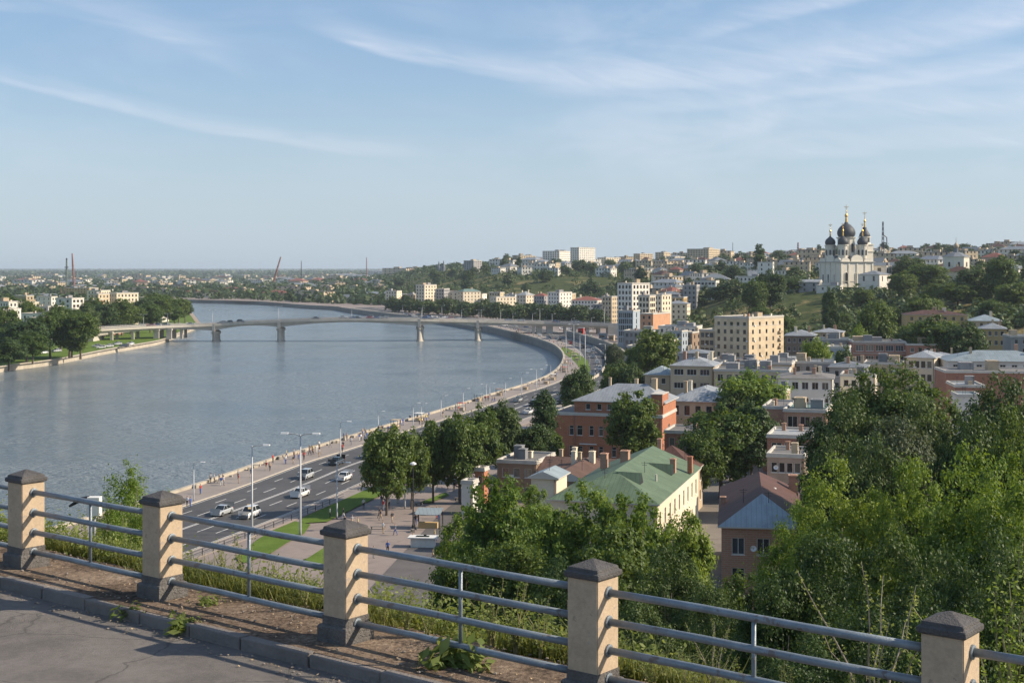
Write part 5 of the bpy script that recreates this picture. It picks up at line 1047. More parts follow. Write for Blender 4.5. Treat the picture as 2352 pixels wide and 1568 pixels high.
# bell tower behind
bt = D(1986, 930); lp = loc_in(r, (bt.x, bt.y, zb)); b = MB(); b.box(lp.x - 4, lp.x + 4, lp.y - 4, lp.y + 4, 0, Z(560)); b.box(lp.x - 4.5, lp.x + 4.5, lp.y - 4.5, lp.y + 4.5, Z(577), Z(575)); b.box(lp.x - 4.5, lp.x + 4.5, lp.y - 4.5, lp.y + 4.5, Z(561), Z(559)); b.build('bell_tower', CW, r)
drum(r, lp.x, lp.y, Z(559), Z(541), 3.5, 8, 11.0, True, 3.0)
# low dark-roofed side church and porch block
bld('low white side chapel with a dark hipped roof in front of the cathedral', 2020, 862, 1971, 2046, 631, 'white', 'slate', 'hip', 4.0, 40, nl=2, nr=2, ww=1.4, wh=3.2, fh=9, clutter=0, zb=27)
bld('white flat-roofed sacristy with two dark openings beside the cathedral', 2036, 900, 2003, 2048, 612, 'white', 'tar', 'flat', None, 40, nl=1, nr=2, ww=2.6, wh=3.4, fh=9, clutter=1, zb=28)
bld('long white terrace building below the cathedral wall', 1930, 850, 1875, 1975, 657, 'white', 'slate', 'flat', None, 20, nl=2, nr=1, clutter=1)
bld('grey low roofs beside the cathedral terrace', 1882, 870, 1835, None, 648, 'grey', 'metal', 'gable', 2.5, 20, depth=12, nl=2, clutter=1)
b = MB(); p0, p1 = D(1965, 838, 0), D(2062, 850, 0); rw = thing('retaining_wall', 'pale stone retaining wall under the cathedral terrace', 'wall', (p0.x, p0.y, 26)); q = p1 - p0; n_ = Vector((-q.y, q.x, 0)).normalized(); b.obox(q / 2 + Vector((0, 0, 1)), q / 2, n_ * .5, (0, 0, 2.6)); b.obox(q / 2 + Vector((0, 0, 3.7)), q / 2, n_ * .65, (0, 0, .14)); b.build('masonry', MATS['stonewall'], rw)
# small chapel further right
d_ = 1040; c = D(2196, d_); zc = hill(c.x, c.y) - 1; r = thing('chapel', 'small eight-sided white chapel with a grey onion cupola, right of the cathedral trees', 'church', (c.x, c.y, zc)); ch = zat(591, d_) - zc
r['label'] = 'small eight-sided white chapel with one thin cupola among the trees'
b = MB(); b.lathe([(9.6, 0), (9.6, ch), (10.2, ch + .1), (10.2, ch + .5)], n=8, rot=.3); b.build('wall', CW, r); b = MB(); b.lathe([(10.4, ch + .5), (4, ch + 3.4), (2.4, ch + 3.8)], n=8, rot=.3); b.build('roof', MATS['r_slate'], r)
b = MB(); b.lathe([(1.7, ch + 3.4), (1.7, ch + 6.8), (2.0, ch + 7)], n=10); b.build('drum', MATS['r_slate'], r); b = MB(); b.lathe([(1.6, ch + 7), (2.1, ch + 8), (1.9, ch + 9.2), (1.0, ch + 10.2), (.2, ch + 11.2), (.1, ch + 15)], n=12); b.build('dome', MATS['w_tan'], r)
for k in range(8): a = 2 * math.pi * (k + .5) / 8 + .3; pane, _ = arch_win(1.7, 3.6); part('window', pane, r, (math.cos(a) * 9.0, math.sin(a) * 9.0, ch - 7), a + R(90))
# masts and cranes
def lattice(name, label, u, d, vt, vb, w_, m_, cat, lean=0, w2=None):
    p = D(u, d); z0, z1 = zat(vb, d), zat(vt, d); r = thing(name, label, cat, (p.x, p.y, z0)); b = MB(); n = max(6, int((z1 - z0) / (w_ * 1.6))); w2 = w2 or w_ * .35; mm = 'steel' 
    def c_(k, i): t = k / n; q = w_ * (1 - t) + w2 * t; a = math.pi / 2 * i + .6; return Vector((math.cos(a) * q / 2 + lean * t, math.sin(a) * q / 2, (z1 - z0) * t))
    for k in range(n):
        for i in range(4):
            b.tube([c_(k, i), c_(k + 1, i)], w_ * .09, 4, cap=False); b.tube([c_(k, i), c_(k + 1, (i + 1) % 4)], w_ * .055, 4, cap=False)
    b.build('lattice', MATS[m_], r); return r, z1 - z0
mat('steelgreen', (.16, .2, .16), .6, .2, 1)
r, h = lattice('radio_mast', 'dark lattice mast with a hanging load standing behind the cathedral', 2028, 1300, 509, 575, 3.0, 'dark', 'mast'); b = MB(); b.tube([(0, 0, h * .55), (3.5, 0, h * .45), (3.6, 0, h * .2)], .5, 5); b.build('hanging_load', MATS['dark'], r)
lattice('radio_mast', 'short red lattice mast on the skyline left of the cathedral'.replace('left of', 'beside'), 1833, 1500, 557, 588, 3.4, 'steelred', 'mast')
lattice('radio_mast', 'hair-thin mast rising from the hilltop trees', 1683, 2000, 557, 592, 1.4, 'dark', 'mast', w2=.6)
r, h = lattice('tower_crane', 'greenish lattice tower on the plain across the river', 153, 2300, 597, 656, 3.6, 'steelgreen', 'crane', w2=2); b = MB(); b.box(-2.6, 2.6, -2.6, 2.6, h * .7, h * .73); b.box(-1, 1, -1, 1, h, h + 3); b.build('platform', MATS['dark'], r)
r, h = lattice('tower_crane', 'tall red and white crane jib next to the greenish tower', 170, 2250, 582, 656, 4.2, 'steelred', 'crane', lean=-3)
r, h = lattice('crane', 'red crane jib leaning over the distant town', 628, 2100, 590, 648, 3.6, 'steelred', 'crane', lean=11)
lattice('radio_mast', 'dark needle mast on the far plain', 692, 3000, 599, 640, 2.6, 'dark', 'mast', w2=.8); lattice('radio_mast', 'red and white needle mast on the far plain', 842, 3000, 591, 634, 2.6, 'steelred', 'mast', w2=1.2)
for i, (u, vt) in enumerate(((1008, 600), (1014, 606), (1019, 598))):
    p = D(u, 2300); z0 = 40; zt = zat(vt, 2300); r = thing('spire', ('slim dark church spire on the low end of the hill', 'short dark spire between two slim ones', 'tallest slim dark spire of three on the low end of the hill')[i], 'spire', (p.x, p.y, z0)); b = MB(); b.lathe([(3, 0), (3, (zt - z0) * .45), (2, (zt - z0) * .5), (.3, zt - z0)], n=8); b.build('steeple', MATS['r_slate'], r)
p = D(178, 1900); r = thing('shipyard_frame', 'rusty red steel framework around the base of the cranes', 'steelwork', (p.x, p.y, 4)); b = MB(); q_ = random.Random(3)
for i in range(60): x, y, z = q_.uniform(-22, 22), q_.uniform(-12, 12), q_.uniform(2, 15); b.obox((x, y, z), (q_.uniform(.4, 5), 0, q_.uniform(-1, 1)), (0, .4, 0), (0, 0, .5)); b.obox((x, y, z / 2), (.4, 0, 0), (0, .4, 0), (0, 0, z / 2))
b.build('frame', MATS['steelred'], r)

# ---------------- the bridge ----------------
CT = [D(u, d, zat(v, d)) for u, v, d in ((170, 757, 792), (222, 753, 800), (330, 747, 818), (420, 743.5, 832), (490, 741, 838), (565, 736.5, 838), (640, 733, 838), (720, 730, 838), (800, 728.5, 839), (880, 729, 840), (963, 730, 842), (1030, 731.5, 846), (1097, 733, 850), (1250, 736.5, 856), (1400, 742, 852), (1450, 744, 850))]
CT = catmull(CT, 4); r = thing('road_bridge', 'long low concrete road bridge with haunched girders crossing the river', 'bridge', (CT[0].x, CT[0].y, 0)); O = Vector((CT[0].x, CT[0].y, 0))
DKW = 17.0; piers = [(490, 838, 787), (640, 838, 787), (963, 842, 785), (1097, 850, 781)]; px_ = [D(u, d).x for u, d, _ in piers]
def deckpt(p, n, o, z): return p - O + n * o + Vector((0, 0, z))
def nrm(i): t = (CT[min(i + 1, len(CT) - 1)] - CT[max(i - 1, 0)]); t.z = 0; t.normalize(); return Vector((-t.y, t.x, 0))
xb = [D(222, 800).x] + px_ + [D(1237, 855).x]
def gdepth(x):
    for a, c in zip(xb, xb[1:]):
        if a <= x <= c: t = abs((x - a) / (c - a) - .5) * 2; return .9 + 1.9 * t * t if (a in px_ or c in px_) else 1.3
    return 1.3
def strip(name, prof, m_):
    """sweep a closed cross-section prof(i) -> [(offset, z)] along the deck"""
    b = MB(); pr = [prof(i) for i in range(len(CT))]; b.rings([[deckpt(CT[i], nrm(i), o, z) for o, z in pr[i]] for i in range(len(CT))], 0); return b.build(name, MATS[m_], r)
strip('deck', lambda i: [(0, -1.1), (DKW, -1.1), (DKW, -2.1), (0, -2.1)][::-1], 'beton'); strip('girder', lambda i: [(1.3, -2.1 - gdepth(CT[i].x)), (DKW - 1.3, -2.1 - gdepth(CT[i].x)), (DKW - 1.3, -2.12), (1.3, -2.12)], 'beton')
strip('roadway', lambda i: [(2.2, -1.09), (2.2, -1.04), (DKW - 2.2, -1.04), (DKW - 2.2, -1.09)], 'road')
for o_ in (0.05, DKW - .2):
    strip('parapet', lambda i: [(o_, -1.1), (o_ + .15, -1.1), (o_ + .15, -.62), (o_, -.62)], 'beton')
    b = MB(); DC = dense(CT, 1.5)
    for i in range(len(DC) - 1):
        t = DC[i + 1] - DC[i]; n_ = Vector((-t.y, t.x, 0)).normalized(); q = DC[i] - O + n_ * (o_ + .07)
        b.obox(q + Vector((0, 0, -.32)), (.05, 0, 0), (0, .05, 0), (0, 0, .3)); b.obox(q + t / 2, t / 2, n_ * .05, (0, 0, .06)); b.obox(q + t / 2 + Vector((0, 0, -.3)), t / 2, n_ * .03, (0, 0, .03))
    b.build('guard_rail', MATS['lampgrey'], r)
for u, d, v in piers:
    p = D(u, d); i = min(range(len(CT)), key=lambda k: abs(CT[k].x - p.x)); zt = CT[i].z - 2.1 - gdepth(CT[i].x); b = MB(); q = CT[i] - O; q.z = 0; cy = DKW / 2
    def ov(w_, l, z): return [(q.x + w_ * math.cos(a) * (1 if abs(math.sin(a)) < .9 else 1), q.y + cy + l * math.sin(a), z) for a in [2 * math.pi * k / 20 for k in range(20)]]
    b.rings([ov(2.5, 7.2, -2), ov(2.5, 7.2, .5), ov(2.05, 6.6, .6), ov(1.95, 6.4, zt - 2.2), ov(2.5, 7.2, zt - 2.1), ov(2.5, 7.2, zt - .7), ov(2.2, 6.8, zt - .5), ov(1.2, 6.4, zt + .02)]); b.build('pier', MATS['beton'], r, smooth=False)
    b = MB(); b.box(q.x - .9, q.x + .9, q.y - .12, q.y + 1.0, zt - .6, CT[i].z - .7); b.build('pier_buttress', MATS['beton'], r)
for u, z0, w_ in ((231, 2, 1.3), (262, 2, .8), (300, 2, .8), (346, 2, 1.6), (372, 2, 1.6), (395, 2, .8), (1226, 3, .8), (1240, 3, 1.8), (1264, 3, 2.0), (1300, 3, .8), (1322, 3, .9), (1352, 3, .9), (1378, 3, .9)):
    x = (u - CU) / F * 845 if u > 1000 else (u - CU) / F * 812; i = min(range(len(CT)), key=lambda k: abs(CT[k].x - x)); q = CT[i] - O; b = MB()
    q = Vector((x - O.x, q.y, 0))
    for o_ in (2.5, DKW - 3.5): b.box(q.x - w_, q.x + w_, q.y + o_, q.y + o_ + 1.2, z0, CT[i].z - 2.6)
    b.box(q.x - w_ * 1.2, q.x + w_ * 1.2, q.y + 1.8, q.y + DKW - 1.8, CT[i].z - 3.6, CT[i].z - 2.4); b.build('support', MATS['beton'], r)
for u0, u1 in ((150, 222), (1396, 1460)):
    x0, x1 = (u0 - CU) / F * (795 if u0 < 500 else 852), (u1 - CU) / F * (800 if u0 < 500 else 850); i = min(range(len(CT)), key=lambda k: abs(CT[k].x - (x0 + x1) / 2)); q = CT[i] - O; b = MB(); b.box(x0 - O.x, x1 - O.x, q.y + .3, q.y + DKW - .3, 1, CT[i].z - 1.5); b.build('abutment', MATS['beton'], r)

# ---------------- street lamps ----------------
def lamp_proto(h, arms):
    r = thing('street_lamp', 'x', 'street lamp'); b = MB(); b.tube([(0, 0, -.1), (0, 0, .5), (0, 0, h)], [.15, .12, .07], 8); adopt(b.build('pole', MATS['lampgrey'], r, smooth=True))
    for a in arms:
        b = MB(); b.tube([(0, 0, h - .15), (a * .5, 0, h + .02), (a * 1.3, 0, h + .06)], .06, 6); adopt(b.build('arm', MATS['lampgrey'], r)); b = MB(); b.rings([[(a * 1.25 + x, y * .2, h + .02 + z) for y, z in ((-1, 0), (1, 0), (.7, .13), (-.7, .13))] for x in (0, a * .75)]); adopt(b.build('lamp_head', MATS['satdish'], r))
    return r, h
LP = {}
def lamp(u, vt, vb, arms, label, z=4.1, grp='street lamps along the embankment road', d=None):
    d = d or F * (EYE - z) / (vb - HZ); h = zat(vt, d) - z
    if arms not in LP: LP[arms] = lamp_proto(9, arms); o = LP[arms][0]
    else: o = dup(LP[arms][0])
    o.location = D(u, d, z); s = h / 9; o.scale = (1.15 * s ** .5, 1.15 * s ** .5, s); o.rotation_euler = (0, 0, R(-6 if u < 1200 else 4)); o['label'] = label; o['group'] = grp; return o
for a in ((445, 1061, 1150, (1,), 'shortest street lamp on the promenade, by the standing woman in white'), (579, 1023, 1218, (1,), 'tall street lamp rising between the silver car and the white car with a sign'), (690, 997, 1228, (-1, 1), 'tallest street lamp, two arms, standing on the first lawn'), (782, 968, 1064, (1, ), 'street lamp on the promenade beside the dark car'),
          (774, 1062, 1190, (1,), 'street lamp at the end of the second lawn'), (869, 944, 986, (1,), 'thin street lamp on the river edge after the walking group'), (949, 925, 980, (1,), 'street lamp with a long arm on the promenade'), (968, 926, 962, (1,), 'slim street lamp right behind the long-armed one'), (1013, 908, 955, (1,), 'street lamp above the third boulevard tree'),
          (1064, 892, 944, (1,), 'street lamp above the biggest boulevard tree'), (1117, 882, 920, (-1,), 'dark low street lamp near the riverside stalls'), (1125, 880, 915, (1,), 'street lamp beside the riverside stalls'), (1161, 869, 918, (1,), 'street lamp over the riverside stalls'), (1198, 856, 916, (1,), 'street lamp before the sitting people on the promenade'), (1232, 848, 900, (1, -1), 'street lamp with two arms near the bend'), (1265, 838, 872, (-1,), 'black street lamp nearest the bend, arm over the water'),
          (1300, 822, 865, (1,), 'street lamp at the bend of the promenade'), (888, 1098, 1180, (1,), 'grey post lamp at the lawn corner beside the boulevard trees'), (930, 1062, 1166, (1,), 'post lamp beside the black column lamp'), (998, 1050, 1130, (1,), 'white post lamp on the shaded plaza'), (982, 1070, 1104, (1,), 'low white post lamp under the boulevard trees'),
          (1313, 812, 842, (1,), 'lamp beside the bend lawn'), (1344, 760, 842, (1,), 'tall lamp rising from the bend lawn'), (1332, 770, 828, (1,), 'tall lamp on the inner side of the bend'), (1300, 760, 812, (1,), 'lamp before the bridge underpass'), (1390, 790, 850, (-1,), 'dark lamp between the two carriageways'), (1318, 745, 800, (1, -1), 'double lamp beside the underpass')): lamp(*a)
for i, (u, v) in enumerate(((488, 712), (640, 703), (968, 708), (1100, 712), (1240, 710), (1388, 706), (808, 707), (330, 722), (385, 720))):
    d = float(np.interp(u, [222, 490, 840, 1100, 1400], [802, 840, 842, 853, 855])) + 3; z = CT[min(range(len(CT)), key=lambda k: abs(CT[k].x - (u - CU) / F * d))].z - 1.1
    lamp(u, v, 0, (1, -1), 'lamp post standing on the bridge deck', z, 'lamp posts on the bridge', d)
for i in range(11):
    u = 925 + i * 42 + (i * 37 % 17); d = float(np.interp(u, [900, 1100, 1300, 1400], [1240, 1060, 900, 870])); lamp(u, HZ + (EYE - 12 - (i % 3)) / d * F, 0, (1,), 'tiny lamp post on the far quay in front of the street trees', 4, 'lamp posts on the far quay', d)
p = P(949, 1218, 4.1); r = thing('column_lamp', 'black ornate lamp column standing on the plaza beside the white counter', 'street lamp', p); b = MB(); b.lathe([(.22, 0), (.22, .8), (.12, 1), (.1, 4.5), (.2, 4.7), (.1, 4.9), (.07, 10)], n=8); b.build('pole', MATS['dark'], r); b = MB(); b.lathe([(.1, 9.9), (.5, 10.1), (.45, 10.3), (.05, 10.5)], n=10); b.build('lamp_head', MATS['satdish'], r)

# ---------------- cars ----------------
def carpaint(name, col, rough=.3): return mat(name, col, rough, .04, 1, coat=.6, spec=.5)
carpaint('paint_white', (.68, .68, .67)); carpaint('paint_silver', (.38, .40, .41)); carpaint('paint_dark', (.035, .045, .055)); carpaint('paint_red', (.35, .04, .03)); carpaint('paint_blue', (.06, .12, .25))
mat('tyre', (.02, .02, .02), .9, .2, 4); mat('rim', (.45, .46, .47), .35, .1, 4, metal=.8); mat('carglass', (.02, .028, .033), .08, .1, 1, spec=.7); mat('headlight', (.75, .78, .8), .15, .05, 2); mat('taillight', (.45, .02, .015), .3, .05, 2)
def car_proto(kind, paint):
    r = thing('car', 'x', 'car'); L, Wd = (4.5, 1.78) if kind == 'sedan' else (4.3, 1.8)
    rf_ = 1.42 if kind == 'sedan' else 1.66
    lowp = [(-2.25, .42), (-2.2, .62), (-2.12, .72), (-1.1, .86), (-.9, .9), (1.35, .92), (2.1, .88), (2.22, .78), (2.25, .45)] if kind == 'sedan' else [(-2.15, .42), (-2.12, .75), (-1.95, .88), (-1.1, .96), (-.9, 1.0), (1.4, 1.02), (2.1, 1.0), (2.15, .8), (2.15, .45)]
    b = MB(); secs = []
    for x, z in lowp:
        e = abs(x) / 2.25; w_ = Wd / 2 * (1 - .13 * e ** 5); secs.append([(x, -w_ * .96, .24), (x, -w_, .45), (x, -w_ * .99, z * .82), (x, -w_ * .86, z), (x, w_ * .86, z), (x, w_ * .99, z * .82), (x, w_, .45), (x, w_ * .96, .24)])
    b.rings(secs); adopt(b.build('body', MATS[paint], r, smooth=False, merge=True, bevel=.03))
    gx = ((-1.05, .86), (-.35, rf_ - .03), (.75, rf_ - .02), (1.65, .92)) if kind == 'sedan' else ((-1.1, .96), (-.5, rf_ - .03), (1.5, rf_ - .04), (2.0, 1.0))
    (a, za), (c, zc_), (e, ze), (f_, zf) = gx; wb_, wt = Wd / 2 * .88, Wd / 2 * .70; b = MB()
    b.face([(c, -wt, zc_), (c, wt, zc_), (e, wt, ze), (e, -wt, ze)][::-1]); b.obox(((c + e) / 2, 0, rf_ - .02), ((e - c) / 2, 0, 0), (0, wt * .98, 0), (0, 0, .025)); adopt(b.build('car_roof', MATS[paint], r))
    b = MB(); b.face([(a, -wb_, za), (c, -wt, zc_), (c, wt, zc_), (a, wb_, za)]); adopt(b.build('windshield', MATS['carglass'], r)); b = MB(); b.face([(f_, wb_, zf), (e, wt, ze), (e, -wt, ze), (f_, -wb_, zf)]); adopt(b.build('rear_window', MATS['carglass'], r))
    for s in (-1, 1):
        b = MB(); b.face([(a, s * wb_, za), (f_, s * wb_, zf), (e, s * wt, ze), (c, s * wt, zc_)]); adopt(b.build('side_window', MATS['carglass'], r))
        b = MB(); m_ = (c + e) / 2; b.obox((m_, s * (wb_ + wt) / 2, (za + zc_) / 2), (.05, 0, 0), (0, s * (wt - wb_) / 2, (zc_ - za) / 2), (0, .02, 0)); b.tube([(a, s * wb_, za), (c, s * wt, zc_), (e, s * wt, ze), (f_, s * wb_, zf)], .03, 4); adopt(b.build('window_pillars', MATS[paint], r))
        for x in (-1.42, 1.38):
            b = MB(); b.tube([(x, s * (Wd / 2 - .2), .32), (x, s * (Wd / 2 + .01), .32)], .32, 14); w_ = adopt(b.build('wheel', MATS['tyre'], r)); b = MB(); b.tube([(x, s * (Wd / 2), .32), (x, s * (Wd / 2 + .02), .32)], .2, 10); adopt(b.build('rim', MATS['rim'], w_))
        b = MB(); b.obox((-2.17 if kind == 'sedan' else -2.1, s * .6, .66), (.08, 0, 0), (0, .2, 0), (0, 0, .08)); adopt(b.build('headlight', MATS['headlight'], r)); b = MB(); b.obox((2.2 if kind == 'sedan' else 2.12, s * .62, .78), (.05, 0, 0), (0, .16, 0), (0, 0, .08)); adopt(b.build('taillight', MATS['taillight'], r))
    return r
CP = {}
def roadang(p):
    i = min(range(len(DE)), key=lambda k: (DE[k] - p).xy.length_squared); t = DE[min(i + 1, len(DE) - 1)] - DE[max(i - 1, 0)]; return math.atan2(t.y, t.x)
def car(kind, paint, u, v, label, group='cars on the embankment road', z=4.035, ang=None, away=0, d=None):
    p = P(u, v, z) if d is None else D(u, d, z); k = (kind, paint)
    if k not in CP: CP[k] = o = car_proto(kind, 'paint_' + paint)
    else: o = dup(CP[k])
    o.location = p; o.scale = (1.07, 1.07, 1.07); o.rotation_euler = (0, 0, (roadang(p) if ang is None else R(ang)) + (math.pi if away else 0)); o['label'] = label; o['group'] = group; return o
car('sedan', 'silver', 510, 1181, 'silver sedan driving nearest to the railing, at the lower end of the road'); sg = car('suv', 'white', 574, 1187, 'white hatchback with a wooden board across its roof, behind the tall lamp')
car('suv', 'silver', 702, 1098, 'silver hatchback in the middle lanes behind the two-armed lamp'); car('sedan', 'white', 689, 1140, 'white sedan nearest the lawn, under the two-armed lamp'); car('sedan', 'dark', 773, 1066, 'dark car close to the promenade kerb'); car('sedan', 'white', 790, 1102, 'white sedan level with the dark car, in the lane by the sidewalk')
car('suv', 'silver', 848, 1051, 'silver car about to vanish behind the boulevard trees'); car('sedan', 'silver', 872, 1048, 'silver car half hidden by the first boulevard tree')
for k, pnt, u, v, l in (('sedan', 'white', 1213, 950, 'white car beside the slim tall tree'), ('suv', 'dark', 1225, 932, 'dark car on the road level with the slim tall tree'), ('suv', 'white', 1298, 922, 'white car above the roof of the brick building'), ('sedan', 'silver', 1190, 922, 'small silver car on the far lanes past the stalls'), ('suv', 'dark', 1290, 928, 'dark car beside the white one above the brick building'), ('sedan', 'dark', 1345, 872, 'dark car under the bend trees'), ('sedan', 'silver', 1362, 862, 'silver car beside the median barrier'), ('suv', 'white', 1378, 850, 'white van-like car between the median and the wall'), ('sedan', 'white', 1372, 835, 'white car on the bend, after the barrier'), ('sedan', 'dark', 1386, 822, 'dark car on the bend near the retaining wall'), ('sedan', 'silver', 1362, 822, 'silver car on the bend beside the dark one'), ('sedan', 'white', 1352, 810, 'white car before the underpass, first of three'), ('suv', 'silver', 1362, 808, 'silver car before the underpass, second of three'), ('sedan', 'dark', 1340, 800, 'dark car before the underpass, third of three'), ('sedan', 'red', 1310, 790, 'red car in the mouth of the underpass'), ('suv', 'dark', 1285, 783, 'dark car under the bridge'), ('sedan', 'silver', 1260, 778, 'silver car under the bridge'), ('sedan', 'white', 1240, 772, 'white car under the bridge')): car(k, pnt, u, v, l)
cr = random.Random(8); pts_ = ('white', 'silver', 'dark', 'blue', 'red', 'silver')
for i in range(24):
    u = cr.uniform(250, 1385); d = float(np.interp(u, [222, 490, 840, 1100, 1400], [802, 840, 842, 853, 855])) + cr.choice((5, 11)); i_ = min(range(len(CT)), key=lambda k: abs(CT[k].x - (u - CU) / F * d)); pn = cr.choice(pts_)
    car(cr.choice(('sedan', 'suv')), pn, u, 0, '%s car crossing the bridge' % pn, 'cars on the bridge in ' + pn, CT[i_].z - 1.02, cr.choice((0, 180)), 0, d)
for i in range(40):
    u = cr.uniform(930, 1390); d = float(np.interp(u, [900, 1100, 1300, 1400], [1225, 1040, 890, 870])) + cr.uniform(-30, 25); pn = cr.choice(pts_)
    car(cr.choice(('sedan', 'suv')), pn, u, 0, '%s car parked on the far quay beyond the bridge' % pn, 'cars parked on the far quay in ' + pn, 4.03, cr.choice((20, 110, 200)), 0, d)
for i, (u, v, pn) in enumerate(((222, 797, 'silver'), (232, 800, 'white'), (250, 797, 'white'), (285, 797, 'dark'), (270, 792, 'silver'), (130, 808, 'silver'), (100, 812, 'white'), (300, 792, 'white'))): car('suv', pn, u, v, '%s car parked under the trees by the bridge end across the river' % pn, 'cars parked across the river in ' + pn, 2.7, 10 + i * 9)
for i in range(22):
    v = 1010 + i * 9.5; pn = cr.choice(pts_); u = 2168 + (v - 1010) * -.12 + cr.uniform(-12, 12); car(cr.choice(('sedan', 'suv')), pn, u, v, '%s car parked in the lane between the huge trees' % pn, 'cars parked in the tree-lined lane in ' + pn, 4.03, cr.choice((80, 5)))
# board on the white hatchback
p = sg.location; bo = thing('roof_board', 'yellow-edged plank lying across the roof of the white hatchback', 'board', (p.x, p.y, p.z + 1.66), sg.rotation_euler.z + .5); b = MB(); b.box(-2.2, 2.2, -.35, .35, 0, .07); b.build('plank', mat('plankwood', (.52, .38, .18), .8), bo)

# ---------------- people ----------------
SK = mat('skin', (.50, .30, .21), .6); mat('hair', (.05, .035, .025), .8)
CL = {'white': (.66, .65, .62), 'blue': (.05, .11, .33), 'dark': (.04, .04, .05), 'red': (.40, .06, .05), 'tan': (.45, .35, .24), 'yellow': (.6, .5, .22), 'grey': (.25, .26, .28)}
for k, c in CL.items(): mat('cloth_' + k, c, .9, .1, 4)
def person_mesh(pose, shirt, pants):
    """one continuous skinned body"""
    st = {'stand': (.09, .09, .02, -.02, .1), 'walk': (.1, .1, .28, -.26, .12), 'sit': (.1, .1, 0, 0, .1)}[pose]; f1, f2 = st[2], st[3]; sit = pose == 'sit'
    V = [(0, 0, .95), (0, 0, 1.12), (0, 0, 1.34), (0, 0, 1.47), (0, -.015, 1.56), (0, -.02, 1.68), (0, -.01, 1.76)]; Rr = [.15, .125, .165, .06, .06, .098, .07]; Ed = [(0, 1), (1, 2), (2, 3), (3, 4), (4, 5), (5, 6)]
    for s, f_, g in ((1, f1, f2), (-1, f2, f1)):
        n = len(V)
        if sit: V += [(s * .1, 0, .92), (s * .11, -.42, .94), (s * .11, -.44, .55), (s * .11, -.46, .48), (s * .11, -.6, .46)]
        else: V += [(s * .1, 0, .88), (s * .1, f_ * .55 - .03, .50), (s * .1, f_ + .02, .11), (s * .1, f_, .05), (s * .11, f_ - .15, .035)]
        Rr += [.10, .066, .045, .05, .04]; Ed += [(0, n), (n, n + 1), (n + 1, n + 2), (n + 2, n + 3), (n + 3, n + 4)]
        n = len(V); V += [(s * .20, 0, 1.40), (s * .26, .02 + g * .2, 1.13), (s * .27, -.06 + g * .6, .90), (s * .27, -.08 + g * .65, .81)]; Rr += [.062, .045, .034, .036]; Ed += [(2, n), (n, n + 1), (n + 1, n + 2), (n + 2, n + 3)]
    me = bpy.data.meshes.new('person'); me.from_pydata(V, Ed, []); o = bpy.data.objects.new('tmp', me); C.objects.link(o)
    m = o.modifiers.new('s', 'SKIN'); 
    for i, v in enumerate(me.skin_vertices[0].data): v.radius = (Rr[i] * (1.25 if i in (0, 1, 2) else 1), Rr[i] * (.8 if i in (0, 1, 2) else 1)); v.use_root = i == 0
    m2 = o.modifiers.new('d', 'SUBSURF'); m2.levels = 1
    dg = bpy.context.evaluated_depsgraph_get(); nm = bpy.data.meshes.new_from_object(o.evaluated_get(dg)); bpy.data.objects.remove(o)
    nm.name = 'person'; nm.materials.clear()
    for k in ('cloth_' + pants, 'cloth_' + shirt, 'skin', 'hair'): nm.materials.append(MATS[k])
    for p in nm.polygons:
        c = p.center; p.use_smooth = True
        p.material_index = 3 if (c.z > 1.70 or (c.z > 1.58 and c.y > .03)) else 2 if (c.z > 1.49 or (abs(c.x) > .2 and c.z < 1.15 and c.z > .7)) else 1 if (c.z > .98 or (abs(c.x) > .2 and c.z > .75)) else 3 if c.z < .1 else 0
    return nm
PM = {}; pz = random.Random(12)
def person(u, v, pose, shirt, pants, label, group='people on the promenade', z=4.15, cat='person'):
    k = (pose, shirt, pants)
    if k not in PM: PM[k] = person_mesh(*k)
    o = link('person', PM[k]); p = P(u, v, z); o.location = p - Vector((0, 0, .48 if pose == 'sit' else 0)); o.rotation_euler = (0, 0, pz.uniform(0, 6.28)); s = pz.uniform(.96, 1.08); o.scale = (s, s, s); return tag(o, label, cat, group)
for a in ((430, 1163, 'stand', 'white', 'dark', 'woman in white standing by the shortest street lamp'), (437, 1164, 'stand', 'blue', 'blue', 'person in dark blue next to the woman in white'), (508, 1115, 'walk', 'blue', 'white', 'person in a bright blue jacket by the river parapet'), (514, 1114, 'stand', 'white', 'grey', 'person in pale clothes beside the bright blue jacket'), (547, 1099, 'stand', 'grey', 'dark', 'lone dark figure leaning at the parapet'),
          (656, 1065, 'walk', 'white', 'blue', 'person in white walking behind the first street lamps'), (674, 1065, 'walk', 'dark', 'tan', 'walker in dark top and bare legs'), (675, 1050, 'stand', 'grey', 'dark', 'person at the parapet beyond the walker in dark top'), (698, 1056, 'walk', 'red', 'dark', 'walker in a reddish top'), (727, 1040, 'stand', 'white', 'white', 'person all in white against the parapet'), (734, 1042, 'walk', 'dark', 'tan', 'walker in black and tan beside the one in white'), (733, 1048, 'stand', 'white', 'tan', 'bare-legged person in front of the one all in white'),
          (786, 1038, 'walk', 'red', 'dark', 'person in dark red beside the lamp and the dark car'), (788, 1030, 'stand', 'dark', 'dark', 'person in black behind the dark red one'), (806, 1022, 'walk', 'white', 'grey', 'pale walker alone between two lamps'), (826, 1013, 'stand', 'blue', 'white', 'first of the group standing near the thin lamp'), (829, 1012, 'stand', 'white', 'dark', 'second of the group near the thin lamp, in white'), (838, 1010, 'stand', 'grey', 'blue', 'third of the group near the thin lamp, in grey'), (843, 1008, 'walk', 'blue', 'blue', 'last of the group near the thin lamp, all in blue'), (850, 1000, 'sit', 'yellow', 'dark', 'person in yellow sitting on the parapet'), (942, 963, 'sit', 'dark', 'dark', 'dark figure sitting under the long-armed lamp')): person(*a)
cols = list(CL)
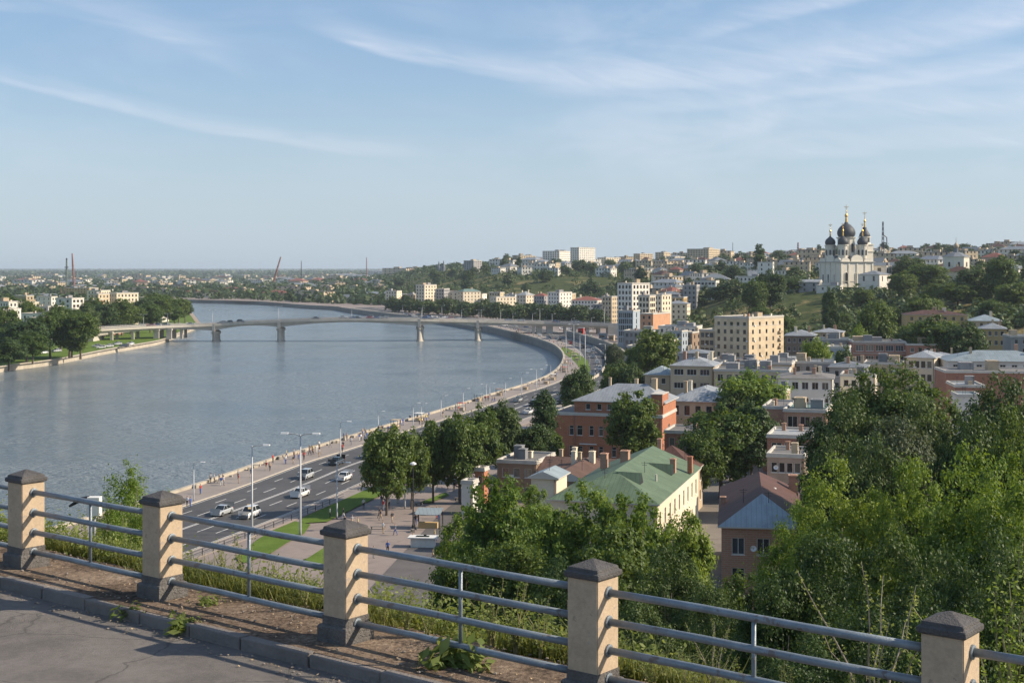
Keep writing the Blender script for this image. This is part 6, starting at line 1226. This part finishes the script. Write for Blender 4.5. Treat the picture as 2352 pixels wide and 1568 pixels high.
for i in range(46):
    e = ER[40 + int(i * 1.0)] if 40 + i < len(ER) else ER[-20]; k = pz.uniform(0, 1); sh, pa = pz.choice(cols), pz.choice(('dark', 'blue', 'tan', 'grey'))
    idx = pz.randrange(int(len(DE) * .30), int(len(DE) * .66)); q = offs(DE, pz.uniform(1.0, 6.8))[idx]; pose = pz.choice(('walk', 'stand', 'walk'))
    u = CU + F * q.x / q.y; v = HZ + F * (EYE - 4.15) / q.y; person(u, v, pose, sh, pa, 'distant %s in a %s top on the promenade' % ({'walk': 'walker', 'stand': 'standing figure'}[pose], sh), 'distant strollers in %s tops' % sh)
for a in ((835, 1168, 'stand', 'white', 'dark', 'person in a white cap with dark trousers at the edge of the second lawn'), (758, 1190, 'stand', 'white', 'dark', 'person in black and white at the first lawn'), (789, 1192, 'walk', 'dark', 'white', 'walker in white trousers below the lawn lamp'), (914, 1156, 'stand', 'yellow', 'tan', 'person in a yellow top between the post lamps'), (880, 1225, 'stand', 'white', 'tan', 'person in white standing alone on the plaza'), (901, 1200, 'walk', 'dark', 'tan', 'walker with a dark bag on the plaza'), (955, 1205, 'stand', 'dark', 'blue', 'person beside the black column lamp'), (960, 1196, 'stand', 'white', 'dark', 'person in white behind the column lamp'), (1048, 1122, 'sit', 'red', 'dark', 'person in dark and orange sitting by the service road'), (1003, 1190, 'stand', 'red', 'red', 'person in orange-red beside the blue-topped stall'), (1043, 1128, 'stand', 'dark', 'tan', 'dark-haired person bending by the service road')): person(*a[:6], group='people on the plaza', z=4.05)
nw = 0
for i in range(34):
    idx = pz.randrange(175, 380); q = offs(DE, pz.uniform(.8, 7.2))[idx]; sh, pa = pz.choice(cols), pz.choice(('dark', 'blue', 'tan', 'grey')); pose = pz.choice(('walk', 'walk', 'stand'))
    for j in range(pz.choice((1, 1, 2))):
        person(CU + F * (q.x + j * .7) / q.y, HZ + F * (EYE - 4.15) / (q.y + j * .3), pose, sh, pa, '%s in a %s top on the near stretch of the promenade' % ({'walk': 'walker', 'stand': 'standing person'}[pose], sh), 'strollers on the near promenade in %s tops' % sh)
for i in range(22):
    u, v = pz.uniform(760, 1060), pz.uniform(1150, 1290)
    if u < 860 and v < 1200: continue
    sh, pa = pz.choice(cols), pz.choice(('dark', 'blue', 'tan', 'grey')); pose = pz.choice(('walk', 'stand')); person(u, v, pose, sh, pa, '%s in a %s top crossing the open plaza' % ({'walk': 'walker', 'stand': 'standing person'}[pose], sh), 'people crossing the plaza in %s tops' % sh, 4.05)
# plaza furniture
p = P(972, 1255, 4.0); r = thing('market_counter', 'white wooden counter with a projecting top on the plaza', 'counter', p, -.1); b = MB(); b.box(-1.7, 1.7, -.8, .8, 0, 1.35)
for i in range(9): b.box(-1.7 + i * .42, -1.66 + i * .42, -.83, -.8, .1, 1.2)
b.build('body', MATS['frame_white'], r); b = MB(); b.box(-2.1, 2.1, -1.15, 1.15, 1.35, 1.5); b.build('counter_top', MATS['frame_white'], r); b = MB(); b.box(-1.0, .9, -.5, .4, 1.5, 1.56); b.box(.1, .5, -.2, .2, 1.56, 1.75); b.build('tray', MATS['carglass'], r)
p = P(985, 1212, 4.0); r = thing('market_stall', 'stall with a pale blue awning on dark posts beside the column lamp', 'stall', p, -.15); b = MB(); b.face([(-2, -1.5, 2.3), (2, -1.5, 2.3), (2, 1.5, 2.9), (-2, 1.5, 2.9)]); b.face([(-2, -1.5, 2.24), (-2, 1.5, 2.84), (2, 1.5, 2.84), (2, -1.5, 2.24)]); b.build('awning', MATS['r_blue'], r)
for x, y in ((-1.9, -1.4), (1.9, -1.4), (1.9, 1.4), (-1.9, 1.4)): b = MB(); b.box(x - .06, x + .06, y - .06, y + .06, 0, 2.4); b.build('post', MATS['dark'], r)
b = MB(); b.box(-1.6, 1.4, -.4, .5, 0, .9); b.build('table', MATS['w_ochre'], r)
for i, (u, v, w_) in enumerate(((868, 1215, 1.2), (795, 1240, 1.0), (1010, 1170, 1.2), (948, 1222, .5), (1060, 1150, 1.4), (962, 1160, .9))):
    r = thing('bench', ['grey bench on the plaza beside the lone white figure', 'low bench near the lowest lawn', 'bench at the end of the blue-topped stall', 'small block seat by the column lamp', 'pale bench at the foot of the white shed', 'short white bench by the small lawn'][i], 'bench', P(u, v, 4.0), pz.uniform(0, 3)); b = MB(); b.box(-w_, w_, -.25, .25, .4, .48); b.build('seat', MATS['kerbstone'], r)
    for s in (-1, 1): b = MB(); b.box(s * w_ * .8 - .08, s * w_ * .8 + .08, -.2, .2, 0, .4); b.build('leg', MATS['kerbstone'], r)
# short bollards with a chain rail along the sidewalk; stone blocks by the parapet; riverside stalls
SWK = offs(DE, 11.4 + RW); r = thing('roadside_rail', 'thin dark rail on posts between the sidewalk and the lawns', 'fence', (SWK[0].x, SWK[0].y, 4)); b = MB(); O = r.location; b2 = []
for i in range(30, 200, 3):
    q = SWK[i] - O; pb_ = MB(); pb_.box(q.x - .05, q.x + .05, q.y - .05, q.y + .05, 0, 1.05)
    b2.append(pb_.build('post', MATS['dark'], r)); t = SWK[i + 3] - SWK[i]
    for z in (1.0, .6): b.obox(q + t / 2 + Vector((0, 0, z)), t / 2, Vector((-t.y, t.x, 0)).normalized() * .025, (0, 0, .025))
b.build('rails', MATS['dark'], r)
for i in range(60):
    q = offs(DE, pz.uniform(.9, 1.5))[pz.randrange(130, 560)]; s = pz.uniform(.3, .6); o = MB(); o.box(-s, s, -s * .6, s * .6, 0, s * 1.1); o = o.build('stone_block', MATS['stonewall'], None, bevel=.06, merge=True); o.location = (q.x, q.y, 4.13); o.rotation_euler = (0, 0, pz.uniform(0, 3)); tag(o, 'small pale stone block standing along the river parapet', 'stone block', 'stone blocks along the parapet')
SC_ = ('w_tan', 'cloth_white', 'cloth_red', 'r_blue', 'w_brickp', 'cloth_grey')
for i in range(13):
    k = int(300 + i * 24 + pz.uniform(-9, 9)); q = offs(DE, pz.uniform(2, 6.5))[k]; a = roadang(q); r = thing('riverside_stall', 'small %s riverside stall on the distant promenade' % ('tan', 'white', 'red', 'blue', 'brick-coloured', 'grey')[i % 6], 'stall', (q.x, q.y, 4.14), a, 'riverside stalls in ' + ('tan', 'white', 'red', 'blue', 'brick', 'grey')[i % 6]); w_ = pz.uniform(.6, 1.2)
    b = MB(); b.box(-w_, w_, -.7, .7, 0, .95); b.build('counter', MATS['w_tan'], r); b = MB(); b.box(-w_ - .2, w_ + .2, -1, 1, 2.1, 2.2); b.build('canopy', MATS[SC_[i % 6]], r)
    for x, y in ((-w_, -.9), (w_, -.9), (w_, .9), (-w_, .9)): b = MB(); b.box(x - .04, x + .04, y - .04, y + .04, 0, 2.1); b.build('post', MATS['dark'], r)
# retaining wall of the upper carriageway on the bend and median barrier
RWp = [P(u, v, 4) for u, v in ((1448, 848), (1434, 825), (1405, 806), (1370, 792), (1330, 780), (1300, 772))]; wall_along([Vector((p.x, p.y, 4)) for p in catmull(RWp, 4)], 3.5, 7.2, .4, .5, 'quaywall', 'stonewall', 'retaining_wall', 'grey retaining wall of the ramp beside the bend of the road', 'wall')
MD = offs(DE, 18.3); i0 = min(range(len(DE)), key=lambda k: abs(DE[k].y - 500) + (1000 if k < 250 else 0)); b = MB(); r = thing('median_barrier', 'pale low concrete barrier dividing the lanes on the bend', 'barrier', (MD[i0].x, MD[i0].y, 4)); O = r.location
for i in range(i0, min(i0 + 210, len(MD) - 3), 2): t = MD[i + 2] - MD[i]; b.obox(MD[i] - O + t / 2 + Vector((0, 0, .45)), t / 2, Vector((-t.y, t.x, 0)).normalized() * .18, (0, 0, .45))
b.build('concrete_blocks', MATS['palekerb'], r)
# red hoarding and busy ground floors under the bridge
for u, v, w_, h, c, l in ((1335, 775, 3.2, 5.5, 'cloth_red', 'bright red banner column under the bridge'), (1421, 772, 1.2, 4.8, 'cloth_red', 'narrow red banner near the office block'), (1352, 780, 3, 2.6, 'r_teal', 'green kiosk beside the red banner column'), (1385, 778, 4, 3, 'r_blue', 'blue and white kiosk under the bridge end'), (1405, 782, 3, 3, 'w_tan', 'tan kiosk beside the blue and white one'), (1448, 800, 4, 3.4, 'r_blue', 'teal shopfront box at the foot of the office block')):
    p = P(u, v, 4); r = thing('kiosk', l, 'kiosk', p, -.3); b = MB(); b.box(-w_ / 2, w_ / 2, -w_ / 2, w_ / 2, 0, h); b.build('body', MATS[c], r); b = MB(); b.box(-w_ / 2 - .2, w_ / 2 + .2, -w_ / 2 - .2, w_ / 2 + .2, h, h + .25); b.build('roof', MATS['r_pale'], r); b = MB(); b.box(-w_ * .35, w_ * .35, -w_ / 2 - .02, -w_ / 2, h * .3, h * .7); b.build('shop_window', MATS['carglass'], r)
# ---------------- plants and litter on the terrace ----------------
fr = np.random.RandomState(17); NFn = np.array([NF.x, NF.y, 0]); TFn = np.array([TF.x, TF.y, 0]); PFn = np.array([PF.x, PF.y, 0])
def gz(P_): return np.array([terr(p[0], p[1]) for p in P_])
def blades(n, smin, smax, tmin, tmax, h0, h1, w_, thr, seed, clump=.35):
    rs = np.random.RandomState(seed); m = n // 14; s = smin + (smax - smin) * rs.rand(m) ** 1.2; t = rs.uniform(tmin, tmax, m)
    k = np.array([bump2(a * 1.0, b_ * 1.3, .8) * .5 + bump2(a + 5, b_, 2.3) for a, b_ in zip(t, s)]); keep = k > thr; s, t, k = s[keep], t[keep], k[keep]; m = len(s)
    i = np.repeat(np.arange(m), 14); S_ = s[i] + rs.normal(size=len(i)) * clump * .5; T_ = t[i] + rs.normal(size=len(i)) * clump; S_ = np.maximum(S_, smin - .05)
    B_ = PFn + TFn * T_[:, None] + NFn * S_[:, None]; B_[:, 2] = gz(B_) - .02; h = (h0 + (h1 - h0) * rs.rand(m))[i] * rs.uniform(.55, 1.15, len(i))
    a = rs.uniform(0, 6.28, len(i)); dr = np.stack([np.cos(a), np.sin(a), np.zeros(len(i))], 1); sd_ = np.stack([-np.sin(a), np.cos(a), np.zeros(len(i))], 1) * (w_ * rs.uniform(.6, 1.3, len(i)))[:, None]
    ln = rs.uniform(.15, 1.25, len(i))[:, None] * h[:, None]; up = np.array([0, 0, 1.]) * h[:, None]
    m1 = B_ + dr * ln * .3 + up * .6; e = B_ + dr * ln + up * rs.uniform(.45, 1., len(i))[:, None]
    return np.concatenate([np.stack([B_ - sd_, B_ + sd_, m1 + sd_ * .8, m1 - sd_ * .8], 1), np.stack([m1 - sd_ * .8, m1 + sd_ * .8, e + sd_ * .1, e - sd_ * .1], 1)])
Q = np.concatenate([blades(100000, 1.15, 4.2, -19, 13, .14, .50, .009, -.1, 1), blades(40000, .85, 1.7, -19, 13, .12, .36, .007, .2, 2, .2), blades(50000, 4, 16, -34, 16, .3, .7, .014, -.6, 3, .6)])
tag(link('grass', quads_mesh('grass', Q, [MATS['grassblade']])), 'long tufted grass growing on the edge of the slope behind the railing', 'grass', kind='stuff')
# broad-leaved undergrowth
def undergrowth(n, smin, smax, tmin, tmax, leaf, hmax, seed, thr):
    rs = np.random.RandomState(seed); s = rs.uniform(smin, smax, n); t = rs.uniform(tmin, tmax, n); k = np.array([bump2(a + 3, b_ - 2, 1.5) + .5 * bump2(a, b_, .6) for a, b_ in zip(t, s)]); s, t = s[k > thr], t[k > thr]; m = len(s)
    i = np.repeat(np.arange(m), 22); H_ = rs.uniform(.3, 1, m)[i] * hmax; B_ = PFn + TFn * t[i][:, None] + NFn * s[i][:, None]; B_[:, 2] = gz(B_); f_ = rs.rand(len(i))
    B_ += rs.normal(size=B_.shape) * np.array([.10, .10, .03]) * (1 + f_[:, None]) * hmax * 1.6; B_[:, 2] += f_ * H_
    N = rs.normal(size=B_.shape) * .6; N[:, 2] += .7; return leaf_quads(rs, B_, N, leaf, .5)
Q = np.concatenate([undergrowth(4200, 1.15, 7, -19, 13, .07, .62, 4, -.2), undergrowth(5200, 1.2, 3.4, -19, 13, .065, .5, 14, -.5), undergrowth(2600, 5, 34, -34, 26, .17, 1.3, 5, -.9)])
tag(link('undergrowth', quads_mesh('undergrowth', Q, [MATS['weedleaf']])), 'broad-leaved weeds and brambles covering the slope below the railing', 'undergrowth', kind='stuff')
# bare soil litter: dry leaves and pebbles
rs = np.random.RandomState(6); n = 2600; s = np.where(rs.rand(n) < .72, rs.uniform(-.3, 1.3, n), -.58 - np.abs(rs.normal(size=n)) * .22); t = rs.uniform(-16, 12, n); B_ = PFn + TFn * t[:, None] + NFn * s[:, None]; B_[:, 2] = np.where(s > -.35, gz(B_) + .012, 39.81)
N = rs.normal(size=(n, 3)) * .35; N[:, 2] += 1; mat('dryleaf', (.36, .27, .17), .9, .4, 5); mat('pebble', (.25, .215, .18), .9, .3, 8)
tag(link('leaf_litter', quads_mesh('leaf_litter', leaf_quads(rs, B_ + np.array([0, 0, .006]), N, .035, .55), [MATS['dryleaf']])), 'dry leaves and crumbs scattered on the soil and along the kerb', 'litter', kind='stuff')
b = MB(); n = 900
for k in range(n):
    s_, t_ = (fr.uniform(-.3, 1.4), fr.uniform(-15, 11)) if k % 4 else (-.56 - abs(fr.normal()) * .15, fr.uniform(-14, 11)); p = PF + TF * t_ + NF * s_; z = terr(p.x, p.y) + .005 if s_ > -.35 else 39.803; r_ = fr.uniform(.006, .024)
    b.lathe([(r_ * .6, 0), (r_, r_ * .4), (r_ * .5, r_ * .9)], p.x, p.y, z, 5, rot=fr.uniform(0, 3), sy=fr.uniform(.6, 1))
tag(b.build('gravel', MATS['pebble']), 'small stones strewn over the dirt strip by the railing', 'gravel', kind='stuff')
# single weeds, saplings and the young bush
def rosette(seed, n, L_, w_, up):
    rs = np.random.RandomState(seed); d = rs.normal(size=(n, 3)); d /= np.linalg.norm(d, axis=1, keepdims=True); d[:, 2] = np.abs(d[:, 2]); lo = rs.uniform(.25, 1, n)[:, None] * (1 + .5 * np.sin(3 * np.arctan2(d[:, 1], d[:, 0]) + seed))[:, None] * .75
    N = d * .4 + rs.normal(size=(n, 3)) * .45; N[:, 2] += .6
    return quads_mesh('leaves', leaf_quads(rs, d * lo * L_ * np.array([1, 1, .75]), N, L_ * .42, .42), [MATS['weedleaf']])
for i, (u, v, s_, n, l) in enumerate(((303, 1402, 1.5, 150, 'small bushy weed growing on the kerb below the second pillar'), (423, 1432, 1.8, 190, 'larger leafy weed spilling over the kerb, nearer of two'), (474, 1392, 1.3, 90, 'little pale weed on the dirt strip behind the larger one'), (1055, 1530, 2.6, 320, 'biggest weed clump, climbing through the lower rails'))):
    p = P(u, v, 39.9); r = thing('weed', l, 'weed', (p.x, p.y, 39.84 if i in (0, 1) else 39.93), i); o = link('leaves', rosette(60 + i, n, .17 * s_, .016 * s_, (.15, 1.4)), r)
def sapling(seed, H, nst, leaf, nl, spread, lm='weedleaf', sm='stem', r0=.012):
    rs = np.random.RandomState(seed); b = MB(); Pq, Nq = [], []
    for i in range(nst):
        a = rs.uniform(0, 6.28); h = H * rs.uniform(.55, 1.0); o = np.array([math.cos(a), math.sin(a), 0]) * spread * rs.uniform(.2, 1); pts = []
        for k in range(7): t = k / 6; pts.append(Vector((o[0] * t ** 1.4 + rs.normal() * .012 * H, o[1] * t ** 1.4 + rs.normal() * .012 * H, h * t)))
        b.tube(pts, [r0 * (1.1 - .9 * k / 6) for k in range(7)], 5, cap=False)
        for k in range(nl):
            t = rs.uniform(.18, 1); j = min(5, int(t * 6)); c = pts[j].lerp(pts[j + 1], t * 6 - j); d = rs.normal(size=3); d[2] = abs(d[2]) * .5; d /= np.linalg.norm(d); Pq.append(np.array(c) + d * leaf * rs.uniform(.4, 1.6)); n_ = rs.normal(size=3) * .5; n_[2] += .8; Nq.append(n_)
    return b.mesh('stems', MATS[sm]), quads_mesh('leaves', leaf_quads(rs, np.array(Pq), np.array(Nq), leaf, .5), [MATS[lm]])
SP_ = [sapling(80 + i, 1.0, 5 + i, .042, 60, .34) for i in range(3)] + [sapling(90, 2.6, 11, .05, 210, 1.0, 'leaf_bright', 'stem', .02), sapling(91, 2.4, 9, .048, 120, 1.0, 'weedleaf', 'palebark', .018)]
def sap(k, u, d, vtop, label, h=None, group='weeds and shoots behind the railing'):
    x = (u - CU) / F * d; z = terr(x, d) - .03; H = (1, 1, 1, 2.6, 2.4)[k]; s = max(.25, (zat(vtop, d) - z)) / H; r = thing('shoot', label, 'shoot', (x, d, z), float(fr.uniform(0, 6)), group, (max(s, .6) if k < 3 else s, max(s, .6) if k < 3 else s, s)); link('stems', SP_[k][0], r); link('leaves', SP_[k][1], r)
PROTO['young'] = make_tree(97, 3.2, .95, .15, 190, 75, .06, .26, 'leaf_bright', 'stem', lobes=9, nb=50, r0=.03)
for u_, d_, v_, w_, l_ in ((288, 24.5, 1068, 118, 'dense young bush rising against the river between the first two pillars'), (250, 23.5, 1150, 90, 'lower leafy bush beside the dense young one'), (330, 23, 1160, 80, 'small bush half behind the second pillar')):
    x_ = (u_ - CU) / F * d_; z_ = terr(x_, d_) - .1; tree('young', x_, d_, z_, zat(v_, d_) - z_, w_ * d_ / F, l_, 'young bushes beyond the railing', 'bush', 'bush')
sap(3, 300, 24.8, 1085, 'shoots sticking out of the dense young bush'); sap(4, 320, 23.5, 1120, 'lower shoot of the young bush beside the second pillar')
for k, u, d, vt, l in ((2, 205, 21.5, 1165, 'thin leafy shoot below the white utility box'), (1, 170, 21, 1190, 'short shoot near the first pillar'), (0, 30, 22, 1150, 'pale weeds beyond the first pillar'), (2, 560, 18.2, 1215, 'feathery weed before the lower end of the road'), (1, 515, 18.4, 1232, 'ragged weed beside the feathery one'), (2, 620, 17.2, 1262, 'weed with pale stalks near the upright of the third railing'), (0, 700, 16.6, 1290, 'weed behind the third pillar'), (1, 880, 15.8, 1325, 'tall weed just beyond the third pillar'), (2, 935, 15.4, 1318, 'tall flowering weed over the grass edge'), (0, 985, 15.4, 1330, 'tall weed before the parked-car corner of the plaza'),
    (1, 1130, 15.2, 1310, 'leafy stalks in front of the poplars, beside the upright'), (2, 1185, 15, 1318, 'leafy stalks rising between two rails'), (0, 1240, 14.7, 1340, 'leafy stalks close to the fourth pillar'), (4, 1640, 13.5, 1405, 'lone sapling with bare stem against the dark thicket'), (1, 1500, 13.6, 1500, 'bright shoots low by the fourth pillar'), (2, 1580, 13.2, 1490, 'bright shoots beside the lone sapling'), (0, 1700, 12.8, 1500, 'bright shoots before the middle upright'), (2, 1800, 12.6, 1520, 'low bright shoots along the grass'),
    (4, 2010, 14, 1265, 'tall twiggy shoots crossing the top rail, nearer the dark trees'), (3, 2320, 14, 1230, 'leafy sapling at the picture corner')): sap(k, u, d, vt, l)
# utility box
p = D(212, 23, 0); z = terr(p.x, p.y); zt = zat(1140, 23); r = thing('utility_box', 'white metal box on a post with a dark curved hood, beyond the first railing', 'box', (p.x, p.y, z)); b = MB(); b.box(-.07, .14, -.08, .08, zt - z - .32, zt - z); b.build('body', MATS['frame_white'], r, merge=True, bevel=.01)
b = MB(); b.tube([(-.05, 0, zt - z - .03), (-.2, 0, zt - z - .05), (-.38, 0, zt - z - .16)], [.05, .045, .02], 6); b.build('hood', MATS['dark'], r); b = MB(); b.tube([(.03, 0, 0), (.03, 0, zt - z - .3)], .03, 6); b.build('post', MATS['lampgrey'], r)
# ---------------- air ----------------
b = MB(); b.box(-61000, 61000, -420, 61000, -3, 112); hzm = bpy.data.materials.new('air'); hzm.use_nodes = True; t = hzm.node_tree; t.nodes.clear(); o_ = t.nodes.new('ShaderNodeOutputMaterial'); pv = t.nodes.new('ShaderNodeVolumePrincipled'); t.links.new(pv.outputs[0], o_.inputs['Volume'])
pv.inputs['Density'].default_value = HAZE_DENSITY = 5.5e-5; pv.inputs['Color'].default_value = (.72, .84, .95, 1); pv.inputs['Anisotropy'].default_value = .1
tag(b.build('haze', hzm), 'thin summer haze over the river valley', 'haze', kind='stuff')
